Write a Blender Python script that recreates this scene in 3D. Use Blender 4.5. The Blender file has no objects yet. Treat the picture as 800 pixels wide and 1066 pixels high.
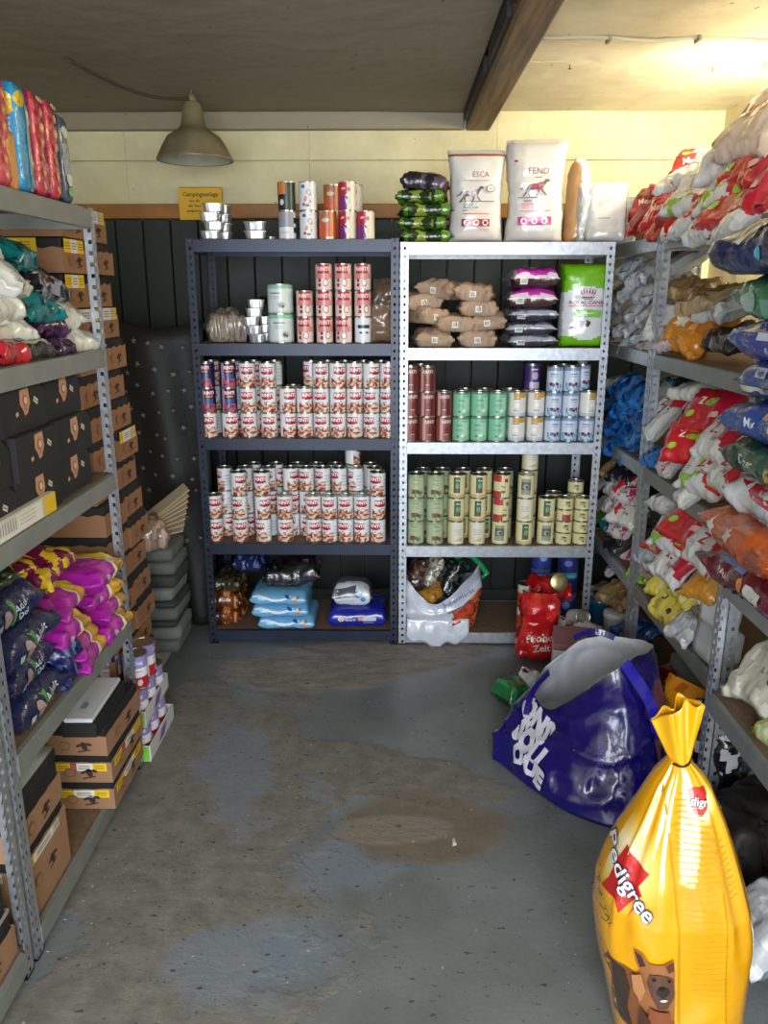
import bpy, bmesh, math, random
from mathutils import Vector, Matrix, noise
from mathutils.bvhtree import BVHTree
PI = math.pi
R = random.Random(7)
SC = bpy.context.scene
COL = SC.collection

# ---------------------------------------------------------------- camera
CAM_H = 1.6; TILT = math.radians(15.4); YAW = math.radians(0.76); FPX = 830.0
cam = bpy.data.cameras.new('camera'); camo = bpy.data.objects.new('camera', cam); COL.objects.link(camo)
camo.location = (0, 0, CAM_H); camo.rotation_euler = (PI/2 - TILT, 0, YAW)
cam.sensor_fit = 'VERTICAL'; cam.sensor_height = 36.0; cam.lens = 36.0*FPX/1066.0
cam.clip_start = 0.05
SC.camera = camo
# ---------------------------------------------------------------- light
w = bpy.data.worlds.new('world'); SC.world = w; w.use_nodes = True
w.node_tree.nodes['Background'].inputs[0].default_value = (0.62, 0.72, 0.85, 1)
w.node_tree.nodes['Background'].inputs[1].default_value = 1.0
def area(name, loc, rot, sx, sy, power, color):
    l = bpy.data.lights.new(name, 'AREA'); l.shape = 'RECTANGLE'; l.size = sx; l.size_y = sy
    l.energy = power; l.color = color
    o = bpy.data.objects.new(name, l); COL.objects.link(o); o.location = loc; o.rotation_euler = rot
    return o
# daylight entering by the wide open doorway behind the photographer
area('daylight_doorway', (-0.1, -1.95, 1.45), (math.radians(82), 0, 0), 2.6, 1.9, 158, (0.87, 0.93, 1.0))
# fluorescent tube above the right hand row of shelving
area('tube_light', (1.45, 2.75, 2.345), (0, 0, 0), 0.10, 1.1, 24, (1.0, 0.90, 0.70))
# floodlight on the right hand wall, turned to the back wall
area('floodlight', (1.44, 3.04, 2.16), (math.radians(93), 0, math.radians(4)), 0.26, 0.20, 18, (1.0, 0.90, 0.68))
SC.view_settings.view_transform = 'Standard'; SC.view_settings.look = 'None'
SC.view_settings.exposure = 0.45; SC.view_settings.gamma = 1.0

# ---------------------------------------------------------------- helpers
def lin(c):
    if isinstance(c, str):
        c = c.lstrip('#'); c = tuple(int(c[i:i+2], 16)/255 for i in (0, 2, 4))
    return tuple((v/12.92 if v <= 0.04045 else ((v+0.055)/1.055)**2.4) for v in c[:3])
_LC = {}
def L4(c):
    if c not in _LC: _LC[c] = lin(c)+(1.0,)
    return _LC[c]
def mixc(a, b, t):
    a = lin_s(a); b = lin_s(b); return tuple(a[i]*(1-t)+b[i]*t for i in range(3))
def lin_s(c):
    if isinstance(c, str):
        c = c.lstrip('#'); return tuple(int(c[i:i+2], 16)/255 for i in (0, 2, 4))
    return c
def unpix(px, py, X=None, Y=None, Z=None):
    x = (px-400)/FPX; d = (py-533)/FPX; c, s = math.cos(TILT), math.sin(TILT)
    fw = c-d*s; dz = -(d*c+s)
    r = Vector((x*math.cos(YAW)-fw*math.sin(YAW), fw*math.cos(YAW)+x*math.sin(YAW), dz))
    t = X/r.x if X is not None else (Y/r.y if Y is not None else (Z-CAM_H)/r.z)
    return Vector((r.x*t, r.y*t, CAM_H+r.z*t))

def new_mat(name):
    m = bpy.data.materials.new(name); m.use_nodes = True
    return m, m.node_tree.nodes, m.node_tree.links, m.node_tree.nodes['Principled BSDF']
def simple(name, col, rough=0.5, metal=0.0, bump=0.0, bscale=60, spots=None, coat=0.0, vary=0.0, vscale=8):
    m, N, K, b = new_mat(name)
    b.inputs['Base Color'].default_value = L4(col); b.inputs['Roughness'].default_value = rough
    b.inputs['Metallic'].default_value = metal; b.inputs['Coat Weight'].default_value = coat
    tc = N.new('ShaderNodeTexCoord')
    if vary:
        n = N.new('ShaderNodeTexNoise'); n.inputs['Scale'].default_value = vscale; n.inputs['Detail'].default_value = 6
        K.new(tc.outputs['Object'], n.inputs['Vector'])
        r = N.new('ShaderNodeMapRange'); r.inputs[1].default_value = 0.3; r.inputs[2].default_value = 0.7
        r.inputs[3].default_value = 1-vary; r.inputs[4].default_value = 1+vary*0.4
        K.new(n.outputs['Fac'], r.inputs[0])
        mm = N.new('ShaderNodeVectorMath'); mm.operation = 'SCALE'; mm.inputs[0].default_value = L4(col)[:3]
        K.new(r.outputs[0], mm.inputs['Scale']); K.new(mm.outputs[0], b.inputs['Base Color'])
    if bump:
        n2 = N.new('ShaderNodeTexNoise'); n2.inputs['Scale'].default_value = bscale; n2.inputs['Detail'].default_value = 5
        K.new(tc.outputs['Object'], n2.inputs['Vector'])
        bp = N.new('ShaderNodeBump'); bp.inputs['Strength'].default_value = bump; bp.inputs['Distance'].default_value = 0.004
        K.new(n2.outputs['Fac'], bp.inputs['Height']); K.new(bp.outputs[0], b.inputs['Normal'])
    return m
def printed(name, rough, bump, bscale, coat=0.0, metal=0.0, spec=0.5):
    m, N, K, b = new_mat(name)
    a = N.new('ShaderNodeVertexColor'); a.layer_name = 'Col'
    K.new(a.outputs[0], b.inputs['Base Color'])
    b.inputs['Roughness'].default_value = rough; b.inputs['Coat Weight'].default_value = coat
    b.inputs['Coat Roughness'].default_value = 0.12; b.inputs['Metallic'].default_value = metal
    b.inputs['Specular IOR Level'].default_value = spec
    tc = N.new('ShaderNodeTexCoord'); n2 = N.new('ShaderNodeTexNoise'); n2.inputs['Scale'].default_value = bscale
    n2.inputs['Detail'].default_value = 4; n2.inputs['Distortion'].default_value = 1.2
    K.new(tc.outputs['Object'], n2.inputs['Vector'])
    bp = N.new('ShaderNodeBump'); bp.inputs['Strength'].default_value = bump; bp.inputs['Distance'].default_value = 0.006
    K.new(n2.outputs['Fac'], bp.inputs['Height']); K.new(bp.outputs[0], b.inputs['Normal'])
    K.new(bp.outputs[0], b.inputs['Coat Normal'])
    return m
M = {
 'foil': printed('printed_foil', 0.22, 0.6, 24, coat=0.6),
 'film': printed('printed_film', 0.22, 0.35, 14, coat=0.5),
 'matt': printed('printed_paper', 0.6, 0.35, 30),
 'tinlabel': printed('printed_tin_label', 0.36, 0.05, 30, coat=0.15),
 'card': printed('printed_cardboard', 0.75, 0.15, 90),
 'galv': simple('galvanised_steel', '#b4b9c0', 0.40, 0.7, 0.12, 120, vary=0.25, vscale=40),
 'grey_steel': simple('grey_painted_steel', '#8a8e8b', 0.45, 0.3, 0.06, 80, vary=0.15, vscale=12),
 'navy': simple('navy_painted_steel', '#232b3e', 0.38, 0.25, 0.05, 60, vary=0.2, vscale=12),
 'darksteel': simple('dark_blue_steel', '#24303f', 0.4, 0.4, 0.05, 60),  # one even dark blue-grey tone
 'board': simple('chipboard', '#77604c', 0.8, 0, 0.3, 150, vary=0.3, vscale=60),
 'tin': simple('tinplate', '#b9b7ae', 0.28, 0.95),
 'foiltray': simple('aluminium_foil_tray', '#c9cbcd', 0.33, 0.85, 0.3, 60),
 'black': simple('black_plastic', '#0b0b0d', 0.35),
 'blackcard': simple('black_card', '#121214', 0.6),
}

def mesh(name, V, F, mats, fm=None, cols=None, smooth=False):
    me = bpy.data.meshes.new(name); me.from_pydata([tuple(v) for v in V], [], F)
    if not isinstance(mats, (list, tuple)): mats = [mats]
    for m in mats: me.materials.append(m)
    if fm: me.polygons.foreach_set('material_index', fm)
    if smooth: me.polygons.foreach_set('use_smooth', [True]*len(F))
    if cols:
        a = me.color_attributes.new('Col', 'FLOAT_COLOR', 'CORNER'); buf = []
        for f, c in zip(F, cols): buf.extend(L4(c)*len(f))
        a.data.foreach_set('color', buf)
    me.update(); return me
def obj(name, me, parent=None, loc=(0, 0, 0), rot=(0, 0, 0), mat=None, scale=None):
    o = bpy.data.objects.new(name, me); COL.objects.link(o)
    if mat is not None: o.matrix_basis = mat
    else:
        o.location = loc; o.rotation_euler = rot
        if scale: o.scale = scale if hasattr(scale, '__len__') else (scale,)*3
    if parent: o.parent = parent
    return o
LABELS = {}
def tag(o, label, cat, group=None):
    n = len(label.split()); assert 4 <= n <= 16, (n, label)
    if label in LABELS: print('DUPLICATE LABEL', label)
    LABELS[label] = 1
    o['label'] = label; o['category'] = cat
    if group: o['group'] = group
    return o
def struct(o): o['kind'] = 'structure'; return o
def empty(name, loc=(0, 0, 0), rot=(0, 0, 0)): return obj(name, None, None, loc, rot)

class G:                                     # geometry collector
    def __init__(s): s.V = []; s.F = []; s.M = []; s.C = []
    def add(s, V, F, mi=0, c='#ffffff', T=None):
        k = len(s.V)
        s.V += [(T @ Vector(v)) if T else Vector(v) for v in V]
        for i, f in enumerate(F):
            s.F.append([a+k for a in f]); s.M.append(mi); s.C.append(c[i] if isinstance(c, list) else c)
    def box(s, x0, x1, y0, y1, z0, z1, mi=0, c='#ffffff', T=None, ch=0.0):
        if ch:
            bm = bmesh.new(); bmesh.ops.create_cube(bm, size=1)
            for v in bm.verts: v.co = Vector(((x0+x1)/2+v.co.x*(x1-x0), (y0+y1)/2+v.co.y*(y1-y0), (z0+z1)/2+v.co.z*(z1-z0)))
            bmesh.ops.bevel(bm, geom=bm.edges[:], offset=ch, segments=1, affect='EDGES')
            s.addbm(bm, mi, c, T); return
        V = [(x, y, z) for z in (z0, z1) for y in (y0, y1) for x in (x0, x1)]
        s.add(V, [(0, 2, 3, 1), (4, 5, 7, 6), (0, 1, 5, 4), (2, 6, 7, 3), (0, 4, 6, 2), (1, 3, 7, 5)], mi, c, T)
    def addbm(s, bm, mi=0, c='#ffffff', T=None):
        bm.verts.index_update()
        s.add([v.co.copy() for v in bm.verts], [[v.index for v in f.verts] for f in bm.faces], mi, c, T); bm.free()
    def lathe(s, prof, n=24, mi=0, c='#ffffff', T=None, cap=True):
        V = []; F = []; m = len(prof)
        for i in range(n):
            a = 2*PI*i/n
            for r, z in prof: V.append((r*math.cos(a), r*math.sin(a), z))
        for i in range(n):
            j = (i+1) % n
            for k in range(m-1): F.append((i*m+k, j*m+k, j*m+k+1, i*m+k+1))
        if cap:
            if prof[-1][0] > 1e-4: F.append([i*m+m-1 for i in range(n)])
            if prof[0][0] > 1e-4: F.append([i*m for i in range(n)][::-1])
        s.add(V, F, mi, c, T)
    def tube(s, pts, r, n=8, mi=0, c='#ffffff'):
        pts = [Vector(p) for p in pts]; V = []; F = []
        for i, p in enumerate(pts):
            t = (pts[min(i+1, len(pts)-1)]-pts[max(i-1, 0)]).normalized()
            u = t.cross(Vector((0, 0, 1)));
            if u.length < 1e-3: u = t.cross(Vector((0, 1, 0)))
            u.normalize(); q = t.cross(u)
            for k in range(n):
                a = 2*PI*k/n; V.append(p+u*math.cos(a)*r+q*math.sin(a)*r)
        for i in range(len(pts)-1):
            for k in range(n): F.append((i*n+k, i*n+(k+1) % n, (i+1)*n+(k+1) % n, (i+1)*n+k))
        F.append(list(range(n))[::-1]); F.append([(len(pts)-1)*n+k for k in range(n)])
        s.add(V, F, mi, c)
    def mesh(s, name, mats, smooth=False, col=True): return mesh(name, s.V, s.F, mats, s.M, s.C if col else None, smooth)

# ---- flat art (letters and shapes) laid onto surfaces
_TX = {}
def text2d(t, size, bold=0.0):
    k = (t, round(size, 4), bold)
    if k not in _TX:
        cu = bpy.data.curves.new('t', 'FONT'); cu.body = t; cu.size = size; cu.align_x = 'CENTER'; cu.align_y = 'CENTER'
        cu.resolution_u = 2; cu.offset = bold*size
        o = bpy.data.objects.new('t', cu); COL.objects.link(o)
        dg = bpy.context.evaluated_depsgraph_get(); dg.update(); me = bpy.data.meshes.new_from_object(o.evaluated_get(dg))
        _TX[k] = ([(v.co.x, v.co.y) for v in me.vertices], [list(p.vertices) for p in me.polygons])
        bpy.data.objects.remove(o); bpy.data.curves.remove(cu); bpy.data.meshes.remove(me)
    return _TX[k]
def art2d(e):
    """('t',text,cx,cy,size,color[,rot,bold]) ('r',cx,cy,w,h,color[,rot]) ('e',cx,cy,rx,ry,color[,rot]) ('p',pts,color)"""
    k = e[0]
    if k == 't':
        V, F = text2d(e[1], e[4], e[7] if len(e) > 7 else 0.02); rot = e[6] if len(e) > 6 else 0; cx, cy, col = e[2], e[3], e[5]
    elif k == 'r':
        cx, cy, w_, h_, col = e[1:6]; rot = e[6] if len(e) > 6 else 0
        V = [(-w_/2, -h_/2), (w_/2, -h_/2), (w_/2, h_/2), (-w_/2, h_/2)]; F = [[0, 1, 2, 3]]
    elif k == 'e':
        cx, cy, rx, ry, col = e[1:6]; rot = e[6] if len(e) > 6 else 0
        V = [(rx*math.cos(a*PI/7), ry*math.sin(a*PI/7)) for a in range(14)]; F = [list(range(14))]
    else:
        V, col = e[1], e[2]; F = [list(range(len(V)))]; cx = cy = rot = 0
    c, s = math.cos(rot), math.sin(rot)
    return [(cx+x*c-y*s, cy+x*s+y*c) for x, y in V], F, col
def star(cx, cy, r, n=5, k=0.45, a0=0.3):
    return [(cx+math.cos(a0+i*PI/n)*(r if i % 2 == 0 else r*k), cy+math.sin(a0+i*PI/n)*(r if i % 2 == 0 else r*k)) for i in range(2*n)]
def lay(g, art, fn, step=0.02, eps=0.0008, mi=0, mx=4):
    """cut art on a grid and map every point by fn(x, y, lift) -> Vector or None"""
    for n, e in enumerate(art):
        V, F, col = art2d(e)
        if not V: continue
        bm = bmesh.new(); vs = [bm.verts.new((x, y, 0)) for x, y in V]
        for f in F:
            try: bm.faces.new([vs[i] for i in f])
            except ValueError: pass
        if step:
            xs = [v[0] for v in V]; ys = [v[1] for v in V]
            for ax, lo, hi in ((0, min(xs), max(xs)), (1, min(ys), max(ys))):
                q = math.floor(lo/step)+1
                while q*step < hi:
                    co = Vector((q*step, 0, 0)) if ax == 0 else Vector((0, q*step, 0))
                    no = Vector((1, 0, 0)) if ax == 0 else Vector((0, 1, 0))
                    bmesh.ops.bisect_plane(bm, geom=bm.verts[:]+bm.edges[:]+bm.faces[:], plane_co=co, plane_no=no); q += 1
        bmesh.ops.triangulate(bm, faces=[f for f in bm.faces if len(f.verts) > 4])
        bm.verts.index_update(); P = {}
        for v in bm.verts:
            p = fn(v.co.x, v.co.y, eps*(1+0.5*n))
            if p is not None: P[v.index] = p
        idx = {}; VV = []; FF = []
        for f in bm.faces:
            ids = [v.index for v in f.verts]
            if all(i in P for i in ids):
                if max((P[a]-P[b]).length for a in ids for b in ids) > mx*(step or 1): continue
                for i in ids:
                    if i not in idx: idx[i] = len(VV); VV.append(P[i])
                FF.append([idx[i] for i in ids])
        bm.free(); g.add(VV, FF, mi, col)
def caster(V, F, org, ax, ay, reach=1.0):
    bv = BVHTree.FromPolygons([tuple(v) for v in V], F); ax = Vector(ax); ay = Vector(ay); org = Vector(org); n = ax.cross(ay).normalized()
    def fn(x, y, e):
        h = bv.ray_cast(org+ax*x+ay*y+n*reach, -n)
        if h[0] is None: return None
        return h[0]+n*e*1.6
    return fn

# ---------------------------------------------------------------- bags
def sgnpow(v, p): return math.copysign(abs(v)**p, v)
def bag_mesh(name, L, W, T, col, art=(), seed=0, crumple=0.008, nu=30, nv=32, ends=(1, 1), mat='foil', pw=0.55, waist=0.10, freq=9.0, step=0.02, taper=0.0, back=()):
    """pillow bag lying on its back: length x, width y, thickness z (underside at z=0)"""
    rr = random.Random(seed*17+3); off = Vector((seed*7.31, seed*3.17, seed*1.7)); V = []; F = []; C = []
    for i in range(nu+1):
        u = -1+2*i/nu; au = abs(u)
        e = 1.0
        if (u > 0 and ends[1]) or (u < 0 and ends[0]):
            e = max(0.0, 1-max(0, (au-0.0))**3.2)**0.62 if au < 0.93 else 0.02*(1-au)/0.07+0.015
            e = max(e, 0.03)
        else: e = max(0.0, 1-au**10)**0.5*0.985+0.012
        a = W/2*(1-waist*e*(1-au*0.5))*(1-taper*(u+1)/2); b = T/2*e
        for j in range(nv):
            th = 2*PI*j/nv
            y = a*sgnpow(math.cos(th), 0.62); z = b*sgnpow(math.sin(th), 0.8)
            x = u*L/2
            p = Vector((x, y, z)); q = p*freq+off
            n1 = noise.noise(q); n2 = 1-2*abs(noise.noise(q*1.9+Vector((5, 0, 0)))); n3 = 1-2*abs(noise.noise(q*4.1))
            n4 = abs(noise.noise(Vector((x*5, y*freq*2.2, z*freq))+off*2)); d = crumple*(0.9*n1+0.9*n2*(0.4+0.6*au)+0.5*n3-1.3*n4+.3)
            pl = math.sin(y*90/ max(W, .1)*.3+seed)*crumple*0.5*au**4
            nrm = Vector((0, y/max(a, .01)*0.5, math.copysign(1, z) if abs(z) > 1e-5 else 0)); 
            if abs(z) < b*0.2: nrm = Vector((0, math.copysign(1, y), 0))
            p += nrm.normalized()*d*(0.35+0.65*min(1, e*1.5)) + Vector((0, 0, pl+noise.noise(Vector((x*6, 1, 3))+off)*crumple))
            if au > 0.98: p.x += noise.noise(Vector((y*20, seed, 0)))*crumple*0.5
            V.append(p)
    for i in range(nu):
        for j in range(nv):
            k = (j+1) % nv; F.append([i*nv+j, (i+1)*nv+j, (i+1)*nv+k, i*nv+k])
            cz = V[F[-1][0]]; cc = (cz+V[F[-1][2]])/2
            C.append(col(cc.x/L+0.5, cc.y/W+0.5, (j+0.5) < nv/2, rr))
    F.append(list(range(nv))); C.append(C[0]); F.append([nu*nv+j for j in range(nv)][::-1]); C.append(C[-2])
    zmin = min(v.z for v in V[2*nv:-2*nv]) if nu > 6 else min(v.z for v in V)
    # settle: flatten the underside
    fl = -T/2*0.88
    for v in V:
        if v.z < fl: v.z = fl+(v.z-fl)*0.15
        v.z -= fl
    lo = min(v.z for v in V)
    for v in V: v.z = max(0.0, v.z if v.z > .004 else (v.z-lo)*.3)+.0006
    g = G(); g.V = V; g.F = F; g.C = C; g.M = [0]*len(F)
    if art or back:
        VV = list(V); FF = [list(f) for f in F]
        if art: lay(g, art, caster(VV, FF, (0, 0, 0), (1, 0, 0), (0, 1, 0)), step)
        if back: lay(g, back, caster(VV, FF, (0, 0, T*.47), (1, 0, 0), (0, 0, 1)), step)   # on the -y side
    return g.mesh(name, [M[mat]], smooth=True)
def flat_col(c, var=0.0):
    def f(u, v, top, rr): return c
    return f
def bands(base, *bs):
    """bs: (u0,u1,v0,v1,color)"""
    def f(u, v, top, rr):
        c = base
        for (a, b, c0, d, col) in bs:
            if a <= u <= b and c0 <= v <= d: c = col
        return c
    return f
def mottle(base, others, scale=14, thr=0.12, seed=0):
    def f(u, v, top, rr):
        n = noise.noise(Vector((u*scale*.5+seed, v*scale*.35, 3.3 if top else 7.7)))
        for k, c in enumerate(others):
            if n > thr+0.16*(len(others)-1-k): return c
        return base
    return f

# ---------------------------------------------------------------- tins
def tin_template(kind, r, h, colf, art=(), nseg=32, nrow=14, cap='#b9b7ae'):
    """colf(a, t): a angle in degrees from the front (-180..180), t height 0..1"""
    V = []; F = []; C = []; z0 = 0.0035; z1 = h-0.0035
    for i in range(nrow+1):
        for j in range(nseg):
            a = 2*PI*j/nseg
            V.append((r*math.sin(a), -r*math.cos(a), z0+(z1-z0)*i/nrow))
    for i in range(nrow):
        for j in range(nseg):
            k = (j+1) % nseg; F.append([i*nseg+j, i*nseg+k, (i+1)*nseg+k, (i+1)*nseg+j])
            a = ((j+0.5)*360/nseg+180) % 360-180; C.append(colf(a, (i+0.5)/nrow))
    g = G(); g.add(V, F); g.C = C
    if art:
        lay(g, art, lambda x, y, e: Vector(((r+e*0.6)*math.sin(x/r), -(r+e*0.6)*math.cos(x/r), y)), 0.008)
    body = g.mesh(kind+'_body', [M['tinlabel']], smooth=False)
    g = G(); rr = r+0.0012
    g.lathe([(r-0.002, 0.004), (r, 0.0035), (rr, 0.002), (rr, 0), (r-0.003, 0.0012)], nseg, cap=True)
    base = g.mesh(kind+'_base', [M['tin']], smooth=False, col=False); g = G()
    g.lathe([(r, h-0.004), (rr, h-0.003), (rr, h-0.0004), (r-0.001, h), (r-0.0028, h-0.0006), (r-0.0032, h-0.004), (r*0.8, h-0.003), (r*0.6, h-0.004), (0.0, h-0.0035)], nseg, cap=False)
    lid = g.mesh(kind+'_lid', [M['tin']], smooth=False, col=False)
    return (body, lid, r, h, base)
def place_tin(t, x, y, z, label, rz=0.0, group=None, tilt=0.0, name='food_tin'):
    e = empty(name, (x, y, z), (tilt, 0, rz)); tag(e, label, 'tin', group)
    obj('printed_label', t[0], e); obj('lid', t[1], e); obj('base_rim', t[4], e)
    return e

# ---------------------------------------------------------------- cartons
def zig_wall(g, p, q, z0, z1, amp, n, mi, c, th, rr):
    """wall from p to q (xy) with a torn zig-zag top edge, thickness th inward (left of p->q)"""
    p = Vector((p[0], p[1], 0)); q = Vector((q[0], q[1], 0)); d = (q-p); nn = Vector((-d.y, d.x, 0)).normalized()*th
    top = []
    for i in range(n+1):
        top.append(z1+(amp if i % 2 else -amp*0.6)*rr.uniform(0.3, 1))
    V = []
    for off in (Vector((0, 0, 0)), nn):
        for i in range(n+1):
            b = p+d*i/n+off; V.append((b.x, b.y, z0)); V.append((b.x, b.y, top[i]))
    F = []; m = 2*(n+1)
    for i in range(n):
        a = 2*i; F.append((a, a+2, a+3, a+1)); F.append((m+a, m+a+1, m+a+3, m+a+2)); F.append((a+1, a+3, m+a+3, m+a+1))
    g.add(V, F, mi, c)
def carton_template(w_, d_, h_, body='#9c6b45', inner='#141317', split=0.62, tape=None, logo=True, seed=0, th=.026, tz=None, closed=False, zig=0.006, strip=None, lining=None):
    """w_: x, d_: y. returns list of (part name, mesh)"""
    rr = random.Random(seed); parts = []; g = G(); hw, hd = w_/2, d_/2
    if closed:
        g.box(-hw, hw, -hd, hd, 0, h_, c=body, ch=0.003); zt = h_
    else:
        zt = h_*split
        cs = [(-hw, -hd), (hw, -hd), (hw, hd), (-hw, hd)]
        for i in range(4): zig_wall(g, cs[i], cs[(i+1) % 4], 0, zt, zig, max(4, int((w_ if i % 2 == 0 else d_)/0.028)), 0, body, 0.003, rr)
        g.box(-hw+.003, hw-.003, -hd+.003, hd-.003, 0, 0.003, c=body)
    parts.append(('tray', g.mesh('carton_tray', [M['card']])))
    if not closed:
        g = G(); g.box(-hw+.005, hw-.005, -hd+.005, hd-.005, 0.003, h_, c=inner, ch=0.006); parts.append(('wrapped_contents', g.mesh('carton_contents', [M['card']])))
    art_f = []; 
    faces = [((0, -hd, 0), (1, 0, 0), w_), ((hw, 0, 0), (0, 1, 0), d_), ((-hw, 0, 0), (0, -1, 0), d_), ((0, hd, 0), (-1, 0, 0), w_)]
    g = G(); g2 = G()
    for fi, (o, ax, wd) in enumerate(faces):
        o = Vector(o); ax = Vector(ax); n = ax.cross(Vector((0, 0, 1)))
        f = lambda x, y, e: o+ax*x+Vector((0, 0, y))+n*e
        if logo:
            lc = '#3a2418'; zc = zt*0.5; s = min(zt*0.3, 0.02)
            for k in range(1 if wd < 0.25 else 1):
                cx = wd*0.12
                lay(g, [('e', cx, zc, s*.5, s*.75, lc, 0.4), ('e', cx+s*.8, zc+s*.3, s*.5, s*.25, lc, -0.3), ('e', cx-s*.8, zc+s*.1, s*.5, s*.22, lc, 0.5), ('r', cx, zc-s*.8, s*2, s*.2, lc, 0.2),
                        ('e', -wd*0.2, zc, s*.9, s*.8, '#86583a'), ('e', -wd*0.2, zc, s*.7, s*.6, body)], f, 0)
        if tape:
            zz = tz if tz else (zt-0.016 if not closed else h_*0.75); hh = th
            x = -wd*0.42; segs = tape
            for c_, fr in segs:
                ww = wd*0.84*fr; lay(g2, [('r', x+ww/2, zz, ww, hh, c_)]+([('r', x+ww/2, zz+hh*k, ww*.7, hh*.09, '#8d8d8d' if c_ != '#e8c11c' else '#b48a10') for k in (-.2, 0, .2)]), f, 0); x += ww
    if logo: parts.append(('printed_logo', g.mesh('carton_logo', [M['card']])))
    if tape: parts.append(('label_strip', g2.mesh('carton_label', [M['matt']])))
    return parts
YW = [('#e8c11c', .3), ('#e9e7e0', .4), ('#e8c11c', .3)]
SUBP = ('printed_logo', 'label_strip', 'printed_side', 'die_cut_window', 'price_tag')
def place_parts(name, parts, loc, rot, label, cat, group=None, scale=None):
    if len(parts) == 1:
        o = obj(name, parts[0][1], None, loc, rot, scale=scale); return tag(o, label, cat, group)
    e = empty(name, loc, rot); tag(e, label, cat, group)
    if scale: e.scale = scale
    first = None
    for n, me in parts:
        o = obj(n, me, first if (first and n in SUBP) else e); first = first or o
    return e
def place(name, me, loc, rot, label, cat, group=None, scale=None):
    return tag(obj(name, me, None, loc, rot, scale=scale), label, cat, group)

def softbox(name, w_, d_, h_, r, colf, art_faces=(), n=(8, 8, 12), noi=.004, seed=0, mat='foil', step=.015, fr=9):
    """rounded box, base centred at the origin; art_faces: list of (face, art) with face in -y +x -x"""
    V = []; F = []; C = []; idx = {}
    def vid(i, j, k):
        key = (i, j, k)
        if key not in idx:
            p = Vector((-w_/2+w_*i/n[0], -d_/2+d_*j/n[1], -h_/2+h_*k/n[2]))
            q = Vector((max(-w_/2+r, min(w_/2-r, p.x)), max(-d_/2+r, min(d_/2-r, p.y)), max(-h_/2+r, min(h_/2-r, p.z))))
            dd = p-q
            if dd.length > 1e-6: p = q+dd.normalized()*r
            s_ = p*fr+Vector((seed*3.1, seed, 0)); a = noi*(noise.noise(s_)+.8*(1-2*abs(noise.noise(s_*2.1)))-.3)
            p += Vector((p.x/w_, p.y/d_, p.z/h_)).normalized()*a*(1 if p.z > -h_/2+r*.5 else 0)
            idx[key] = len(V); V.append(p+Vector((0, 0, h_/2)))
        return idx[key]
    def face(ids, nm):
        F.append(ids); c = sum((V[i] for i in ids), Vector())/4; C.append(colf(nm, c.x/w_+.5, c.y/d_+.5, c.z/h_))
    for i in range(n[0]):
        for k in range(n[2]):
            face([vid(i, 0, k), vid(i+1, 0, k), vid(i+1, 0, k+1), vid(i, 0, k+1)], '-y'); face([vid(i+1, n[1], k), vid(i, n[1], k), vid(i, n[1], k+1), vid(i+1, n[1], k+1)], '+y')
    for j in range(n[1]):
        for k in range(n[2]):
            face([vid(0, j+1, k), vid(0, j, k), vid(0, j, k+1), vid(0, j+1, k+1)], '-x'); face([vid(n[0], j, k), vid(n[0], j+1, k), vid(n[0], j+1, k+1), vid(n[0], j, k+1)], '+x')
    for i in range(n[0]):
        for j in range(n[1]):
            face([vid(i, j, n[2]), vid(i+1, j, n[2]), vid(i+1, j+1, n[2]), vid(i, j+1, n[2])], '+z'); face([vid(i, j+1, 0), vid(i+1, j+1, 0), vid(i+1, j, 0), vid(i, j, 0)], '-z')
    g = G(); g.V = V; g.F = F; g.C = C; g.M = [0]*len(F); VV = list(V); FF = [list(f) for f in F]
    for fc, art in art_faces:
        ax = {'-y': (1, 0, 0), '+x': (0, 1, 0), '-x': (0, -1, 0), '+z': (1, 0, 0)}[fc]
        lay(g, art, caster(VV, FF, (0, 0, h_/2), ax, (0, 1, 0) if fc == '+z' else (0, 0, 1)), step)
    return g.mesh(name, [M[mat]], smooth=True)
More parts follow.
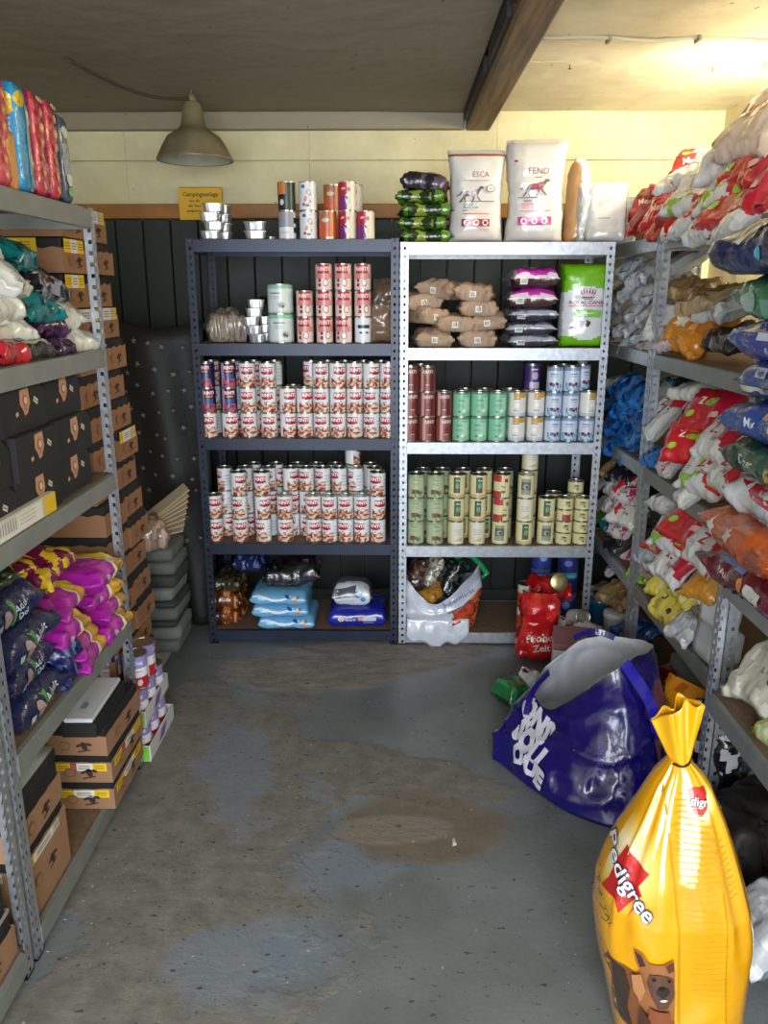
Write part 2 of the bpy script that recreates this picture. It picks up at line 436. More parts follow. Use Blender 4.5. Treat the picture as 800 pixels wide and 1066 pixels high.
# ================================================================ SETTING
WALLY = 4.2; CEIL = 2.44; XL, XR = -1.95, 1.58; YN = -2.0
def wallmat(name, col, rough, seams=0.0):
    m, N, K, b = new_mat(name); tc = N.new('ShaderNodeTexCoord')
    n = N.new('ShaderNodeTexNoise'); n.inputs['Scale'].default_value = 2.2; n.inputs['Detail'].default_value = 9; n.inputs['Roughness'].default_value = .65
    K.new(tc.outputs['Object'], n.inputs['Vector'])
    r = N.new('ShaderNodeValToRGB'); r.color_ramp.elements[0].position = .32; r.color_ramp.elements[1].position = .68
    r.color_ramp.elements[0].color = L4(mixc(col, '#7d7352', .32)); r.color_ramp.elements[1].color = L4(col)
    K.new(n.outputs['Fac'], r.inputs[0])
    n3 = N.new('ShaderNodeTexNoise'); n3.inputs['Scale'].default_value = 26; n3.inputs['Detail'].default_value = 3; K.new(tc.outputs['Object'], n3.inputs['Vector'])
    r3 = N.new('ShaderNodeValToRGB'); r3.color_ramp.elements[0].position = .255; r3.color_ramp.elements[1].position = .275
    r3.color_ramp.elements[0].color = L4('#6b5a3a'); r3.color_ramp.elements[1].color = (1, 1, 1, 1); K.new(n3.outputs['Fac'], r3.inputs[0])
    mx = N.new('ShaderNodeMix'); mx.data_type = 'RGBA'; mx.blend_type = 'MULTIPLY'; mx.inputs[0].default_value = 1
    K.new(r.outputs[0], mx.inputs[6]); K.new(r3.outputs[0], mx.inputs[7]); K.new(mx.outputs[2], b.inputs['Base Color'])
    b.inputs['Roughness'].default_value = rough
    n2 = N.new('ShaderNodeTexNoise'); n2.inputs['Scale'].default_value = 9; n2.inputs['Detail'].default_value = 8; K.new(tc.outputs['Object'], n2.inputs['Vector'])
    bp = N.new('ShaderNodeBump'); bp.inputs['Strength'].default_value = .5; bp.inputs['Distance'].default_value = .02
    K.new(n2.outputs['Fac'], bp.inputs['Height']); K.new(bp.outputs[0], b.inputs['Normal'])
    return m
M['wall'] = wallmat('cream_painted_wall', '#ded6ae', .75)
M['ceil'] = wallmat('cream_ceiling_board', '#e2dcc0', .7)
M['ceil2'] = wallmat('shaded_ceiling_board', '#8c8477', .65)  # left of the beam its shade is put into a darker board colour
M['trim'] = wallmat('shaded_wall_strip', '#8f8874', .7)  # grey of the strip that paints the shade at the wall top
M['green'] = simple('dark_green_board', '#18221c', .55, 0, .3, 30, vary=.35, vscale=5)
M['rail'] = simple('orange_brown_rail', '#9a6420', .5, 0, .2, 60, vary=.3, vscale=9)
def beammat():
    m, N, K, b = new_mat('dark_stained_beam'); tc = N.new('ShaderNodeTexCoord'); mp = N.new('ShaderNodeMapping'); mp.inputs['Scale'].default_value = (30, 1.6, 30)
    K.new(tc.outputs['Object'], mp.inputs[0]); n = N.new('ShaderNodeTexNoise'); n.inputs['Scale'].default_value = 1.5; n.inputs['Detail'].default_value = 8
    K.new(mp.outputs[0], n.inputs['Vector']); r = N.new('ShaderNodeValToRGB'); r.color_ramp.elements[0].position = .3; r.color_ramp.elements[1].position = .75
    r.color_ramp.elements[0].color = L4('#4a3a28'); r.color_ramp.elements[1].color = L4('#8a6f4e'); K.new(n.outputs['Fac'], r.inputs[0]); K.new(r.outputs[0], b.inputs['Base Color'])
    b.inputs['Roughness'].default_value = .6; bp = N.new('ShaderNodeBump'); bp.inputs['Strength'].default_value = .4; bp.inputs['Distance'].default_value = .006
    K.new(n.outputs['Fac'], bp.inputs['Height']); K.new(bp.outputs[0], b.inputs['Normal']); return m
M['beam'] = beammat()

# floor : worn grey painted concrete; patches keep a shape of their own
def floormat():
    m, N, K, b = new_mat('worn_painted_concrete'); tc = N.new('ShaderNodeTexCoord')
    wn = N.new('ShaderNodeTexNoise'); wn.inputs['Scale'].default_value = 5; wn.inputs['Detail'].default_value = 7; wn.inputs['Roughness'].default_value = .6
    K.new(tc.outputs['Object'], wn.inputs['Vector'])
    def noi(s, d=5, rgh=.6, sc=None):
        n = N.new('ShaderNodeTexNoise'); n.inputs['Scale'].default_value = s; n.inputs['Detail'].default_value = d; n.inputs['Roughness'].default_value = rgh
        if sc:
            mp = N.new('ShaderNodeMapping'); mp.inputs['Scale'].default_value = sc; K.new(tc.outputs['Object'], mp.inputs[0]); K.new(mp.outputs[0], n.inputs['Vector'])
        else: K.new(tc.outputs['Object'], n.inputs['Vector'])
        return n
    def math_(op, a, b_=None, clamp=False):
        q = N.new('ShaderNodeMath'); q.operation = op; q.use_clamp = clamp
        for i, v in enumerate((a, b_)):
            if v is None: continue
            if isinstance(v, (int, float)): q.inputs[i].default_value = v
            else: K.new(v, q.inputs[i])
        return q.outputs[0]
    def blob(cx, cy, rx, ry, rot, soft, dist):
        mp = N.new('ShaderNodeMapping'); mp.vector_type = 'TEXTURE'; mp.inputs['Location'].default_value = (cx, cy, 0); mp.inputs['Rotation'].default_value = (0, 0, rot); mp.inputs['Scale'].default_value = (rx, ry, 1)
        K.new(tc.outputs['Object'], mp.inputs[0]); ln = N.new('ShaderNodeVectorMath'); ln.operation = 'LENGTH'; K.new(mp.outputs[0], ln.inputs[0])
        d = math_('ADD', ln.outputs['Value'], math_('MULTIPLY', math_('SUBTRACT', wn.outputs['Fac'], .5), dist))
        r = N.new('ShaderNodeMapRange'); r.interpolation_type = 'SMOOTHSTEP'; r.inputs[1].default_value = 1-soft; r.inputs[2].default_value = 1+soft; r.inputs[3].default_value = 1; r.inputs[4].default_value = 0
        K.new(d, r.inputs[0]); return r.outputs[0]
    def mix(fac, a, c):
        q = N.new('ShaderNodeMix'); q.data_type = 'RGBA'
        K.new(fac, q.inputs[0]) if not isinstance(fac, float) else setattr(q.inputs[0], 'default_value', fac)
        for i, v in ((6, a), (7, c)):
            if isinstance(v, str): q.inputs[i].default_value = L4(v)
            else: K.new(v, q.inputs[i])
        return q.outputs[2]
    def thr(n, a, b_):
        r = N.new('ShaderNodeMapRange'); r.inputs[1].default_value = a; r.inputs[2].default_value = b_; r.clamp = True; K.new(n.outputs['Fac'], r.inputs[0]); return r.outputs[0]
    paint = mix(thr(noi(3.0, 6), .3, .7), '#646969', '#7b8184')
    worn = mix(thr(noi(14, 8, .7), .3, .7), '#63605a', '#87837b')
    # large worn area on the left and lower left, worn wander
    wl = blob(-.62, 2.15, .40, .95, .12, .12, 2.6)
    wl2 = math_('MAXIMUM', wl, blob(-.1, 2.45, .5, .14, -.35, .15, 1.9))
    wl3 = math_('MAXIMUM', wl2, blob(-.55, 1.35, .33, .26, 0, .15, 2.2))
    c = mix(wl3, paint, worn)
    blue = blob(-.56, 2.45, .12, .34, .25, .25, 2.4)
    blue2 = math_('MAXIMUM', blue, blob(-.12, 1.95, .18, .12, .1, .2, 2.0))
    blue3 = math_('MAXIMUM', blue2, blob(-.35, 1.62, .20, .13, .3, .3, 2.2))
    blue4 = math_('MAXIMUM', blue3, blob(-.62, 3.2, .12, .3, .2, .4, .8))
    c = mix(math_('MULTIPLY', blue4, .7), c, '#77818f')
    br = blob(.10, 2.13, .25, .17, 0, .16, .8)
    brc = mix(thr(noi(10, 7, .7), .3, .7), '#665a4d', '#7d7061')
    c = mix(math_('MULTIPLY', br, .9), c, brc)
    bc = blob(.0, 2.12, .18, .07, .05, .18, .6)
    c = mix(math_('MULTIPLY', bc, .75), c, '#8b8377')
    ro = blob(-.25, 3.25, .50, .24, .22, .1, .7)
    ro = math_('MAXIMUM', ro, blob(.05, 3.42, .42, .14, .05, .12, .6))
    roc = mix(thr(noi(8, 8, .75, (1, 2.6, 1)), .35, .65), '#706b64', '#98948c')
    c = mix(ro, c, roc)
    # dark spots and pale flecks
    c = mix(math_('MULTIPLY', thr(noi(34, 2, .5, (1, 1.8, 1)), .665, .70), .8), c, '#35312c')
    c = mix(math_('MULTIPLY', thr(noi(41, 2, .5, (1.3, 1, 1)), .735, .76), .7), c, '#b9b5aa')
    c = mix(math_('MULTIPLY', thr(noi(1.1, 4), .55, .72), .28), c, '#4a4a48')
    K.new(c, b.inputs['Base Color'])
    rg = N.new('ShaderNodeMapRange'); rg.inputs[3].default_value = .34; rg.inputs[4].default_value = .72
    K.new(math_('MAXIMUM', ro, wl3), rg.inputs[0]); K.new(rg.outputs[0], b.inputs['Roughness'])
    h1 = math_('MULTIPLY', noi(60, 6, .7).outputs['Fac'], .25)
    h2 = math_('MULTIPLY', math_('MULTIPLY', noi(11, 9, .75, (1, 2.2, 1)).outputs['Fac'], math_('MAXIMUM', ro, math_('MAXIMUM', bc, math_('MULTIPLY', wl3, .35)))), 1.8)
    h3 = math_('MULTIPLY', math_('MAXIMUM', ro, bc), -.6)
    hh = math_('ADD', math_('ADD', h1, h2), h3)
    bp = N.new('ShaderNodeBump'); bp.inputs['Strength'].default_value = .8; bp.inputs['Distance'].default_value = .006
    K.new(hh, bp.inputs['Height']); K.new(bp.outputs[0], b.inputs['Normal'])
    return m
M['floor'] = floormat()
g = G(); g.box(XL, XR, YN, WALLY+.1, -.1, 0); struct(obj('floor', g.mesh('floor', [M['floor']])))

# back wall: rough board with a recessed joint, grey strip for the shaded wall top, rail, green boards
wb = empty('wall_back', (0, WALLY, 0)); struct(wb)
g = G(); g.box(XL, XR, .022, .12, 0, CEIL+.1); obj('backing', g.mesh('backing', [M['wall']]), wb)
xs = [XL, -1.32, -.42, .49, 1.30, XR]
for i in range(5):
    for (z0, z1) in ((2.02, 2.212), (2.222, CEIL)):
        g = G(); g.box(xs[i]+.0004, xs[i+1]-.0004, 0, .022, z0, z1, ch=.0012)
        bm_me = g.mesh('wall_panel', [M['wall']]); obj('panel', bm_me, wb)
g = G(); g.box(-.067, .067, -.012, .02, 0, 1.95, ch=.004); board = g.mesh('green_board', [M['green']])
x = XL+.07
while x < XR-.05:
    obj('board', board, wb, (x, 0, 0)); x += .138
g = G(); g.box(XL, XR, -.03, .0, 1.952, 2.02, ch=.004); struct(obj('trim_1', g.mesh('rail', [M['rail']]), None, (0, WALLY, 0)))
g = G(); g.box(XL, .325, -.05, .0, 2.352, 2.43, ch=.004); struct(obj('shaded_wall_top', g.mesh('shade_strip', [M['trim']]), None, (0, WALLY, 0)))  # added strip, stands in for the shaded top of the wall
g = G(); g.box(XL-.1, XL, YN, WALLY+.1, 0, CEIL+.1); struct(obj('wall_left', g.mesh('wl', [M['wall']])))
g = G(); g.box(XR, XR+.1, YN, WALLY+.1, 0, CEIL+.1); struct(obj('wall_right', g.mesh('wr', [M['wall']])))
g = G(); g.box(XL, -1.5, YN-.1, YN, 0, CEIL+.1); g.box(1.3, XR, YN-.1, YN, 0, CEIL+.1); g.box(-1.5, 1.3, YN-.1, YN, 2.42, CEIL+.1)
struct(obj('wall_front', g.mesh('wf', [M['wall']])))
# ceiling: boards either side of the beam
ce = empty('ceiling', (0, 0, 0)); struct(ce)
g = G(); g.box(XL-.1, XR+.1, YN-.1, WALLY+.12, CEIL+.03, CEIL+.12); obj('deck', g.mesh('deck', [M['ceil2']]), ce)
def sagboard(x0, x1, y0, y1, z, mat, sag, th=.012):
    nx, ny = 10, 10; V = []; F = []
    for k in (0, 1):
        for i in range(nx+1):
            for j in range(ny+1):
                u, v = i/nx, j/ny
                zz = z+sag*(noise.noise(Vector((x0+u*2.2, y0*1.3+v*2.0, 1)))-.25*math.sin(PI*u)*math.sin(PI*v))
                V.append((x0+(x1-x0)*u, y0+(y1-y0)*v, zz+k*th))
    m = (nx+1)*(ny+1)
    for i in range(nx):
        for j in range(ny):
            a = i*(ny+1)+j; F.append((a, a+1, a+ny+2, a+ny+1)); F.append((m+a, m+a+ny+1, m+a+ny+2, m+a+1))
    for i in range(nx):
        a = i*(ny+1); F.append((a, a+ny+1, m+a+ny+1, m+a)); a += ny; F.append((a, m+a, m+a+ny+1, a+ny+1))
    for j in range(ny):
        F.append((j, m+j, m+j+1, j+1)); a = nx*(ny+1)+j; F.append((a, a+1, m+a+1, m+a))
    return mesh('ceiling_board', V, F, [mat], smooth=False)
for (y0, y1) in ((YN, .55), (.554, 3.34), (3.344, WALLY)):
    obj('ceiling_board', sagboard(.468, XR, y0, y1, CEIL-.004, M['ceil'], .006), ce)
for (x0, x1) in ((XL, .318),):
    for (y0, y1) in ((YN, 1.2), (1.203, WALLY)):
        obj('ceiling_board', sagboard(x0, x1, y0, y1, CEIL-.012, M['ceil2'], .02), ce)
# beam
g = G(); g.box(.338, .455, YN, WALLY-.002, 2.35, CEIL+.02, ch=.008)
bo = obj('ceiling_beam', g.mesh('beam', [M['beam']]))
be = bo; tag(be, 'long dark stained timber beam running under the ceiling to the back wall', 'beam')
g = G()
for (y0, y1, zt) in ((1.9, 2.55, .0), (2.62, 3.1, .012), (3.25, 4.1, .006)):
    g.box(.322, .337, y0, y1, 2.385-zt, 2.432)
obj('dark_gap_strip', g.mesh('gap_strip', [M['blackcard']]), be)  # black strips painting the dark gap along the beam's left side
# cable along the ceiling and clips
g = G(); pts = [(.46+i*.07, 3.02+.012*math.sin(i*1.3)+i*.002, CEIL-.014+.004*math.sin(i*.9)) for i in range(17)]
g.tube(pts, .007, 8, c='#b9b197'); cb = tag(obj('ceiling_cable', g.mesh('cable', [M['matt']], True)), 'thin cream electric cable clipped across the ceiling right of the beam', 'cable')
for x in (.72, 1.02, 1.35):
    g = G(); g.box(x-.006, x+.006, 3.008, 3.055, CEIL-.025, CEIL-.004, c='#8f866a', ch=.002); obj('clip', g.mesh('clip', [M['matt']]), cb)
# nails and hooks on the ceiling
for i, (x, y, l) in enumerate(((.66, 3.37, 'small rusty nail in the ceiling seam nearer the dark beam'), (1.21, 3.40, 'small rusty nail in the ceiling seam farther right of beam'))):
    g = G(); g.lathe([(.002, 0), (.002, .012), (.006, .013), (.006, .016)], 8, c='#5a4a33', T=Matrix.Translation((x, y, CEIL-.008)) @ Matrix.Rotation(PI, 4, 'X'))
    tag(obj('nail', g.mesh('nail', [M['matt']])), l, 'nail')
# tube fitting (right, out of the picture)
e = empty('tube_lamp', (1.45, 2.75, CEIL-.005)); tag(e, 'white ceiling tube lamp above the right hand shelving row', 'lamp')
g = G(); g.box(-.06, .06, -.6, .6, -.06, 0, c='#eeeeea', ch=.006); obj('housing', g.mesh('housing', [M['matt']]), e)

e = empty('floodlight', (1.44, 3.0, 2.16), (0, 0, math.radians(14))); tag(e, 'black floodlight on the right wall aimed at the back wall', 'lamp')
g = G(); g.box(-.15, .15, -.06, .028, -.11, .11, c='#1a1a1c', ch=.008); obj('housing', g.mesh('fh', [M['matt']]), e)
g = G(); g.box(-.01, .13, -.08, -.05, -.012, .012, c='#1a1a1c'); obj('bracket', g.mesh('fb', [M['matt']]), e)
# pendant lamp
M['enamel'] = simple('grey_enamel', '#7b7155', .4, .1, .1, 50, vary=.35, vscale=10)
M['enamel_in'] = simple('white_enamel_inside', '#b8b3a2', .5, 0, .1, 50, vary=.25, vscale=14)
LX, LY, LZ = -.862, 3.7, 2.145
e = empty('pendant_lamp', (LX, LY, LZ)); tag(e, 'old grey enamel industrial pendant lamp with wide shade under the ceiling', 'lamp')
g = G(); g.lathe([(.160, 0), (.163, .004), (.160, .012), (.135, .058), (.112, .095), (.075, .118), (.058, .13), (.050, .15), (.043, .195), (.036, .225), (.03, .232), (0, .234)], 40, cap=False)
obj('lamp_shade', g.mesh('shade', [M['enamel']], True), e)
g = G(); g.lathe([(.156, .002), (.13, .056), (.108, .09), (.06, .11), (.045, .12), (0, .122)], 40, cap=False)
obj('shade_lining', g.mesh('lining', [M['enamel_in']], True), e)
g = G(); g.lathe([(0, .045), (.018, .05), (.028, .07), (.026, .09), (.016, .11), (.015, .12)], 20, cap=False)
obj('bulb', g.mesh('bulb', [simple('milky_glass', '#cfcbbd', .2)], True), e)
g = G(); g.lathe([(0.018, .23), (.02, .245), (.012, .262), (0, .266)], 16, cap=False); g.tube([(0, 0, .26), (.0, .0, .285)], .004, 6)
obj('hanging_hook', g.mesh('hook', [M['enamel']], True, False), e)
a = Vector((LX, LY, LZ+.245)); bpt = Vector((-1.22, 3.25, CEIL-.01)); pts = []
for i in range(15):
    t = i/14; p = a.lerp(bpt, t); p.z -= .052*math.sin(PI*t)*(1-.4*t); pts.append(p)
g = G(); g.tube(pts, .006, 8, c='#3c352a'); tag(obj('lamp_cable', g.mesh('lampcable', [M['matt']], True)), 'dark sagging flex from the ceiling to the grey pendant lamp', 'cable')

# yellow sign on the wall
e = empty('wall_sign', (-.955, WALLY-.034, 2.02)); tag(e, 'yellow paper notice with dark lettering pinned over the orange rail', 'sign')
g = G(); g.box(-.108, .108, -.003, 0, -.075, .075, c='#d9a81e', ch=.0008)
obj('sheet', g.mesh('sheet', [M['matt']]), e)
g = G(); f = lambda x, y, q: Vector((x, -.003-q, y))
lay(g, [('t', 'Campingvorlage', 0, .042, .027, '#3f3413'), ('t', 'Nur für', -.03, .012, .017, '#54430f'), ('t', 'alle Tiere', -.03, -.01, .017, '#54430f'), ('t', 'geeignet im', -.035, -.033, .015, '#54430f'),
        ('r', 0, .073, .21, .002, '#5a4812'), ('r', .107, 0, .002, .148, '#5a4812')], f, 0)
obj('lettering', g.mesh('lettering', [M['matt']]), e)

# ---------------------------------------------------------------- shelving
def post_mesh(name, h, sx, sy, mat, mslot):
    """perforated L angle, corner at origin, legs toward +sx x and +sy y"""
    W = .034; g = G(); t = .0016; pitch = .032; n = int(h/pitch); s0, s1 = .40*W, .68*W
    def strip(P):
        for k in range(n+1):
            za = k*pitch; zb = min(h, za+pitch)
            if zb-za < .02: q = [(0, W, za, zb)]
            else:
                ha, hb = za+.009, za+.021
                q = [(0, W, za, ha), (0, W, hb, zb), (0, s0, ha, hb), (s1, W, ha, hb)]
            for (a, b_, c, d) in q:
                vs = []
                for off in (0, t):
                    vs += [P(a, c, off), P(b_, c, off), P(b_, d, off), P(a, d, off)]
                F = [(0, 1, 2, 3), (7, 6, 5, 4)]
                if (a, b_) != (0, W) : F += [(1, 5, 6, 2), (0, 3, 7, 4)]
                else: F += [(0, 4, 5, 1), (3, 2, 6, 7)]
                g.add(vs, F, 0)
    strip(lambda a, z, o: (sx*a, sy*o, z)); strip(lambda a, z, o: (sx*o, sy*a, z))
    # edge closings
    for (p, q) in (((W, 0), (W, t)), ((0, W), (t, W))):
        g.add([(sx*p[0], sy*p[1], 0), (sx*q[0], sy*q[1], 0), (sx*q[0], sy*q[1], h), (sx*p[0], sy*p[1], h)], [(0, 1, 2, 3)], 0)
    g.box(min(0, sx*.038), max(0, sx*.038), min(0, sy*.038), max(0, sy*.038), -.001, .006, 1)
    return mesh(name, g.V, g.F, [mat, M['black']], g.M)
def unit(name_label, loc, rz, W, D, levels, h, mats, posts=(1, 1, 1, 1), fas=.052, yoff=0, brd='board', name='shelving_unit'):
    e = empty(name, loc, (0, 0, rz)); tag(e, name_label, 'shelving')
    pm = mats['post']; k = 0
    for (x, sx) in ((0, 1), (W, -1)):
        for (y, sy) in ((0, 1), (D, -1)):
            if posts[k]: obj('upright_post', post_mesh('post', h, sx, sy, M[pm], None), e, (x, y, 0))
            k += 1
    for z in levels:
        g = G()
        # front beam: folded profile with a lip
        x0, x1 = .030, W-.030
        g.box(x0, x1, -.003, .0, z-fas, z, 0, ch=.0012); g.box(x0, x1, 0, .014, z-.003, z, 0); g.box(x0, x1, 0, .012, z-fas, z-fas+.003, 0)
        for bx_ in (W*.5,):
            g.add(*_disc(bx_, -.0045, z-fas*.5, .005), mi=0)
        obj('front_beam', mesh('front_beam', g.V, g.F, [M[mats['beam']]], g.M), e)
        g = G(); g.box(x0, x1, D, D+.003, z-fas, z, 0); obj('rear_beam', mesh('rear_beam', g.V, g.F, [M[mats['beam']]]), e)
        g = G(); g.box(.002, .005, .03, D-.03, z-fas, z, 0); g.box(.002, .014, .03, D-.03, z-.003, z, 0)
        sb = mesh('side_beam', g.V, g.F, [M[mats['beam']]]); obj('side_beam', sb, e)
        g = G(); g.box(W-.005, W-.002, .03, D-.03, z-fas, z, 0); g.box(W-.014, W-.002, .03, D-.03, z-.003, z, 0)
        obj('side_beam', mesh('side_beam', g.V, g.F, [M[mats['beam']]]), e)
        g = G(); g.box(.006, W-.006, .004, D-.002, z-.0095, z-.0035); g.box(.016, W-.016, .016, D-.002, z-.0036, z-.0005)
        obj('shelf_board', mesh('shelf_board', g.V, g.F, [M[brd]]), e)
    return e
def _disc(x, y, z, r, n=10):
    V = [(x+r*math.cos(2*PI*i/n), y, z+r*math.sin(2*PI*i/n)) for i in range(n)]; return V, [list(range(n))]
BY = 3.46
unit('navy blue painted metal shelving unit against the back wall', (-.868, BY, 0), 0, .885, .40, (.068, .495, .98, 1.39, 1.812), 1.815, {'post': 'navy', 'beam': 'navy'})
unit('bright galvanised shelving unit standing right of the navy one at the back', (.022, BY, 0), 0, .885, .40, (.062, .487, .965, 1.372, 1.80), 1.80, {'post': 'galv', 'beam': 'galv'})
unit('galvanised shelving unit along the left wall, loaded with pouches and black boxes', (-.88, 1.60, 0), PI/2, .86, .42, (.075, .555, 1.052, 1.435, 1.83), 1.835, {'post': 'galv', 'beam': 'grey_steel'})
unit('galvanised shelving unit at the near left, only its lowest shelf showing', (-.88, .72, 0), PI/2, .86, .42, (.075, 1.05, 1.83), 1.835, {'post': 'galv', 'beam': 'grey_steel'})
unit('galvanised shelving unit of the right row, beneath the heap of red bags', (.97, 3.06, 0), -PI/2, .90, .42, (.06, .467, .95, 1.378, 1.80), 1.80, {'post': 'galv', 'beam': 'grey_steel'})
unit('narrow galvanised corner shelving unit beside the back right unit', (.97, 3.83, 0), -PI/2, .75, .42, (.06, .467, .95, 1.378, 1.80), 1.80, {'post': 'galv', 'beam': 'galv'})
# ================================================================ TINS
H1, R1 = .1085, .0354
ORD = ['one', 'two', 'three', 'four', 'five', 'six', 'seven', 'eight', 'nine', 'ten', 'eleven', 'twelve', 'thirteen', 'fourteen', 'fifteen']
def inr(a, c, w_): return abs((a-c+180) % 360-180) < w_
def c_white(seed, back='#dfe3e6'):
    rr = random.Random(seed)
    def f(a, t):
        n = noise.noise(Vector((a*.045, t*9, seed)))
        if inr(a, 0, 48) and .60 < t < .86: return '#b3202c'
        if inr(a, 0, 62) and t < .33:
            return '#8c3a34' if n > .12 else ('#c48a5e' if n > -.1 else '#e2c9b4')
        if inr(a, 0, 62) and t < .42 and n > .05: return '#c2737a'
        if inr(a, 150, 26) and t > .84: return '#9dbb3a'
        if (inr(a, 100, 30) or inr(a, 200, 30)) and int(t*14) % 2 and .2 < t < .8: return '#c3c9cf'
        return '#e4e5e6'
    return f
RT = lambda z, s=.021, c='#ffffff': ('t', 'RINTI', 0, z, s, c, 0, .03)
T = {}
T['white-red'] = [tin_template('tin', R1, H1, c_white(k), [RT(.0775), ('r', 0, .0605, .034, .004, '#7e1420'), ('e', .004, .05, .006, .003, '#a8adb2')]) for k in range(3)]
T['white barcode'] = [tin_template('tin', R1, H1, lambda a, t: ('#2b3038' if .55 < t < .68 or .35 < t < .42 and int(a/9) % 2 else '#dfe3ea') if inr(a, 0, 50) and .3 < t < .7 else '#dde1e8')]
def c_blue(a, t):
    if inr(a, 14, 50) and t < .36: return '#c24a55' if noise.noise(Vector((a*.05, t*6, 2))) > -.1 else '#33406e'
    if inr(a, -38, 12): return '#a98fa8'
    if inr(a, 14, 36) and .66 < t < .93: return '#a01d30'
    if inr(a, 14, 36) and .36 < t < .6: return '#33508a'
    return '#1e1c4e'
T['navy-red'] = [tin_template('tin', R1, H1, c_blue, [('t', 'RINTI', .009, .087, .019, '#f2eef0', 0, .03), ('r', .009, .071, .03, .006, '#c6a25a')])]
def c_pink(a, t):
    if inr(a, 0, 44) and t > .66: return '#b22a38'
    if inr(a, 5, 60) and .40 < t < .66: return '#cf8a86'
    return '#dfb9b2' if t > .4 else '#e0c9c1'
T['pink'] = [tin_template('tin', R1, H1, c_pink, [RT(.086, .022, '#f4dcd8'), ('r', 0, .0725, .03, .004, '#7c1322'), ('r', -.016, .041, .011, .012, '#8d1026'), ('r', -.016, .022, .012, .013, '#a81c2c'),
    ('e', .011, .032, .0125, .0165, '#8a6b70'), ('e', .011, .032, .009, .0125, '#e6d5cf')])]
def c_mintbig(a, t):
    if t > .86: return '#86b9a0'
    return '#cfd6d4' if t > .1 else '#b9c9c0'
RB, HB = .0545, .122
T['big mint-topped'] = [tin_template('tin', RB, HB, c_mintbig, [('r', -.012, .07, .045, .002, '#8a9493'), ('r', -.012, .062, .045, .002, '#8a9493'), ('r', -.01, .084, .05, .006, '#7b8a86'), ('e', .018, .036, .017, .014, '#a9b4ab'), ('e', .014, .034, .006, .009, '#7b3a38'), ('e', .025, .03, .005, .006, '#2f4a3a')])]
def c_brn(a, t):
    if inr(a, -30, 10): return '#c99a92'
    if .93 < t: return '#6d3a34'
    return '#8f4a42' if not inr(a, 40, 14) else '#5e2a28'
T['reddish-brown'] = [tin_template('tin', R1, H1, c_brn, [('t', 'RINTI', .004, .085, .019, '#e9d6cf', 0, .03), ('r', .004, .048, .022, .03, '#7b302c'), ('r', .004, .03, .018, .003, '#d7b9b0')])]
def c_mint(a, t):
    if t > .9: return '#5f8f78'
    if inr(a, 35, 22) and .2 < t < .8: return '#a6d3b9'
    return '#7fbf9a'
T['mint-green'] = [tin_template('tin', R1*1.08, H1, c_mint, [('t', 'dein', -.004, .072, .015, '#3f7d60'), ('r', -.004, .052, .03, .002, '#4d8a6d'), ('r', -.004, .046, .03, .002, '#4d8a6d'), ('e', .01, .026, .009, .008, '#d7e6dc'), ('e', -.01, .022, .006, .006, '#8a5e96')])]
def c_yw(a, t):
    if t > .80 and inr(a, 25, 50): return '#c89a3c'
    if t < .12: return '#b9c2c8'
    return '#e2dfd8'
T['white-gold'] = [tin_template('tin', R1*1.06, H1, c_yw, [('e', 0, .052, .019, .014, '#cfd5da'), ('e', 0, .052, .014, .010, '#f0e7d6'), ('r', 0, .079, .03, .005, '#8f6a3a'), ('r', 0, .026, .028, .003, '#7d8590'), ('r', -.004, .032, .02, .002, '#b46a4a')])]
def c_bw(a, t):
    if t < .38 and inr(a, 0, 60): return '#a9c7dd' if noise.noise(Vector((a*.06, t*9, 5))) > -.05 else '#5f86a8'
    if t > .86: return '#7d93b8'
    return '#c9d3e4'
T['pale-blue'] = [tin_template('tin', R1, H1, c_bw, [('e', -.012, .034, .006, .007, '#5d1626'), ('e', .0, .028, .007, .007, '#8f2032'), ('e', .012, .035, .006, .007, '#5d1626'), ('r', 0, .076, .03, .004, '#3f5580'), ('r', 0, .066, .03, .002, '#6f7ea0')])]
T['purple'] = [tin_template('tin', R1, H1, lambda a, t: '#3d2a66' if t > .3 else ('#c9b4cf' if inr(a, 10, 40) else '#4a3a78'), [('e', .004, .06, .014, .018, '#b9aed3'), ('r', 0, .088, .03, .006, '#d9d3e6')])]
def c_sage(a, t):
    if inr(a, 10, 40) and t < .35: return '#6f7d55' if noise.noise(Vector((a*.05, t*8, 1))) > 0 else '#a5b08a'
    return '#9aaa84' if t > .85 else '#aebb98'
T['sage-green'] = [tin_template('tin', R1*1.08, H1, c_sage, [('t', 'Pure', 0, .084, .014, '#56684a'), ('r', 0, .068, .028, .002, '#7a8a66'), ('r', 0, .062, .028, .002, '#7a8a66'), ('e', -.004, .03, .014, .011, '#7b4a38'), ('e', .01, .028, .008, .007, '#3d5a36')])]
def c_cream(panel, side):
    def f(a, t):
        if inr(a, 4, 24) and .22 < t < .92: return panel
        if t < .12: return '#c2b27c'
        if inr(a, -75, 32) and side: return side
        return '#ddd2a0'
    return f
T['cream-green'] = [tin_template('tin', R1*1.06, H1, c_cream('#2f5a44', None), [('t', 'dog', .003, .084, .012, '#e7e2c2'), ('e', .003, .058, .009, .014, '#6f9a78'), ('e', .008, .036, .008, .006, '#a33a2c')])]
T['cream-red'] = [tin_template('tin', R1*1.06, H1, lambda a, t: ('#b23a34' if (t > .70 or t < .30) and inr(a, -35, 40) else '#ddcfa0'), [('t', 'dog', .008, .055, .013, '#7b6a3a'), ('r', .008, .03, .02, .012, '#5f7a55'), ('r', .022, .082, .016, .016, '#a53430')])]
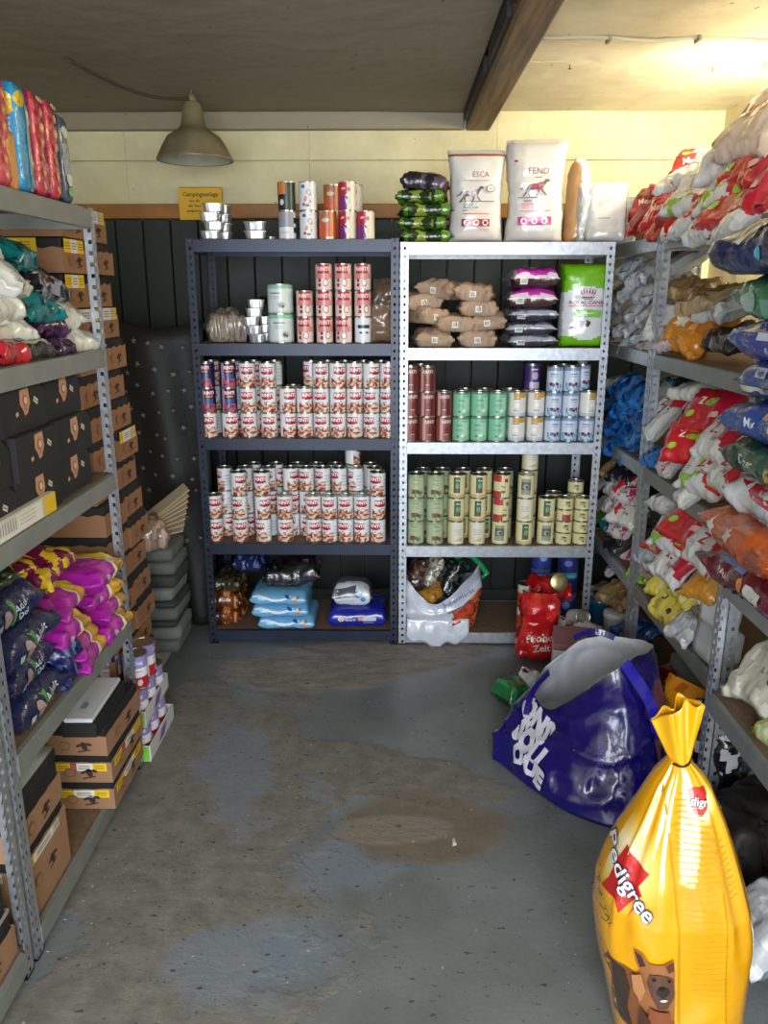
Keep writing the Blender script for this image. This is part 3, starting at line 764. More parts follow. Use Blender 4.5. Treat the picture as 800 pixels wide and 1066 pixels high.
T['cream-grey'] = [tin_template('tin', R1*1.06, H1, lambda a, t: ('#5a635a' if .35 < t < .75 else '#8f9a8a') if inr(a, 0, 36) and .15 < t < .85 else '#dad0a2', [('e', 0, .055, .014, .012, '#a7a08a'), ('e', .004, .054, .006, .008, '#3a3f3a')])]
T['white-cream'] = [tin_template('tin', R1*1.06, H1, lambda a, t: '#dcd8c8' if inr(a, 0, 50) else '#d9cd9a', [('r', 0, .05, .035, .002, '#9a9684'), ('r', 0, .06, .035, .002, '#9a9684'), ('r', 0, .07, .035, .002, '#9a9684'), ('p', [(-.02, .016), (.02, .016), (.02, .034)], '#d6b54a')])]
HS, RS = .0545, .036
T['small cream'] = [tin_template('tin', RS, HS, lambda a, t: '#d9cf9c' if not (inr(a, 0, 28) and .4 < t < .8) else '#b0a878', [('r', 0, .036, .016, .007, '#3f4a3a'), ('e', .006, .018, .006, .004, '#6f6a4a')], nrow=8)]
T['small red'] = [tin_template('tin', RS, HS, lambda a, t: '#a5433a' if inr(a, 8, 34) and t < .6 else '#d9cf9c', nrow=8)]
# top of the navy unit
T['black-orange'] = [tin_template('tin', .0365, .112, lambda a, t: ('#c9743a' if t > .58 else '#17191c') if inr(a, -25, 30) else ('#23382e' if a > 0 else '#1d1f22'), [('e', -.016, .033, .0095, .012, '#c9c6bf')])]
T['silver-grey'] = [tin_template('tin', .0365, .112, lambda a, t: ('#d3d3d6' if t < .42 else '#8e9096') if inr(a, -20, 60) else ('#23252a' if int(t*5) % 2 else '#d3d3d6'), [('r', -.01, .03, .03, .002, '#888c94'), ('r', -.01, .024, .03, .002, '#888c94')])]
sw = [('e', .008, .07, .010, .014, '#c88a76', .5), ('e', .009, .07, .006, .009, '#d8d9df'), ('e', -.006, .045, .007, .012, '#cf9a8a', -.5), ('e', -.014, .024, .006, .006, '#a6384a'), ('e', .002, .02, .008, .005, '#8c3148'), ('e', -.016, .093, .008, .007, '#5a5f96'), ('e', .014, .036, .004, .007, '#d0a091')]
T['white-coral'] = [tin_template('tin', .0365, .112, lambda a, t: '#d8dade', sw)]
T['orange-copper'] = [tin_template('tin', .0365, .112, lambda a, t: ('#c65a2a' if t < .55 else '#a8623f') if not inr(a, 38, 12) else '#d98a50', [('e', -.004, .077, .016, .011, '#d3bcab'), ('t', 'animonda', -.004, .085, .009, '#3a2a22'), ('e', -.003, .045, .014, .013, '#b3543a'), ('r', .014, .006, .03, .009, '#e8d9ca')])]
def c_crim(a, t):
    if a < -2 - 0*t and inr(a, -45, 50): return '#b01c38' if t > .5 else '#7b2478'
    if inr(a, 60, 50): return '#d9cdb8'
    return '#dcd2c6'
T['crimson-cream'] = [tin_template('tin', .0365, .112, c_crim, [('e', .006, .04, .013, .026, '#e8e2d6', .2), ('e', .006, .04, .010, .021, '#cfc8b8', .2), ('r', -.016, .085, .016, .008, '#e3b8c2', .2), ('e', -.002, .05, .004, .007, '#3a3f44', .4), ('e', .006, .082, .008, .008, '#c2606c')])]
# tall white / lilac tins low on the left
def c_lil(a, t):
    if t > .66: return '#8d84c0'
    if t < .36 and inr(a, 20, 70): return '#b5222e'
    return '#e2dfe6'
T['white-lilac'] = [tin_template('tin', .0415, .125, c_lil, [('e', .006, .026, .010, .012, '#ead6d3'), ('r', 0, .068, .03, .004, '#9a96b8'), ('t', 'Dog', .004, .1, .018, '#e9e6f4')])]
T['royal-blue'] = [tin_template('tin', .049, .12, lambda a, t: '#2b3c8c' if t < .8 else '#4b6cc0', [('e', 0, .06, .02, .02, '#8aa0d6'), ('r', 0, .09, .05, .008, '#c9d3ee')])]
T['turquoise-lidded'] = [tin_template('tin', .049, .11, lambda a, t: '#28327a' if t < .72 else '#3f9fc4', [('e', -.008, .045, .02, .016, '#6a7cc0'), ('r', 0, .09, .06, .01, '#6cc3de')])]
T['orange-white'] = [tin_template('tin', .038, .112, lambda a, t: '#d8cdbb' if t > .62 else ('#c4432e' if t > .18 else '#cf6a50'), [('e', -.008, .085, .008, .007, '#4a4038'), ('t', 'DOG', 0, .05, .018, '#f2e6da'), ('r', .01, .018, .03, .008, '#c9b7aa')])]
T['dull gold-topped'] = T['silver-grey']

COLS = []
def column(unit_, shelf, row, idx, px, kinds, z, Y, jitter=.001, rzj=.6, **kw):
    fw = Y*math.cos(TILT)-(z+.1-CAM_H)*math.sin(TILT); X = (px-400)/FPX*fw-Y*math.sin(YAW)
    COLS.append([unit_, shelf, row, idx, X, kinds, z, Y, rzj, max(T[k][0][2] for k in kinds)+.0016])
def flush_columns():
    """tins of one row are pushed apart until they only just stand side by side"""
    rows = {}
    for c in COLS: rows.setdefault((c[0], c[1], c[2]), []).append(c)
    for (u, sh, rw), cs in rows.items():
        x0, x1 = (-.868, .017) if u == 'navy unit' else (.022, .907); cs.sort(key=lambda c: c[4])
        for it in range(300):
            for a, b in zip(cs, cs[1:]):
                need = a[9]+b[9]-(b[4]-a[4])
                if need > 0: a[4] -= need/2+1e-5; b[4] += need/2+1e-5
            cs[0][4] = max(cs[0][4], x0+.006+cs[0][9]); cs[-1][4] = min(cs[-1][4], x1-.006-cs[-1][9])
        front = rows.get((u, sh, 'front'), cs)
        for c in cs:
            unit_, shelf, row, idx, X, kinds, z, Y, rzj, r_ = c; rr = random.Random(int(X*1300+Y*1000)+len(kinds)); zc = z+.0004
            if row == 'front': Y = BY+.018+r_+min(.008, max(0, Y-BY-.055))*.8
            for k, kind in enumerate(kinds):
                t = rr.choice(T[kind]); lv = 'bottom' if k == 0 else ('top' if k == len(kinds)-1 else ('second up' if k == 1 else ('third up' if k == 2 else 'fourth up')))
                lab = '%s tin, %s in %s column %s from left, %s\'s %s shelf' % (kind, lv, row, ORD[idx], unit_, shelf)
                if len(kinds) == 1: lab = '%s tin alone in %s column %s from left, %s\'s %s shelf' % (kind, row, ORD[idx], unit_, shelf)
                place_tin(t, X, Y, zc, lab, rr.uniform(-rzj, rzj), 'tins on the %s\'s %s shelf' % (unit_, shelf))
                zc += t[3]+.0003
W_, B_, P_, BC = 'white-red', 'navy-red', 'pink', 'white barcode'
# ---- navy unit, third shelf (z .98)
Z = .98; Y0 = BY+.055
cols = [(216, [W_, B_, B_]), (239, [W_, B_, B_]), (259, [W_]*3), (280, [W_]*3), (301, [W_]*2), (318, [W_]*2), (336, [W_]*3), (353, [W_]*3), (370, [W_]*3), (386, [W_]*3), (401.5, [W_]*3)]
for i, (px, ks) in enumerate(cols):
    column('navy unit', 'third', 'front', i, px+ (0 if i < 4 else 0), ks, Z, Y0+(.004*(i % 3)), 0.003)
for i, px in enumerate((222, 245, 266, 287, 306, 325, 342, 360, 379, 397)):
    column('navy unit', 'third', 'back', i, px, [W_]*(3 if i not in (4,) else 2), Z, Y0+.096, 0.003, rzj=1.5)
# ---- navy unit, fourth shelf (z .495)
Z = .495
cols = [(224, [W_]*2), (250, [W_]*3), (274, [W_]*3), (297, [W_]*2), (328, [W_]*2), (344.5, [W_]*2), (359, [W_]*2), (376, [W_]*2), (393, [W_]*3)]
for i, (px, ks) in enumerate(cols): column('navy unit', 'fourth', 'front', i, px, ks, Z, Y0+[.02, .0, 0, .006, .01, .0, .006, .004, .004][i], .002)
cols = [(236, [W_]*3), (257, [W_]*3), (281, [W_]*3), (304, [W_]*3), (320, [W_]*3), (337, [W_]*3), (354, [W_]*3), (371, [W_]*3), (390, [W_]*3)]
for i, (px, ks) in enumerate(cols): column('navy unit', 'fourth', 'middle', i, px, ks, Z, Y0+.096, .003, rzj=1.2)
cols = [(242, [W_]*2), (266, [W_]*3), (289, [W_]*3), (311, [W_]*3), (330, [W_]*3), (350, [W_]*3), (368, [W_]*4), (386, [W_]*3)]
for i, (px, ks) in enumerate(cols): column('navy unit', 'fourth', 'back', i, px, ks, Z, Y0+.178, .003, rzj=1.5)
# ---- navy unit, second shelf (z 1.39)
Z = 1.39
cols = [(292.5, ['big mint-topped']*2), (318, [P_]*2), (338, [P_]*3), (358, [P_]*3), (378, [BC, P_, P_])]
for i, (px, ks) in enumerate(cols): column('navy unit', 'second', 'front', i, px, ks, Z, Y0+[.025, .02, .0, .0, .012][i], .001, rzj=.25)
# ---- navy unit, top (z 1.812)
Z = 1.812
cols = [(299, ['silver-grey', 'black-orange']), (321, ['white-coral']*2), (341, ['orange-copper']), (362, ['crimson-cream']*2), (381, ['crimson-cream'])]
for i, (px, ks) in enumerate(cols): column('navy unit', 'top', 'front', i, px, ks, Z, Y0+.01, .001, rzj=.12)
column('navy unit', 'top', 'back', 0, 346, ['orange-copper']*2, Z, Y0+.100, .001, rzj=.1)
column('navy unit', 'top', 'back', 1, 369, ['crimson-cream']*2, Z, Y0+.100, .001, rzj=.1)
# ---- galvanised unit, third shelf (z .965)
Z = .965; RBn, MG, WG, PB, PU = 'reddish-brown', 'mint-green', 'white-gold', 'pale-blue', 'purple'
cols = [(431, [RBn]*3), (448, [RBn]*3), (462, [RBn]*2), (479, [MG]*2), (496, [MG]*2), (515, [MG]*2), (538, [WG]*2), (558, [WG]*2), (575, [PB]*3), (592, [PB]*3), (611, [PB, WG])]
for i, (px, ks) in enumerate(cols): column('galvanised unit', 'third', 'front', i, px, ks, Z, Y0+[.03, 0, .01, .0, .012, 0, 0, .01, .004, .004, .0][i], .001, rzj=.3)
cols = [(438, [RBn]*3), (484, [MG]*2), (504, [MG]*2), (530, [MG]*2), (552, [WG, WG, PU]), (584, [PB]*3), (603, [PB]*3)]
for i, (px, ks) in enumerate(cols): column('galvanised unit', 'third', 'back', i, px, ks, Z, Y0+.096, .002, rzj=.6)
# ---- galvanised unit, fourth shelf (z .487)
Z = .487; SG, CG, CR, CY, CW = 'sage-green', 'cream-green', 'cream-red', 'cream-grey', 'white-cream'
cols = [(433, [SG]*3), (453, [SG]*3), (475, [CW, CG, CG]), (497, [CW, CG, CG]), (521, [CY, CR, CR]), (546, [CG, CW, CY]), (568, [CY, CG])]
for i, (px, ks) in enumerate(cols): column('galvanised unit', 'fourth', 'front', i, px, ks, Z, Y0+[.006, 0, 0, .0, .006, .0, .006][i], .001, rzj=.2)
S1, S2 = 'small cream', 'small red'
cols = [(587, [S1, S1, S2, S1]), (605, [S1]*4)]
for i, (px, ks) in enumerate(cols): column('galvanised unit', 'fourth', 'front', i+7, px, ks, Z, Y0+.004, .001, rzj=.2)
cols = [(440, [SG]*3), (460, [SG]*3), (481, [CG]*3), (503, [CG]*3), (524, [SG]*3), (549, [CW, CG, CG, CW]), (575, [CY, CG]), (597, [S1]*5)]
for i, (px, ks) in enumerate(cols): column('galvanised unit', 'fourth', 'back', i, px, ks, Z, Y0+.098, .001, rzj=.5)

# ================================================================ FOIL TRAYS
def foil_tray(w_=.085, h_=.03, lidc='#d9dadb'):
    g = G(); rr = []
    for (s, z) in ((.80, 0), (.86, .004), (.96, h_-.004), (1.06, h_-.003), (1.06, h_-.001), (.99, h_)):
        rr.append((s, z))
    n = 32; V = []; F = []
    for s, z in rr:
        for j in range(n):
            a = 2*PI*j/n; q = 1+ (.012 if j % 2 else -.012)*(0 if z > h_-.004 else 1)
            V.append((w_/2*s*q*sgnpow(math.cos(a), .6), w_*.36*s*q*sgnpow(math.sin(a), .6), z))
    for i in range(len(rr)-1):
        for j in range(n): k = (j+1) % n; F.append((i*n+j, i*n+k, (i+1)*n+k, (i+1)*n+j))
    F.append(list(range(n))[::-1]); b_ = mesh('foil_cup', V, F, M['foiltray'])
    V2 = [V[(len(rr)-1)*n+j] for j in range(n)]; l = mesh('foil_lid', V2, [list(range(n))], [M['matt']], None, [lidc])
    return [('cup', b_), ('lid', l)]
ft = foil_tray(); fw = foil_tray(.078, .036, '#eceae4'); LV = ['bottom', 'second', 'third', 'fourth', 'fifth', 'top']
def lvl(k, n): return 'top' if k == n-1 else LV[k]
for k in range(4):
    for j, xx in enumerate((-.79, )): place_parts('foil_tray', ft, (unpix(219+4*(k % 2), 230, Y=3.52).x, 3.52, 1.812+k*.036), (0, 0, .05*k), 'ribbed aluminium food tray, %s in the taller stack left on navy unit\'s top' % lvl(k, 4), 'tray', 'foil trays on the navy unit', (1, 1, 1.18))
for k in range(4):
    place_parts('foil_tray', ft, (unpix(231, 230, Y=3.60).x, 3.60, 1.812+k*.036), (0, 0, -.1*k), 'ribbed aluminium food tray, %s in the stack behind the taller foil stack' % lvl(k, 4), 'tray', 'foil trays on the navy unit', (1, 1, 1.18))
for k in range(2):
    place_parts('foil_tray', ft, (unpix(266, 230, Y=3.52).x, 3.52, 1.812+k*.036), (0, 0, -.06*k), 'ribbed aluminium food tray, %s of the low pair left of the tins' % ('lower' if k == 0 else 'upper'), 'tray', 'foil trays on the navy unit', (1.1, 1, 1.18))
place_parts('foil_tray', ft, (unpix(283, 240, Y=3.60).x, 3.60, 1.812), (0, 0, .4), 'small foil cup lying alone between low tray pair and silver tin', 'tray', None, (.45, .5, .6))
for k in range(5):
    place_parts('foil_tray', fw, (unpix(266+[2, -1, -4, 0, 2][k], 340, Y=3.52).x, 3.51, 1.39+k*.0362), (0, 0, .08*(k-2)), 'white-lidded foil tray, %s in the stack beside the mint-topped tins' % lvl(k, 5), 'tray', 'foil trays on the second shelf', (.92, 1, 1))
for k in range(3):
    place_parts('foil_tray', fw, (unpix(277, 345, Y=3.62).x, 3.60, 1.39+k*.0362), (0, 0, .1), 'white-lidded foil tray, %s in the short stack behind the white tray stack' % lvl(k, 3), 'tray', 'foil trays on the second shelf', (.7, 1, 1))

# ================================================================ BAGS ON THE BACK UNITS
def upright(name, me, x, y, z, label, cat='bag', lean=0.0, yaw=0.0, group=None, L=.4, squash=1.0):
    """bag_mesh stands on its x- end, printed side facing -y"""
    # local: x -> up, z -> -y (front), y -> -x..  (y is mirrored so that art reads properly)
    m = Matrix(((0, -1, 0, 0), (0, 0, -1, 0), (1, 0, 0, 0), (0, 0, 0, 1)))     # x->z, y->-x, z->-y
    o = obj(name, me, None, mat=Matrix.Translation((x, y, z)) @ Matrix.Rotation(yaw, 4, 'Z') @ Matrix.Rotation(lean, 4, 'X') @ m @ Matrix.Diagonal((squash, 1, 1, 1)) @ Matrix.Translation((L/2/squash, 0, 0)))
    return tag(o, label, cat, group)
# art for upright bags is written with x = height: rotate text by +90deg => here y->x, so text at rot PI/2 mirrored? handled by ROT
def up_art(art):
    """art given as seen (x right, y up) -> bag plane (x up, y right)"""
    return [('raw', [(y, -x) for x, y in V], F, col) for V, F, col in (art2d(e) for e in art)]
_a2 = art2d
def art2d(e):
    if e[0] == 'raw': return e[1], e[2], e[3]
    return _a2(e)
def dog(cx, cy, s, c1, c2=None):
    c2 = c2 or c1; P = lambda pts: [(cx+x*s, cy+y*s) for x, y in pts]
    return [('e', cx, cy, .42*s, .15*s, c1, .08), ('e', cx+.30*s, cy+.04*s, .17*s, .17*s, c1), ('p', P([(.32, .1), (.52, .30), (.62, .24), (.46, -.02)]), c1), ('e', cx+.62*s, cy+.29*s, .13*s, .07*s, c1, -.15),
            ('p', P([(-.38, .05), (-.30, -.05), (-.48, -.30), (-.62, -.46), (-.56, -.48), (-.38, -.32)]), c1), ('p', P([(-.34, .0), (-.2, -.05), (-.28, -.3), (-.20, -.48), (-.27, -.48), (-.36, -.3)]), c1),
            ('p', P([(.24, -.05), (.36, -.02), (.46, -.22), (.62, -.4), (.56, -.44), (.38, -.26)]), c1), ('p', P([(.16, -.04), (.30, -.06), (.22, -.3), (.12, -.47), (.06, -.46), (.14, -.28)]), c1),
            ('p', P([(-.40, .08), (-.55, -.1), (-.72, -.16), (-.74, -.12), (-.58, -.03), (-.44, .12)]), c1)] + ([('e', cx+.0*s, cy-.0*s, .12*s, .08*s, c2), ('e', cx+.22*s, cy+.03*s, .09*s, .09*s, c2)] if c2 != c1 else [])
def stack_up(g_): return g_
def whitebag_col(strip, edge):
    def f(u, v, top, rr):
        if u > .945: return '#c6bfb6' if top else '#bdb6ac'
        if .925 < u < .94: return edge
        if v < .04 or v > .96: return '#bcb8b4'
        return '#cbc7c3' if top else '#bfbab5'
    return f
a1 = [('t', 'ESCA', .012, .082, .03, '#a23b4a', 0, -.005), ('r', -.005, .060, .11, .0025, '#8a8488'), ('r', .0, .055, .07, .0018, '#a9a2a2')] + dog(-.03, .010, .075, '#5e4b48', '#a8423c') + [
      ('e', .053, .028, .017, .015, '#5b5658'), ('e', .053, .028, .014, .012, '#d6d2ce'), ('t', 'x', .053, .028, .014, '#5b5658'), ('r', -.0, -.022, .14, .003, '#4a4446'), ('t', 'ADULT', -.038, -.034, .013, '#4a4044'), ('t', 'Medium breed', -.028, -.045, .010, '#5a5054'), ('t', 'Lamb', -.05, -.057, .009, '#6a6064'),
      ('r', -.005, -.070, .11, .0025, '#c2553c'), ('r', -.006, -.105, .115, .028, '#8a1f30')] + [q for i, x in enumerate((-.043, -.004, .034)) for q in (('e', x, -.105, .012, .012, '#e9e0dc'), ('e', x, -.105, .008, .008, '#8a1f30'))] + [('r', -.0, -.13, .10, .002, '#b9948c'), ('r', -.0, -.136, .10, .002, '#b9948c')]
m1 = bag_mesh('white_bag', .365, .245, .125, whitebag_col(0, '#a4553f'), up_art(a1), 3, .006, nu=40, nv=40, ends=(0, 1), mat='film', waist=.16, step=.015, freq=6)
a2_ = [('r', -.083, .115, .014, .008, '#a23038'), ('t', 'FEND', .01, .075, .034, '#b0605a', 0, -.005), ('t', 'FEND', .01, .075, .034, '#8d3038', 0, -.012), ('r', .01, .052, .03, .003, '#7a6a6a')] + dog(-.004, .016, .08, '#7d5a5a', '#c23a6a') + [
      ('r', -.03, -.026, .08, .003, '#4a4446'), ('t', 'Senior', -.03, -.038, .013, '#b8405c'), ('r', -.03, -.05, .05, .0025, '#c4586e'), ('r', -.03, -.058, .05, .0025, '#c4586e'), ('r', -.03, -.066, .05, .0025, '#c4586e'), ('r', .0, -.078, .13, .0025, '#b97a4a'), ('r', .0, -.116, .135, .032, '#c2347c')] + [q for i, x in enumerate((-.043, .0, .040)) for q in (('e', x, -.116, .013, .013, '#efdfe6'), ('e', x, -.116, .006, .008, '#c2347c'))] + [('r', .0, -.142, .1, .002, '#b9a49c'), ('r', .0, -.15, .12, .002, '#b9a49c')]
m2 = bag_mesh('white_bag', .405, .25, .135, whitebag_col(0, '#b98a5a'), up_art(a2_), 11, .0075, nu=42, nv=40, ends=(0, 1), mat='film', waist=.12, step=.015, freq=6)
gx = lambda px, py, Y: unpix(px, py, Y=Y).x
upright('dry_food_bag', m1, gx(494, 245, 3.6), 3.63, 1.80, 'white dry food bag with brown dog print and dark red bar, on galvanised unit', L=.365)
upright('dry_food_bag', m2, gx(558, 245, 3.6)-.01, 3.63, 1.80, 'taller white dry food bag with pink bar beside the brown-printed one', L=.405, yaw=-.12, lean=.02)
def sidecol(u, v, top, rr): return '#b58a5e' if v > .7 else '#c9c5c2'
upright('dry_food_bag', bag_mesh('side_bag', .34, .11, .10, sidecol, (), 21, .006, ends=(0, 1), mat='film', taper=.5, waist=.05), gx(594, 245, 3.64), 3.66, 1.80, 'narrow white and brown bag seen edge-on right of pink-barred bag', L=.34, yaw=.5)
def wcol(u, v, top, rr): return '#9aa0a2' if abs(v-.5) > .47 else '#c6c6c4'
for i, (px, w_, l, s, y, yw, ln) in enumerate(((607, .10, .24, 31, 3.62, .3, .05), (630, .16, .235, 32, 3.57, -.2, -.12), (648, .13, .19, 34, 3.66, -.5, .05))):
    upright('treat_pouch', bag_mesh('pouch', l, w_, .07, wcol, up_art([('r', 0, .03, w_*.4, .02, '#c3c5c4'), ('r', -.01, -.03, w_*.3, .004, '#8f9698')]), s, .009, ends=(0, 1), waist=.05, mat='film'), gx(px, 245, y), y, 1.80,
            ['thin off-white pouch standing behind the slumped white one, corner of top shelf', 'slumped plain white pouch at the right end of galvanised unit\'s top', 'plain white pouch tucked behind the slumped white pouch and red bags'][i], lean=ln, yaw=yw, L=l)
# lime and white bag with crown
def limecol(u, v, top, rr):
    arch = .62+.10*math.cos((v-.5)*2.6)
    if u > arch or u < .115+.02*math.sin(v*9): return '#6fb31a' if (top and .06 < v < .94) else '#4d8a12'
    if v < .05 or v > .95: return '#a9adb4'
    return '#d3d5db'
crown = []
for i, x in enumerate((-.03, -.019, -.007, .007, .019, .03)):
    z = .058+.012*math.cos(x*40); crown += [('e', x, z+.006, .0032, .0032, '#a8182c'), ('p', [(x-.0035, z), (x+.0035, z), (x*.75+.002, z-.014), (x*.75-.002, z-.014)], '#a8182c')]
crown += [('r', 0, .038, .05, .0045, '#a8182c'), ('r', 0, .031, .042, .003, '#a8182c')]
al = crown + [('t', 'ROYAL CANIN', .0, .014, .0235, '#93303a', 0, .01), ('r', .0, -.001, .155, .003, '#b5404a'), ('p', [(-.045, -.02), (-.01, -.016), (.05, -.02), (.06, -.03), (.055, -.054), (-.05, -.048), (-.055, -.034)], '#79b83a'), ('r', 0, -.034, .05, .008, '#b9d690'),
     ('e', -.018, -.085, .008, .014, '#2b2420', -.3), ('e', .006, -.084, .008, .015, '#3a302a', -.5), ('e', -.022, -.072, .005, .005, '#2b2420'), ('e', .003, -.07, .005, .005, '#3a302a'), ('e', -.06, -.098, .007, .004, '#33415f'), ('e', -.048, -.103, .004, .003, '#4a5878')]
ml = bag_mesh('lime_bag', .385, .215, .11, limecol, up_art(al), 5, .006, nu=44, nv=44, ends=(0, 0), mat='film', waist=.03, step=.012, freq=6)
upright('dry_food_bag', ml, gx(607, 360, 3.55), 3.60, 1.372, 'lime green and white dry food bag with red crown print, standing upright', L=.347, lean=-.0, yaw=-.05, squash=.9)
def flat(name, me, px, py, Y, z, label, cat='pouch', yaw=0.0, roll=0.0, pitch=0.0, group=None, scale=None, dx=0.0):
    """bag lying flat, its length along world x, printed edge toward -y"""
    return place(name, me, (gx(px, py, Y)+dx, Y, z), (roll, pitch, yaw), label, cat, group, scale)
# brown paper pouches
def papercol(u, v, top, rr): return '#a68c76' if rr.random() > .12 else '#9b806a'
pap = [bag_mesh('paper', .205, .22, .088, papercol, (), s, .014, ends=(1, 1), mat='matt', waist=.22, freq=8, back=()) for s in (1, 2, 3)]
# white barcode sticker on the edge facing the aisle (local -y side)
def stick(me_v, w_=.032, h_=.03, cx=0.0, T_=.08, base='#e8e6e1', lines=True, mat='matt', zc=None, extra=()):
    V = [v.co.copy() for v in me_v.vertices]; F = [list(p.vertices) for p in me_v.polygons]
    g = G(); fn = caster(V, F, (0, 0, zc if zc is not None else T_*.45), (1, 0, 0), (0, 0, 1))
    art = [('r', cx, 0, w_, h_, base)]
    if lines: art += [('r', cx+(k-3)*w_*.11, 0, w_*(.05 if k % 2 else .03), h_*.62, '#4a4a4c') for k in range(7)]
    lay(g, art+list(extra), fn, .01); return g.mesh('sticker', [M['matt']])
papst = [stick(p) for p in pap]
for i, (px, py, z, Y, s, yw, pit) in enumerate(((450, 350, 0, 3.56, 0, .1, .03), (498, 350, 0, 3.56, 1, -.12, -.03), (470, 345, .064, 3.56, 2, .15, .02), (508, 335, .070, 3.57, 0, -.1, -.12), (444, 330, .095, 3.56, 1, .5, .10), (497, 318, .128, 3.57, 2, 0, .0), (437, 318, .155, 3.58, 2, .3, -.10), (458, 300, .205, 3.59, 0, -.5, .14), (494, 298, .190, 3.58, 1, -.2, .10))):
    labs = ['bottom left of the pile', 'bottom right of the pile', 'second layer middle', 'second layer right end', 'middle of the left heap, turned', 'upper right heap', 'high on the left beside post', 'topmost on the left heap', 'topmost on the right heap']
    e = empty('paper_pouch', (gx(px, py, Y), Y, 1.372+z), (0, pit, yw)); tag(e, 'brown paper pouch with white sticker, %s on galvanised unit' % labs[i], 'pouch', 'brown paper pouches')
    e.scale = (.82, .82, .86); obj('paper_body', pap[s], e); obj('barcode_sticker', papst[s], e)
# magenta / grey flat bags
def magcol(u, v, top, rr):
    return '#b428a0' if not (.0 < u < .1) else '#8d8f96'
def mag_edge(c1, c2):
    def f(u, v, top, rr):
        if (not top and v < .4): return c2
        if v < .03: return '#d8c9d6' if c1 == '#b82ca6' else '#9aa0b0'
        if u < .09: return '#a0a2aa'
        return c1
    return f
mg = [bag_mesh('magenta', .215, .27, .062, mag_edge('#b82ca6', '#4a3430'), (), s, .007, mat='foil', ends=(1, 1), waist=.05) for s in (4, 5)]
gr = [bag_mesh('greybag', .215, .27, .058, mag_edge('#6d7484', '#3e3a40'), (), s, .007, mat='foil', ends=(1, 1), waist=.05) for s in (6, 7, 8)]
seq = [(gr[0], 'grey-blue'), (gr[1], 'grey-blue'), (gr[2], 'silver-grey'), (mg[0], 'magenta'), (mg[1], 'bright magenta')]
zz = 1.372
for k, (me, nm) in enumerate(seq):
    e = empty('food_pouch', (gx(551, 330, 3.57)+.004*(k % 2), 3.60, zz), (0, 0, .05*(-1)**k)); tag(e, '%s flat food bag, %s in the pile beside brown paper pouches' % (nm, lvl(k, 5)), 'bag', 'flat bags beside the paper pouches')
    obj('bag_body', me, e); obj('barcode_sticker', stick(me, .034, .02, -.055, .05), e); zz += [.052, .055, .058, .078, .05][k]
    if k == 3: e.scale = (1, 1, 1.3)
    if k == 4: e.scale = (.93, 1, 1.4)
# green bag pile on top (px 414-470)
def greencol(u, v, top, rr):
    n = noise.noise(Vector((u*5, v*7, 2.2)))
    if n > .42: return '#7c8a34'
    if v < .15: return '#1e3312' if n > 0 else '#4f7d1c'
    return '#33581a' if n > .0 else '#18240f'
def blackbag(u, v, top, rr):
    n = noise.noise(Vector((u*5, v*7, 8.2))); return '#5a4a5a' if n > .3 else ('#23202a' if u < .75 else '#4a2c22')
grn = [bag_mesh('greenbag', .215, .24, .058, greencol, (), s, .009, mat='foil', waist=.1) for s in (12, 13)]
for k in range(4):
    flat('food_pouch', grn[k % 2], 442-2*(k == 3), 235-k*15, 3.61, 1.80+k*.052, 'shiny dark green food pouch, %s of the green pile beneath the black pouch' % lvl(k, 4), 'pouch', .08*(-1)**k, group='green pouches on the galvanised unit')
flat('food_pouch', bag_mesh('blackbag', .20, .22, .075, blackbag, (), 15, .01, mat='foil'), 443, 185, 3.61, 1.80+4*.052, 'black glossy pouch lying on top of the green pouch pile', 'pouch', -.1, pitch=.08)
# grey crumpled sack behind the trays, brown crumpled bag at the right post, dark blanket
def blanketcol(u, v, top, rr): return '#15110f'
flat('blanket', bag_mesh('blanket', .62, .2, .17, blanketcol, (), 41, .03, ends=(0, 0), mat='matt', freq=5), 330, 320, 3.76, 1.40, 'folded black blanket lying behind the tins on the second shelf', 'blanket')
def sackcol(u, v, top, rr): return '#8f8378' if rr.random() > .3 else '#6f655c'
flat('plastic_sack', bag_mesh('sack', .17, .22, .13, sackcol, (), 42, .022, ends=(1, 0), mat='film', freq=10), 234, 340, 3.60, 1.39, 'crumpled clear plastic sack of beige sticks left of the foil trays', 'bag', .3)
upright('paper_sack', bag_mesh('sack2', .27, .13, .12, lambda u, v, t, r: '#7d6450' if u < .6 else '#5a4a40', (), 44, .02, ends=(0, 1), mat='film', taper=.4), gx(399, 340, 3.62), 3.64, 1.39, 'crumpled brown plastic bag squeezed against right post of navy unit', L=.27, lean=.05)

# ---- lowest shelves
z = .068
def orangecol(u, v, top, rr):
    n = noise.noise(Vector((u*7, v*5, 1.2))); return '#d08a50' if n > .28 else ('#6e3416' if n > -.25 else '#381a0c')
ob = [bag_mesh('orangebag', .165, .25, .085, orangecol, (), s, .009, mat='foil', waist=.1) for s in (51, 52)]
flat('food_pouch', ob[0], 240, 640, 3.62, z, 'glossy orange-brown food pouch, lower of two at left of lowest shelf', 'pouch')
flat('food_pouch', ob[1], 238, 612, 3.62, z+.078, 'glossy orange-brown food pouch resting on the lower one, lowest shelf', 'pouch', .06, scale=(.92, 1, 1.1))
flat('food_pouch', bag_mesh('olive', .15, .22, .07, mottle('#3a3324', ('#6d6242', '#1c1812'), 14), (), 53, .012), 241, 596, 3.63, z+.165, 'olive brown crumpled pouch lying on the orange-brown ones', 'pouch', -.1)
flat('food_pouch', bag_mesh('bluesm', .14, .16, .07, mottle('#1d2450', ('#5a6aa0',), 14), (), 54, .012), 262, 580, 3.66, z+.245, 'dark blue pouch lying highest at left of lowest navy shelf', 'pouch', -.2)
def pbcol(u, v, top, rr):
    return '#74b4dc' if v > .03 else '#6aa9d2'
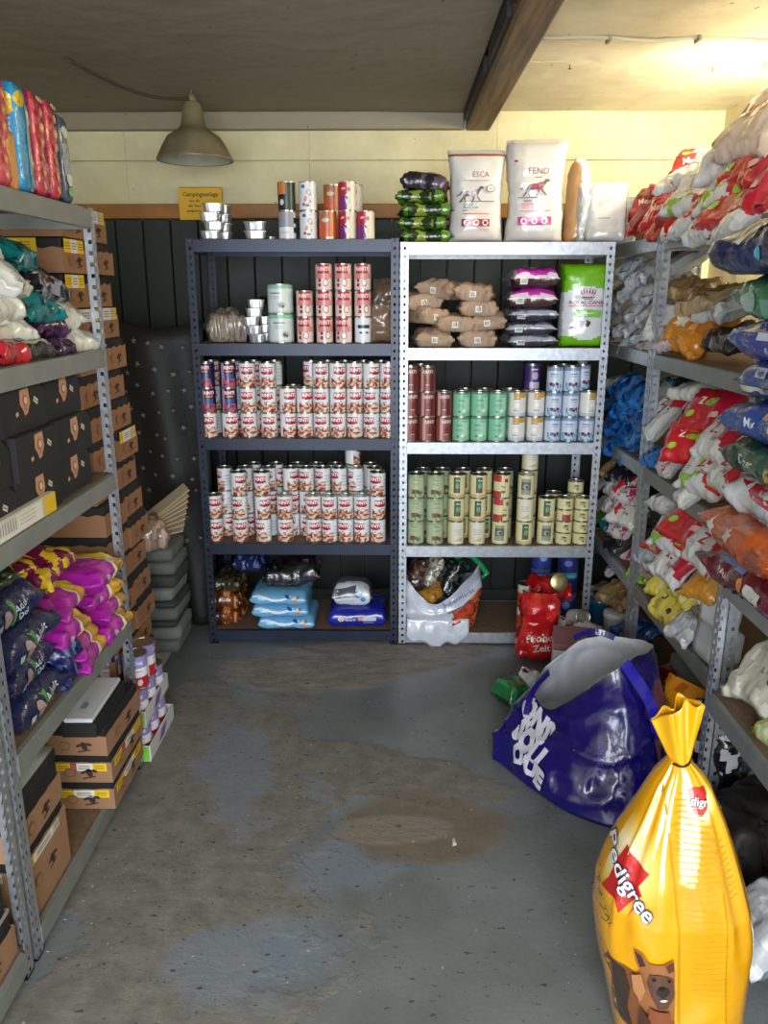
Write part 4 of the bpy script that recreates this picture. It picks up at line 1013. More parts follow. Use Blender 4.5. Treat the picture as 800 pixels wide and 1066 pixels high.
pal = bag_mesh('paleblue', .268, .28, .062, flat_col('#6fb0da'), (), 61, .0035, ends=(0, 0), mat='film', waist=.0, pw=.3)
wave = [('p', [(-.12, .016), (-.09, .02), (-.05, .012), (-.02, .0), (.02, .006), (.06, .018), (.06, .012), (.02, -.003), (-.02, -.010), (-.05, .002), (-.09, .012), (-.12, .010)], '#e3eef4'), ('t', 'Pinky', -.075, .006, .017, '#eef4f8'), ('e', .086, .004, .017, .013, '#d8cdc6'), ('e', .082, -.006, .013, .009, '#a88f84'), ('e', .093, .012, .008, .006, '#8a7468'), ('e', .045, .014, .014, .006, '#24508c', -.3), ('e', -.02, -.012, .012, .003, '#3a78b4', .3)]
for k, (dx, sc, yw) in enumerate(((.012, 1.0, .0), (-.018, 1.0, .03), (-.018, 1, -.03))):
    e = empty('litter_packet', (gx(299, 630, 3.6)+dx, 3.60, z+k*.0605), (0, 0, yw)); tag(e, 'pale blue packet with white wave and animal print, %s of three on lowest shelf' % ('bottom', 'middle', 'top')[k], 'packet', 'pale blue packets')
    obj('packet_body', pal, e); V = [v.co.copy() for v in pal.vertices]; F = [list(p.vertices) for p in pal.polygons]
    if k == 0:
        gg = G(); lay(gg, wave, caster(V, F, (0, 0, .03), (1, 0, 0), (0, 0, 1)), .012); wm = gg.mesh('wave_print', [M['matt']])
    obj('printed_front', wm, e)
    e.scale = (1, 1, 1.03)
flat('food_pouch', bag_mesh('dk', .27, .24, .10, mottle('#2a2a2c', ('#6a6258', '#151517'), 12), (), 62, .016), 305, 590, 3.64, z+.19, 'dark grey crumpled bag lying over the pale blue packets', 'bag', .05)
flat('navy_bag', bag_mesh('navybag', .275, .24, .105, flat_col('#1c2590'), (), 63, .005, ends=(0, 0), mat='film', waist=.0, back=[('e', -.075, .0, .013, .012, '#d8d2b8'), ('e', -.075, 0, .008, .008, '#caa23a'), ('t', 'Natural', -.035, -.001, .019, '#cfd3ea'), ('r', .02, .004, .03, .018, '#c98a4a'), ('r', .06, .004, .06, .018, '#c9ccda'), ('r', .06, .004, .052, .003, '#7a80a0'), ('r', .055, -.014, .05, .003, '#aab0d8')]), 373, 640, 3.60, z, 'royal blue food bag with small white print at right of lowest shelf', 'bag').rotation_euler = (0, 0, 0)
flat('food_pouch', bag_mesh('whitegrey', .19, .2, .11, lambda u, v, t, r: '#cfd6da' if (v < .3 and u < .95) else '#6a6f78', (), 64, .006, ends=(1, 1), mat='film', back=[('e', .025, .01, .016, .016, '#2b5a9a'), ('e', .05, -.012, .013, .013, '#3f9fd0'), ('r', -.03, -.022, .08, .003, '#8a96a2'), ('p', [(-.08, .03), (.02, .05), (.01, .0), (-.08, -.005)], '#4a505c')]), 367, 615, 3.61, z+.096, 'white and grey pouch with blue dots resting on the royal blue bag', 'pouch', .05)
# ================================================================ LEFT SIDE
def side(name, me, px, py, X, sd, a=0.0, jit=0.0, pitch=0.0, T_=.07, label='', cat='pouch', group=None, scale=None, dz=0.0, Y=None, Z=None):
    """bag whose length runs along the shelf; sd=-1 left wall, +1 right wall; a tips its face to the aisle"""
    if Y is None: p = unpix(px, py, X=X); c = Vector((X, p.y, p.z))
    else: c = Vector((X, Y, Z))
    yaw = PI/2 if sd < 0 else -PI/2
    Rm = Matrix.Rotation(jit, 4, 'Z') @ Matrix.Rotation(a if sd < 0 else -a, 4, 'Y') @ Matrix.Rotation(pitch, 4, 'X') @ Matrix.Rotation(yaw, 4, 'Z')
    S = Matrix.Diagonal((*(scale or (1, 1, 1)), 1))
    o = obj(name, me, None, mat=Matrix.Translation(c+Vector((0, 0, dz))) @ Rm @ S @ Matrix.Translation((0, 0, -T_*.45)))
    return tag(o, label, cat, group)
# ---- top of the left unit : upright bags with their narrow sides to the aisle
def spine(c1, c2, c3=None):
    def f(face, x, y, z):
        if face == '+x': return c1
        if face == '-y': return c3 or c2
        return c2
    return f
hearts = [q for k in range(6) for q in (('e', .0, -.095+k*.034, .011, .011, '#d9824a'), ('p', [(-.006, -.095+k*.034), (.006, -.088+k*.034), (.003, -.105+k*.034)], '#f0b884'))]
crim = softbox('spine_bag', .19, .076, .245, .022, spine('#c23a4e', '#8f1440', '#8f1440'), [('+x', hearts+[('e', 0, .105, .02, .008, '#e7c9b4')])], noi=.005, seed=1)
blue = softbox('spine_bag', .19, .088, .245, .02, spine('#2a92c4', '#1f7db4', '#2486bd'), [('+x', [('e', -.012, .085, .026, .018, '#e3bd2c', .3), ('r', .022, -.02, .026, .19, '#9db8bf'), ('r', .02, .05, .016, .03, '#d9dfdc', .2), ('e', .022, -.05, .009, .02, '#c9c2b4'), ('e', .022, -.09, .01, .018, '#7fa6b0')]), ('-y', [('e', .05, .07, .05, .03, '#e3bd2c')])], noi=.004, seed=2)
dark = softbox('spine_bag', .18, .066, .225, .02, spine('#4a5468', '#2a2f52', '#26284c'), [('+x', [('e', 0, .07, .02, .014, '#d5d6cf', -.3), ('r', 0, -.0, .04, .08, '#8f989c'), ('e', 0, -.05, .018, .016, '#c9cac4'), ('e', 0, -.08, .016, .012, '#6fae7a')])], noi=.004, seed=3)
pink = softbox('spine_bag', .19, .09, .25, .022, spine('#c9445a', '#c46a98', '#c878a4'), [('+x', hearts), ('-y', [('e', .03, -.0, .03, .09, '#d9a9c9')])], noi=.005, seed=4)
gold = softbox('spine_bag', .16, .045, .13, .015, spine('#cf8a2c', '#c2601f'), (), noi=.003, seed=5)
GRP = 'upright treat bags on top of the left unit'
for me, y, x, l, rz in ((pink, 1.86, -.99, 'coral and lilac upright bag with orange hearts at left frame edge', .03), (pink, 1.957, -.985, 'coral upright bag with orange hearts left of the blue bag', -.02), (blue, 2.056, -.98, 'bright blue upright bag with yellow oval on the left unit', .02),
                 (crim, 2.148, -.98, 'crimson upright bag with orange hearts directly right of blue bag', 0), (crim, 2.228, -.98, 'crimson upright bag with orange hearts beside the dark blue-grey bag', .03), (dark, 2.308, -.975, 'dark blue and grey upright bag at end of top row', 0)):
    place('treat_bag', me, (x, y, 1.83), (0, 0, rz), l, 'bag', GRP)
place('treat_bag', gold, (-.898, 1.995, 1.83), (0, 0, 0), 'short golden orange packet standing before the coral and blue bags', 'packet', None, (.1, 1, 1))

# ---- second shelf: heap of white, teal, purple pouches
def two(c1, c2, thr=.25, s=5, k=0): return lambda u, v, t, r: c2 if noise.noise(Vector((u*s+k, v*s, 1.7 if t else 4))) > thr else c1
WL = [('r', .03, .0, .045, .05, '#b7aea2'), ('r', .03, 0, .034, .03, '#8f8375'), ('r', -.05, .02, .04, .008, '#a5a7a2')]
wp = [bag_mesh('whitepouch', .20, .17, .065, two('#dad9d2', '#bdbdb8', .3, 4, s), WL if s % 2 else [('e', -.02, .03, .03, .012, '#3a5a9c'), ('e', .03, .0, .02, .015, '#8a6a50')], s, .011, mat='film', waist=.1) for s in (71, 72, 73, 74)]
tl = [bag_mesh('tealpouch', .17, .14, .06, two('#0f6f74', '#0a3f48', .15, 6, s), [('r', .0, .01, .05, .03, '#8fc3b8', .2)], s, .013, mat='foil') for s in (75, 76)]
bk = bag_mesh('blackpouch', .21, .16, .06, two('#1b1c22', '#8a8c98', .2, 6), [('r', .0, -.04, .2, .01, '#c9a48f')], 77, .014)
pu = [bag_mesh('purplepouch', .15, .13, .05, two('#43204a', '#241028', .1, 7, s), [('r', .02, -.02, .04, .02, '#c9c4cf', .3)], s, .013) for s in (78, 79)]
dg = bag_mesh('olivepouch', .20, .15, .06, two('#343a30', '#22251f', .1, 6), [('r', .02, .02, .06, .03, '#b9c4a8'), ('r', 0, -.06, .2, .006, '#a9ada0')], 80, .01)
rb = bag_mesh('redbluepouch', .17, .14, .06, lambda u, v, t, r: '#b8242c' if (v < .35 or v > .8 or u > .8) else '#2f5fae', (), 81, .01)
items = [  # base layer first: Y, Z(centre), X, mesh, T, tilt, label
 (2.06, 1.462, -.98, dg, .06, .2, 'dark olive pouch with pale green sticker at front of white pouch heap'), (1.90, 1.468, -.96, rb, .06, .15, 'red and blue pouch at left frame edge of the pouch heap'),
 (2.23, 1.462, -.97, pu[0], .05, .3, 'purple-black pouch between olive pouch and round white pouch, lowest layer'), (2.40, 1.468, -.985, wp[0], .065, .35, 'white pouch with brown window standing lowest beside the post'),
 (2.22, 1.505, -.99, pu[1], .05, .1, 'purple-black pouch lying on the lower purple one'), (2.02, 1.525, -1.02, wp[1], .065, .4, 'white pouch above the olive pouch, left part of heap'), (2.36, 1.548, -1.0, wp[2], .065, .45, 'white pouch with brown window below black pouch, second layer by post'),
 (2.17, 1.562, -.98, tl[0], .06, .3, 'large teal foil pouch in the middle of the white pouch heap'), (1.93, 1.58, -.99, wp[3], .065, .5, 'off-white pouch left of the large teal pouch, at frame edge'), (2.28, 1.63, -1.02, bk, .06, .5, 'black and silver pouch slanting down toward the post'),
 (2.05, 1.645, -1.0, wp[0], .065, .6, 'white pouch between the two teal pouches, upper left of heap'), (2.165, 1.70, -1.03, tl[1], .06, .4, 'small teal and pale green foil pouch near top of the heap'), (2.03, 1.735, -1.06, wp[1], .065, .9, 'topmost white pouch with blue mark beneath the upper shelf'),
 (1.84, 1.55, -1.0, wp[2], .065, .3, 'white pouch half outside left frame edge, middle layer'), (1.86, 1.69, -1.03, wp[3], .065, .6, 'white pouch half outside the left frame edge, top layer')]
for i, (y, z, x, me, T_, a, l) in enumerate(items):
    side('treat_pouch', me, 0, 0, x, -1, a, R.uniform(-.25, .25), R.uniform(-.12, .12)*.5, T_, l, 'pouch', 'pouches heaped on the left unit', Y=y, Z=z)
for i, (y, z, x, me, l) in enumerate(((1.95, 1.475, -1.17, wp[1], 'white pouch at back left, under the heap'), (2.2, 1.475, -1.17, wp[2], 'white pouch at back middle, under the heap'), (2.38, 1.475, -1.18, wp[3], 'white pouch at back right, under the heap'), (2.0, 1.55, -1.18, wp[0], 'white pouch in second layer at back left of heap'), (2.18, 1.55, -1.18, tl[0], 'teal pouch hidden behind the big teal pouch'), (2.02, 1.63, -1.18, wp[2], 'white pouch in third layer at back of heap'))):
    side('treat_pouch', me, 0, 0, x, -1, .05, .1*(i % 3-1), 0, .065, l, 'pouch', 'pouches heaped on the left unit', Y=y, Z=z)

# ---- third shelf: black boxes with die-cut windows
def blackbox(w_, d_, h_, open_=False):
    g = G(); c = .022
    prof = [(-w_/2, 0), (w_/2, 0), (w_/2, h_-c), (w_/2-c*1.2, h_), (-w_/2, h_)]
    V = [(x, y, z) for y in (-d_/2, d_/2) for x, z in prof]; n = 5
    F = [(0, 1, 2, 3, 4), (9, 8, 7, 6, 5)]+[(i, 5+i, 5+(i+1) % n, (i+1) % n) for i in range(n)]
    g.add(V, F, 0, '#1d1d20'); body = g.mesh('black_box', [M['card']])
    f = lambda x, y, e: Vector((x, -d_/2-e, y))
    g = G(); lay(g, [('p', [(-.02, h_*.93), (.026, h_*.95), (.03, h_*.6), (.012, h_*.38), (-.004, h_*.34), (-.012, h_*.5), (-.024, h_*.62)], '#b98a6c'), ('e', .004, h_*.68, .014, h_*.13, '#8a5a44'), ('e', .006, h_*.68, .009, h_*.09, '#d9b296'), ('e', .003, h_*.5, .007, h_*.07, '#a97a5e')], f, 0)
    win = g.mesh('window', [M['card']])
    g = G(); lay(g, [('r', .062, h_*.62, .024, .014, '#c9bfae', -.5), ('r', .062, h_*.62, .018, .003, '#6d6355', -.5), ('r', -.045, h_*.42, .014, .01, '#c4a284', .3)], f, 0)
    tg = g.mesh('tag', [M['matt']])
    return [('box_body', body), ('die_cut_window', win), ('price_tag', tg)]
bb = blackbox(.245, .28, .108)
for c, (yc, nm) in enumerate(((1.955, 'left'), (2.205, 'right'))):
    for k in range(3):
        jx = [0, .012, -.008][k]+(.0 if c else .01); place_parts('pouch_box', bb, (-1.05+jx, yc-.006*k*(.5 if c else 1), 1.052+k*.1095), (0, 0, PI/2+[.0, -.008, .008][k]*(1 if c else -1)),
                    'black carton with tan die-cut window, %s of %s stack on left unit' % (('lowest', 'middle', 'uppermost')[k], nm), 'box', 'black boxes on the left unit')
for k in range(3): place_parts('pouch_box', bb, (-1.04, 1.705-.01*k, 1.052+k*.1095), (0, 0, PI/2), 'black carton with tan die-cut window, %s of stack cut off by frame' % ('lowest', 'middle', 'uppermost')[k], 'box', 'black boxes on the left unit')
def strip_box():
    g = G(); w_, d_, h_ = .33, .045, .05; g.box(-w_/2, w_/2, -d_/2, d_/2, 0, h_, c='#c9c3b4', ch=.002)
    b = g.mesh('strip_box', [M['card']]); g = G(); f = lambda x, y, e: Vector((x, -d_/2-e, y))
    lay(g, [('r', -.04, .025, .24, .042, '#d9d6cd'), ('r', .128, .025, .07, .048, '#dcb41c')]+[('r', -.14+k*.012, .03, .004, .03, '#8a8884') for k in range(7)]+[('r', -.005, .03+q, .08, .002, '#a3a09a') for q in (-.01, 0, .01)], f, 0)
    return [('box_body', b), ('label_strip', g.mesh('strip', [M['matt']]))]
place_parts('label_box', strip_box(), (-.905, 1.835, 1.053), (0, 0, PI/2), 'long low cream box with yellow end label before the black cartons', 'box')
g = G(); g.box(-.17, .02, -.28, .28, 0, .012, c='#a9814f', ch=.002); tag(obj('cardboard_sheet', g.mesh('sheet', [M['card']]), None, (-1.02, 2.0, 1.052+3*.1095+.003), (0, 0, .1)), 'loose brown cardboard sheet lying on top of the black cartons', 'cardboard')

# ---- fourth shelf: navy pouches and magenta pouches
ZN = .557
def navcol(u, v, t, r): return '#1a2046' if noise.noise(Vector((u*4, v*4, 1))) < .25 else '#2c3a66'
nb_back = [('e', -.015, .0, .018, .034, '#4f9a3c', .15), ('e', -.028, .0, .011, .026, '#1a2046', .15), ('e', -.048, -.004, .018, .022, '#a08a86'), ('t', 'Adult', .026, .008, .030, '#cfd4e2', .25, .01), ('t', 'Dog', .03, -.016, .024, '#cfd4e2', .25, .01), ('r', -.09, -.012, .02, .018, '#b9bdc6')]
nb = [bag_mesh('navypouch', .30, .30, .095, navcol, (), s, .010, ends=(1, 1), waist=.04, back=nb_back) for s in (91, 92)]
for k, (y, x) in enumerate(((1.835, -1.035), (1.82, -1.05), (1.80, -1.03), (1.775, -1.05))):
    side('food_bag', nb[k % 2], 0, 0, x, -1, .03, [-.03, .04, 0, -.05][k], 0, .095, 'navy blue bag with green swoosh and white script, %s of the pile at left' % ('bottom', 'second', 'third', 'top')[k], 'bag', 'navy bags on the left unit', Y=y, Z=ZN+.045+k*.088, scale=(.98, 1, 1))
side('food_bag', bag_mesh('olv', .26, .26, .05, two('#39521c', '#1d2a12', .1, 5), (), 93, .01), 0, 0, -1.04, -1, .05, .1, 0, .05, 'thin dark green pouch lying on the navy blue bag pile', 'pouch', None, Y=1.72, Z=ZN+4*.088+.03)
def magcol2(u, v, t, r):
    if u > .62 and u < .93: return '#e0c22c' if v > .12 else '#cf9a2a'
    if .58 < u <= .62: return '#efe6b4'
    return '#a4209a' if noise.noise(Vector((u*4, v*4, 9))) < .2 else '#c23cae'
mb_back = [('e', -.045, .0, .012, .012, '#d8a4cf'), ('r', .065, -.008, .05, .0025, '#5a2a50'), ('r', .065, .008, .05, .0025, '#8a6a1c')]
mb = [bag_mesh('magpouch', .235, .26, .07, magcol2, (), s, .012, ends=(1, 1), waist=.06, back=mb_back) for s in (95, 96, 97)]
MG_ = 'magenta and yellow bags'
for i, (y, z, x, s, a, j, l) in enumerate(((2.14, .592, -1.0, 0, .15, .10, 'lowest, at the front'), (2.35, .590, -1.0, 1, .1, -.05, 'lowest, by the post'), (2.12, .655, -1.01, 2, .35, .2, 'second layer, slanting'), (2.36, .652, -1.01, 0, .15, .05, 'second layer, by the post'),
                                  (2.07, .715, -1.02, 1, .3, .0, 'third layer, at left'), (2.33, .712, -1.02, 2, .1, -.1, 'third layer, by the post'), (2.10, .775, -1.03, 0, .25, .15, 'fourth layer, at left'), (2.31, .772, -1.0, 1, .0, .02, 'uppermost, with its long side showing'))):
    side('food_bag', mb[s], 0, 0, x, -1, a, j, R.uniform(-.06, .06), .07, 'magenta bag with yellow band on the left unit, %s' % l, 'bag', MG_, Y=y, Z=z-.01)
ym = bag_mesh('yelmag', .24, .2, .06, two('#6f1440', '#dab32a', .1, 6, 3), (), 98, .014)
for i, (y, z, x) in enumerate(((1.93, .92, -1.08), (2.06, .905, -1.02), (1.88, .985, -1.1))):
    side('food_bag', ym, 0, 0, x, -1, .25, .3*i-.2, .1, .06, 'dark magenta and yellow pouch, %s of three lying above the navy bags' % ('left', 'rightmost', 'highest')[i], 'pouch', MG_, Y=y, Z=z-.03)
for i, (y, z) in enumerate(((1.99, .60), (1.99, .66))):
    side('food_bag', bag_mesh('smallnavy', .12, .14, .06, two('#101a54', '#5a6ea8', .3, 6), (), 99+i, .012), 0, 0, -.95, -1, .2, .1, 0, .06, 'small dark blue foil pouch %s the navy and magenta bags' % ('low between', 'higher between')[i], 'pouch', None, Y=y, Z=z-.01)
mbase = bag_mesh('magfill', .24, .30, .10, flat_col('#7d1a74'), (), 102, .01)
for i, (y, z) in enumerate(((2.03, .615), (2.1, .71), (2.0, .80))):
    side('food_bag', mbase, 0, 0, -1.16, -1, 0, .05, 0, .10, 'plain dark magenta bag at the back of magenta pile, %s layer' % ('lowest', 'middle', 'upper')[i], 'bag', MG_, Y=y, Z=z)

# ---- lowest shelf: cartons
ct = carton_template(.182, .30, .092, '#987256', '#151417', .74, YW, True, 2, zig=.002)
ct2 = carton_template(.182, .30, .092, '#987256', '#151417', .74, [('#e8c11c', .28), ('#b8323a', .12), ('#e6e2da', .32), ('#e8c11c', .28)], True, 3, zig=.002)
ct3 = carton_template(.182, .30, .092, '#987256', '#151417', .70, None, True, 4, zig=.002)
for k, c_ in enumerate((ct, ct2, ct3)):
    place_parts('carton', c_, (-.944+.004*(k % 2), 2.25, .076+k*.0922), (0, 0, .02*(1-k)), 'brown cardboard carton with black print, %s of three on lowest left shelf' % ('bottom', 'middle', 'top')[k], 'carton', 'brown cartons on the lowest left shelf')
e = empty('lidded_tray', (-.915, 2.17, .076+3*.0922+.001), (0, 0, .02)); tag(e, 'white-topped black tray lying on the stack of three brown cartons', 'tray')
g = G(); g.box(-.05, .052, -.125, .145, 0, .045, c='#121214', ch=.002); obj('tray_body', g.mesh('tray', [M['card']]), e)
g = G(); g.box(-.042, .042, -.122, .14, .045, .058, c='#c3c7cd', ch=.003); obj('tray_lid', g.mesh('lid', [M['card']]), e)
g = G(); lay(g, [('r', -.01, -.04, .012, .04, '#8a8f96'), ('r', -.0, -.045, .006, .03, '#6f747b')], lambda x, y, q: Vector((x, y, .058+q)), 0); obj('printed_mark', g.mesh('pm', [M['matt']]), e)
cn = carton_template(.27, .27, .20, '#987256', '#151417', .86, [('#e8c11c', .22), ('#dcd8cf', .5), ('#c7c3ba', .18)], True, 5, zig=.004)
cn2 = carton_template(.27, .27, .115, '#987256', '#17161a', .66, None, True, 6, zig=.002)
cn3 = carton_template(.26, .26, .085, '#8f8f8a', '#17161a', .12, None, False, 7, zig=.002)
place_parts('carton', cn, (-1.035, 1.745, .076), (0, 0, 0), 'large brown carton with yellow-white label strip, lowest at the near post', 'carton')
place_parts('carton', cn2, (-1.035, 1.742, .277), (0, 0, .01), 'low brown carton on top of the large yellow-labelled carton', 'carton')
place_parts('carton', [('tray', softbox('gt', .25, .26, .04, .004, lambda f, x, y, z: '#8f9490' if f == '+z' else '#1a1a1d', (), n=(4, 4, 3), noi=0, mat='card'))], (-1.03, 1.745, .393), (0, 0, 0), 'grey-topped black tray on top of the near brown cartons', 'tray')
place_parts('carton', cn2, (-1.035, 1.42, .076), (0, 0, 0), 'brown carton on the near left unit\'s lowest shelf, behind the post', 'carton')
place_parts('carton', cn3, (-1.035, 1.42, .192), (0, 0, 0), 'grey low tray on the carton behind the near left post', 'tray')

# ---- tins on white trays beyond the post
def whitetray(w_, d_, h_):
    g = G(); t = .004
    g.box(-w_/2, w_/2, -d_/2, d_/2, 0, .004, c='#c9c9cc'); cs = [(-w_/2, -d_/2), (w_/2, -d_/2), (w_/2, d_/2), (-w_/2, d_/2)]
    for i in range(4): zig_wall(g, cs[i], cs[(i+1) % 4], 0, h_, .002, 6, 0, '#cfd0d4', t, R)
    b = g.mesh('white_tray', [M['card']]); g = G()
    lay(g, [('r', w_*.36, h_*.5, w_*.24, h_*.9, '#7bc43a'), ('r', w_*.1, h_*.5, w_*.25, h_*.8, '#e4d9c4')], lambda x, y, q: Vector((x, -d_/2-q, y)), 0)
    lay(g, [('p', [(-.05, h_*.2), (.02, h_*.2), (.06, h_*.8), (-.01, h_*.8)], '#8a5ab4')], lambda x, y, q: Vector((w_/2+q, y, h_*0+y*0+x*0+ (y if False else 0)+h_*.5+ (y-h_*.5))) if False else Vector((w_/2+q, x, y)), 0)
    return [('tray_body', b), ('printed_side', g.mesh('ps', [M['matt']]))]
wt = whitetray(.20, .30, .06)
place_parts('tin_tray', wt, (-.955, 2.62, .003), (0, 0, 0), 'white cardboard tin tray with green corner standing on the floor', 'tray')
place_parts('tin_tray', wt, (-.965, 2.62, .135), (0, 0, .02), 'white cardboard tin tray with green corner, upper of the two', 'tray')
tk = T['white-lilac'][0]
for lay_, z in ((0, .008), (1, .14)):
    for i in range(2):
        for j in range(3):
            place_tin(tk, -1.0+i*.09, 2.53+j*.092, z, 'white and lilac tin, %s tray, %s row, %s from the near end' % (('lower', 'upper')[lay_], ('wall side', 'aisle side')[i], ('first', 'second', 'third')[j]), .4, 'white and lilac tins on the trays')
for j in range(2): place_tin(tk, -.905, 2.535+j*.092, .266, 'white and lilac tin standing loose on the upper layer, %s one' % ('nearer', 'farther')[j], .5+j, 'white and lilac tins on the trays')
place_tin(tk, -1.0, 2.535, .266, 'white and lilac tin standing loose nearest the left unit\'s post', .2, 'white and lilac tins on the trays')

# ---- tall carton stacks beyond the left unit
bt = [carton_template(.46, .205, .104, '#92694a', '#1b191b', .70, tp, True, s, zig=.006, th=.040, tz=.080) for s, tp in ((11, None), (12, [('#e8c11c', .2), ('#d8d5cc', .45), ('#b9b6ae', .2), ('#e8c11c', .15)]), (13, None), (14, [('#e8c11c', .3), ('#dcd9d0', .3), ('#e8c11c', .3)]))]
tape_rows = {0: {15: 1, 14: 1, 12: 3, 11: 3}, 1: {9: 3, 16: 1, 10: 3}}
for c in range(2):
    for k in range(17):
        z = .03+k*.1045+.06
        s = 3 if k in (15, 14, 12) and c == 0 else (1 if k in (13, 9, 16) and c == 1 else (k+c) % 2*2)
        if c == 0 and k in (16, 13, 8): s = 1
        dx = -.0 -.055*max(0, (k-6))/10 + .012*math.sin(k*2.1+c)
        place_parts('carton', bt[s], (-1.18+dx, 2.60+.213*c+.003*math.sin(k*1.7), z), (0, 0, .006*math.sin(k*3.3+c)), 'brown torn-edged tin carton, %s one from the floor in %s stack' % (['lowest', 'second', 'third', 'fourth', 'fifth', 'sixth', 'seventh', 'eighth', 'ninth', 'tenth', 'eleventh', 'twelfth', 'thirteenth', 'fourteenth', 'fifteenth', 'sixteenth', 'topmost'][k], ('near', 'far')[c]), 'carton', 'cartons stacked beyond the left unit')
place_parts('carton', [('lid', softbox('yl', .40, .10, .03, .004, lambda f, x, y, z: '#d8ae1c', (), n=(4, 2, 2), noi=0, mat='card'))], (-1.24, 2.60, .09+17*.1045+.002), (0, 0, .03), 'yellow card flap lying on top of the near carton stack', 'cardboard')
# low plinth under the stacks and grey packets
g = G(); g.box(-1.45, -1.02, 2.86, 3.42, 0, .085, c='#a8a6a0', ch=.004); tag(obj('low_plinth', g.mesh('plinth', [M['card']]), None), 'low off-white board plinth on the floor beyond the carton stacks', 'plinth')
g = G(); g.box(-1.44, -1.08, 2.46, 2.84, 0, .088, c='#3a3532'); tag(obj('low_plinth', g.mesh('plinth2', [M['card']]), None), 'dark low pallet under the tall brown carton stacks', 'pallet')
gk = [softbox('greypack', .30, .26, .055, .012, lambda f, x, y, z, c=c: c, (), n=(6, 6, 3), noi=.004, seed=s, mat='card') for s, c in ((1, '#5d6360'), (2, '#343938'), (3, '#6f736e'))]
z = .0855
for k in range(9):
    h = [.055, .055, .03, .055, .03, .055, .055, .055, .055][k]; s = [0, 2, 1, 0, 1, 2, 1, 0, 0][k]
    place('folded_packet', gk[s], (-1.085+.008*math.sin(k*2.2), 3.30, z), (0, 0, .03*math.sin(k)), 'flat grey folded packet, %s in the stack beside the navy unit' % ['lowest', 'second', 'third', 'fourth', 'fifth', 'sixth', 'seventh', 'eighth', 'top'][k], 'packet', 'grey folded packets', (1, 1, h/.055)); z += h+.003
# fanned papers
M['beige'] = simple('beige_card', '#a8957c', .6, 0, .1, 40)
for k in range(8):
    g = G(); g.box(-.15, .11, -.035, .035, 0, .007, ch=.002)
    o = obj('cardboard_strip', g.mesh('strip', [M['beige']], col=False), None, (-1.01+.004*k, 3.26+.008*k, z+.045+k*.017), (.3, -.22-.055*k, .1+.05*k)); tag(o, 'beige card strip, %s in the fan above the grey packets' % ['lowest', 'second', 'third', 'fourth', 'fifth', 'sixth', 'seventh', 'highest'][k], 'cardboard', 'fanned beige card strips')
place('plastic_sack', bag_mesh('psack', .2, .2, .13, two('#8a7468', '#b9a090', .1, 8), (), 110, .02, mat='film'), (-1.06, 3.2, z), (0, 0, .4), 'crumpled clear plastic wrap with pinkish paper on the grey packets', 'bag')
# star-spotted dark cover
def cover():
    V = []; F = []; nu, nv = 44, 34; x0, x1, y0, y1 = -1.62, -.878, 3.68, 4.12; H_ = 1.46
    for i in range(nu+1):
        for j in range(nv+1):
            u, v = i/nu, j/nv; x = x0+(x1-x0)*u
            t = v
            if t < .72: z = .02+(H_-.02)*t/.72; y = y0+.03*math.sin(x*22+z*3)*(1.1-t)+.03*math.sin(x*9+2)+.05*t
            else: q = (t-.72)/.28; z = H_+.03*math.sin(x*7)*1-.03*q+.02*math.sin(q*9); y = y0+.05+(y1-y0-.06)*q
            n = noise.noise(Vector((x*5, z*4, y*5))); y += .03*n if t < .72 else 0; z += .02*n
            V.append(Vector((x, min(y, 4.13), z)))
    for i in range(nu):
        for j in range(nv): a = i*(nv+1)+j; F.append([a, a+nv+1, a+nv+2, a+1])
    g = G(); g.add(V, F, 0, '#1d1b1c')
    fn = caster(list(V), [list(f) for f in F], (-1.05, 3.5, 1.1), (1, 0, 0), (0, 0, 1), .5); art = []
    k = 0
    for i in range(9):
        for j in range(10):
            art.append(('p', star(-.40+i*.075+(j % 2)*.037+R.uniform(-.02, .02), -.62+j*.098+R.uniform(-.03, .03), R.choice((.010, .016, .013)), 5, .42, R.uniform(0, 1)), '#77746f'))
    lay(g, art, fn, .0, .001); return g
cg = cover(); co_ = obj('dust_cover', cg.mesh('cover', [M['matt']], smooth=True)); tag(co_, 'dark fabric cover printed with pale stars draped behind the carton stacks', 'cover')
md = co_.modifiers.new('thick', 'SOLIDIFY'); md.thickness = .003
# ================================================================ RIGHT SIDE
unit('low galvanised bench shelving at the near right under the tall bag stack', (.90, 2.09, 0), -PI/2, .95, .45, (.50, .855), .855, {'post': 'galv', 'beam': 'grey_steel'})
def splash(base, main, extra=(), k=0, s=4.5):
    """printed wrapper: base colour with a big printed field and smaller patches"""
    def f(u, v, t, r):
        n = noise.noise(Vector((u*s+k*3.1, v*s, 1.3 if t else 6)))
        if u < .05 or u > .95: return mixc(base, '#808080', .2)
        c = base
        if main and (u+v*.5+.25*n > .93+.1*math.sin(k)): c = main
        for i, e in enumerate(extra):
            if noise.noise(Vector((u*6+i*9+k, v*6, 4.4))) > .33: c = e
        return c
    return f
def zart(txt='Z', c='#b3202e', extra=()):
    return [('t', txt, -.01, .005, .06, c, .1, .02), ('t', 'Dog', .03, -.03, .024, '#8f2a3a', .1), ('r', -.055, -.02, .03, .04, '#d9dad8'), ('r', -.055, -.02, .022, .003, '#8a8c90'), ('r', -.055, -.028, .022, .003, '#8a8c90')]+list(extra)
leaf = ('e', .045, .035, .024, .010, '#8fbf3a', .5)
def kind(n, L, W, T_, col, art, mat='film', cr=.012, seeds=(1, 2), **kw):
    return [bag_mesh(n, L, W, T_, col if not isinstance(col, list) else col[i % len(col)], art, s, cr, mat=mat, **kw) for i, s in enumerate(seeds)]
K = {}
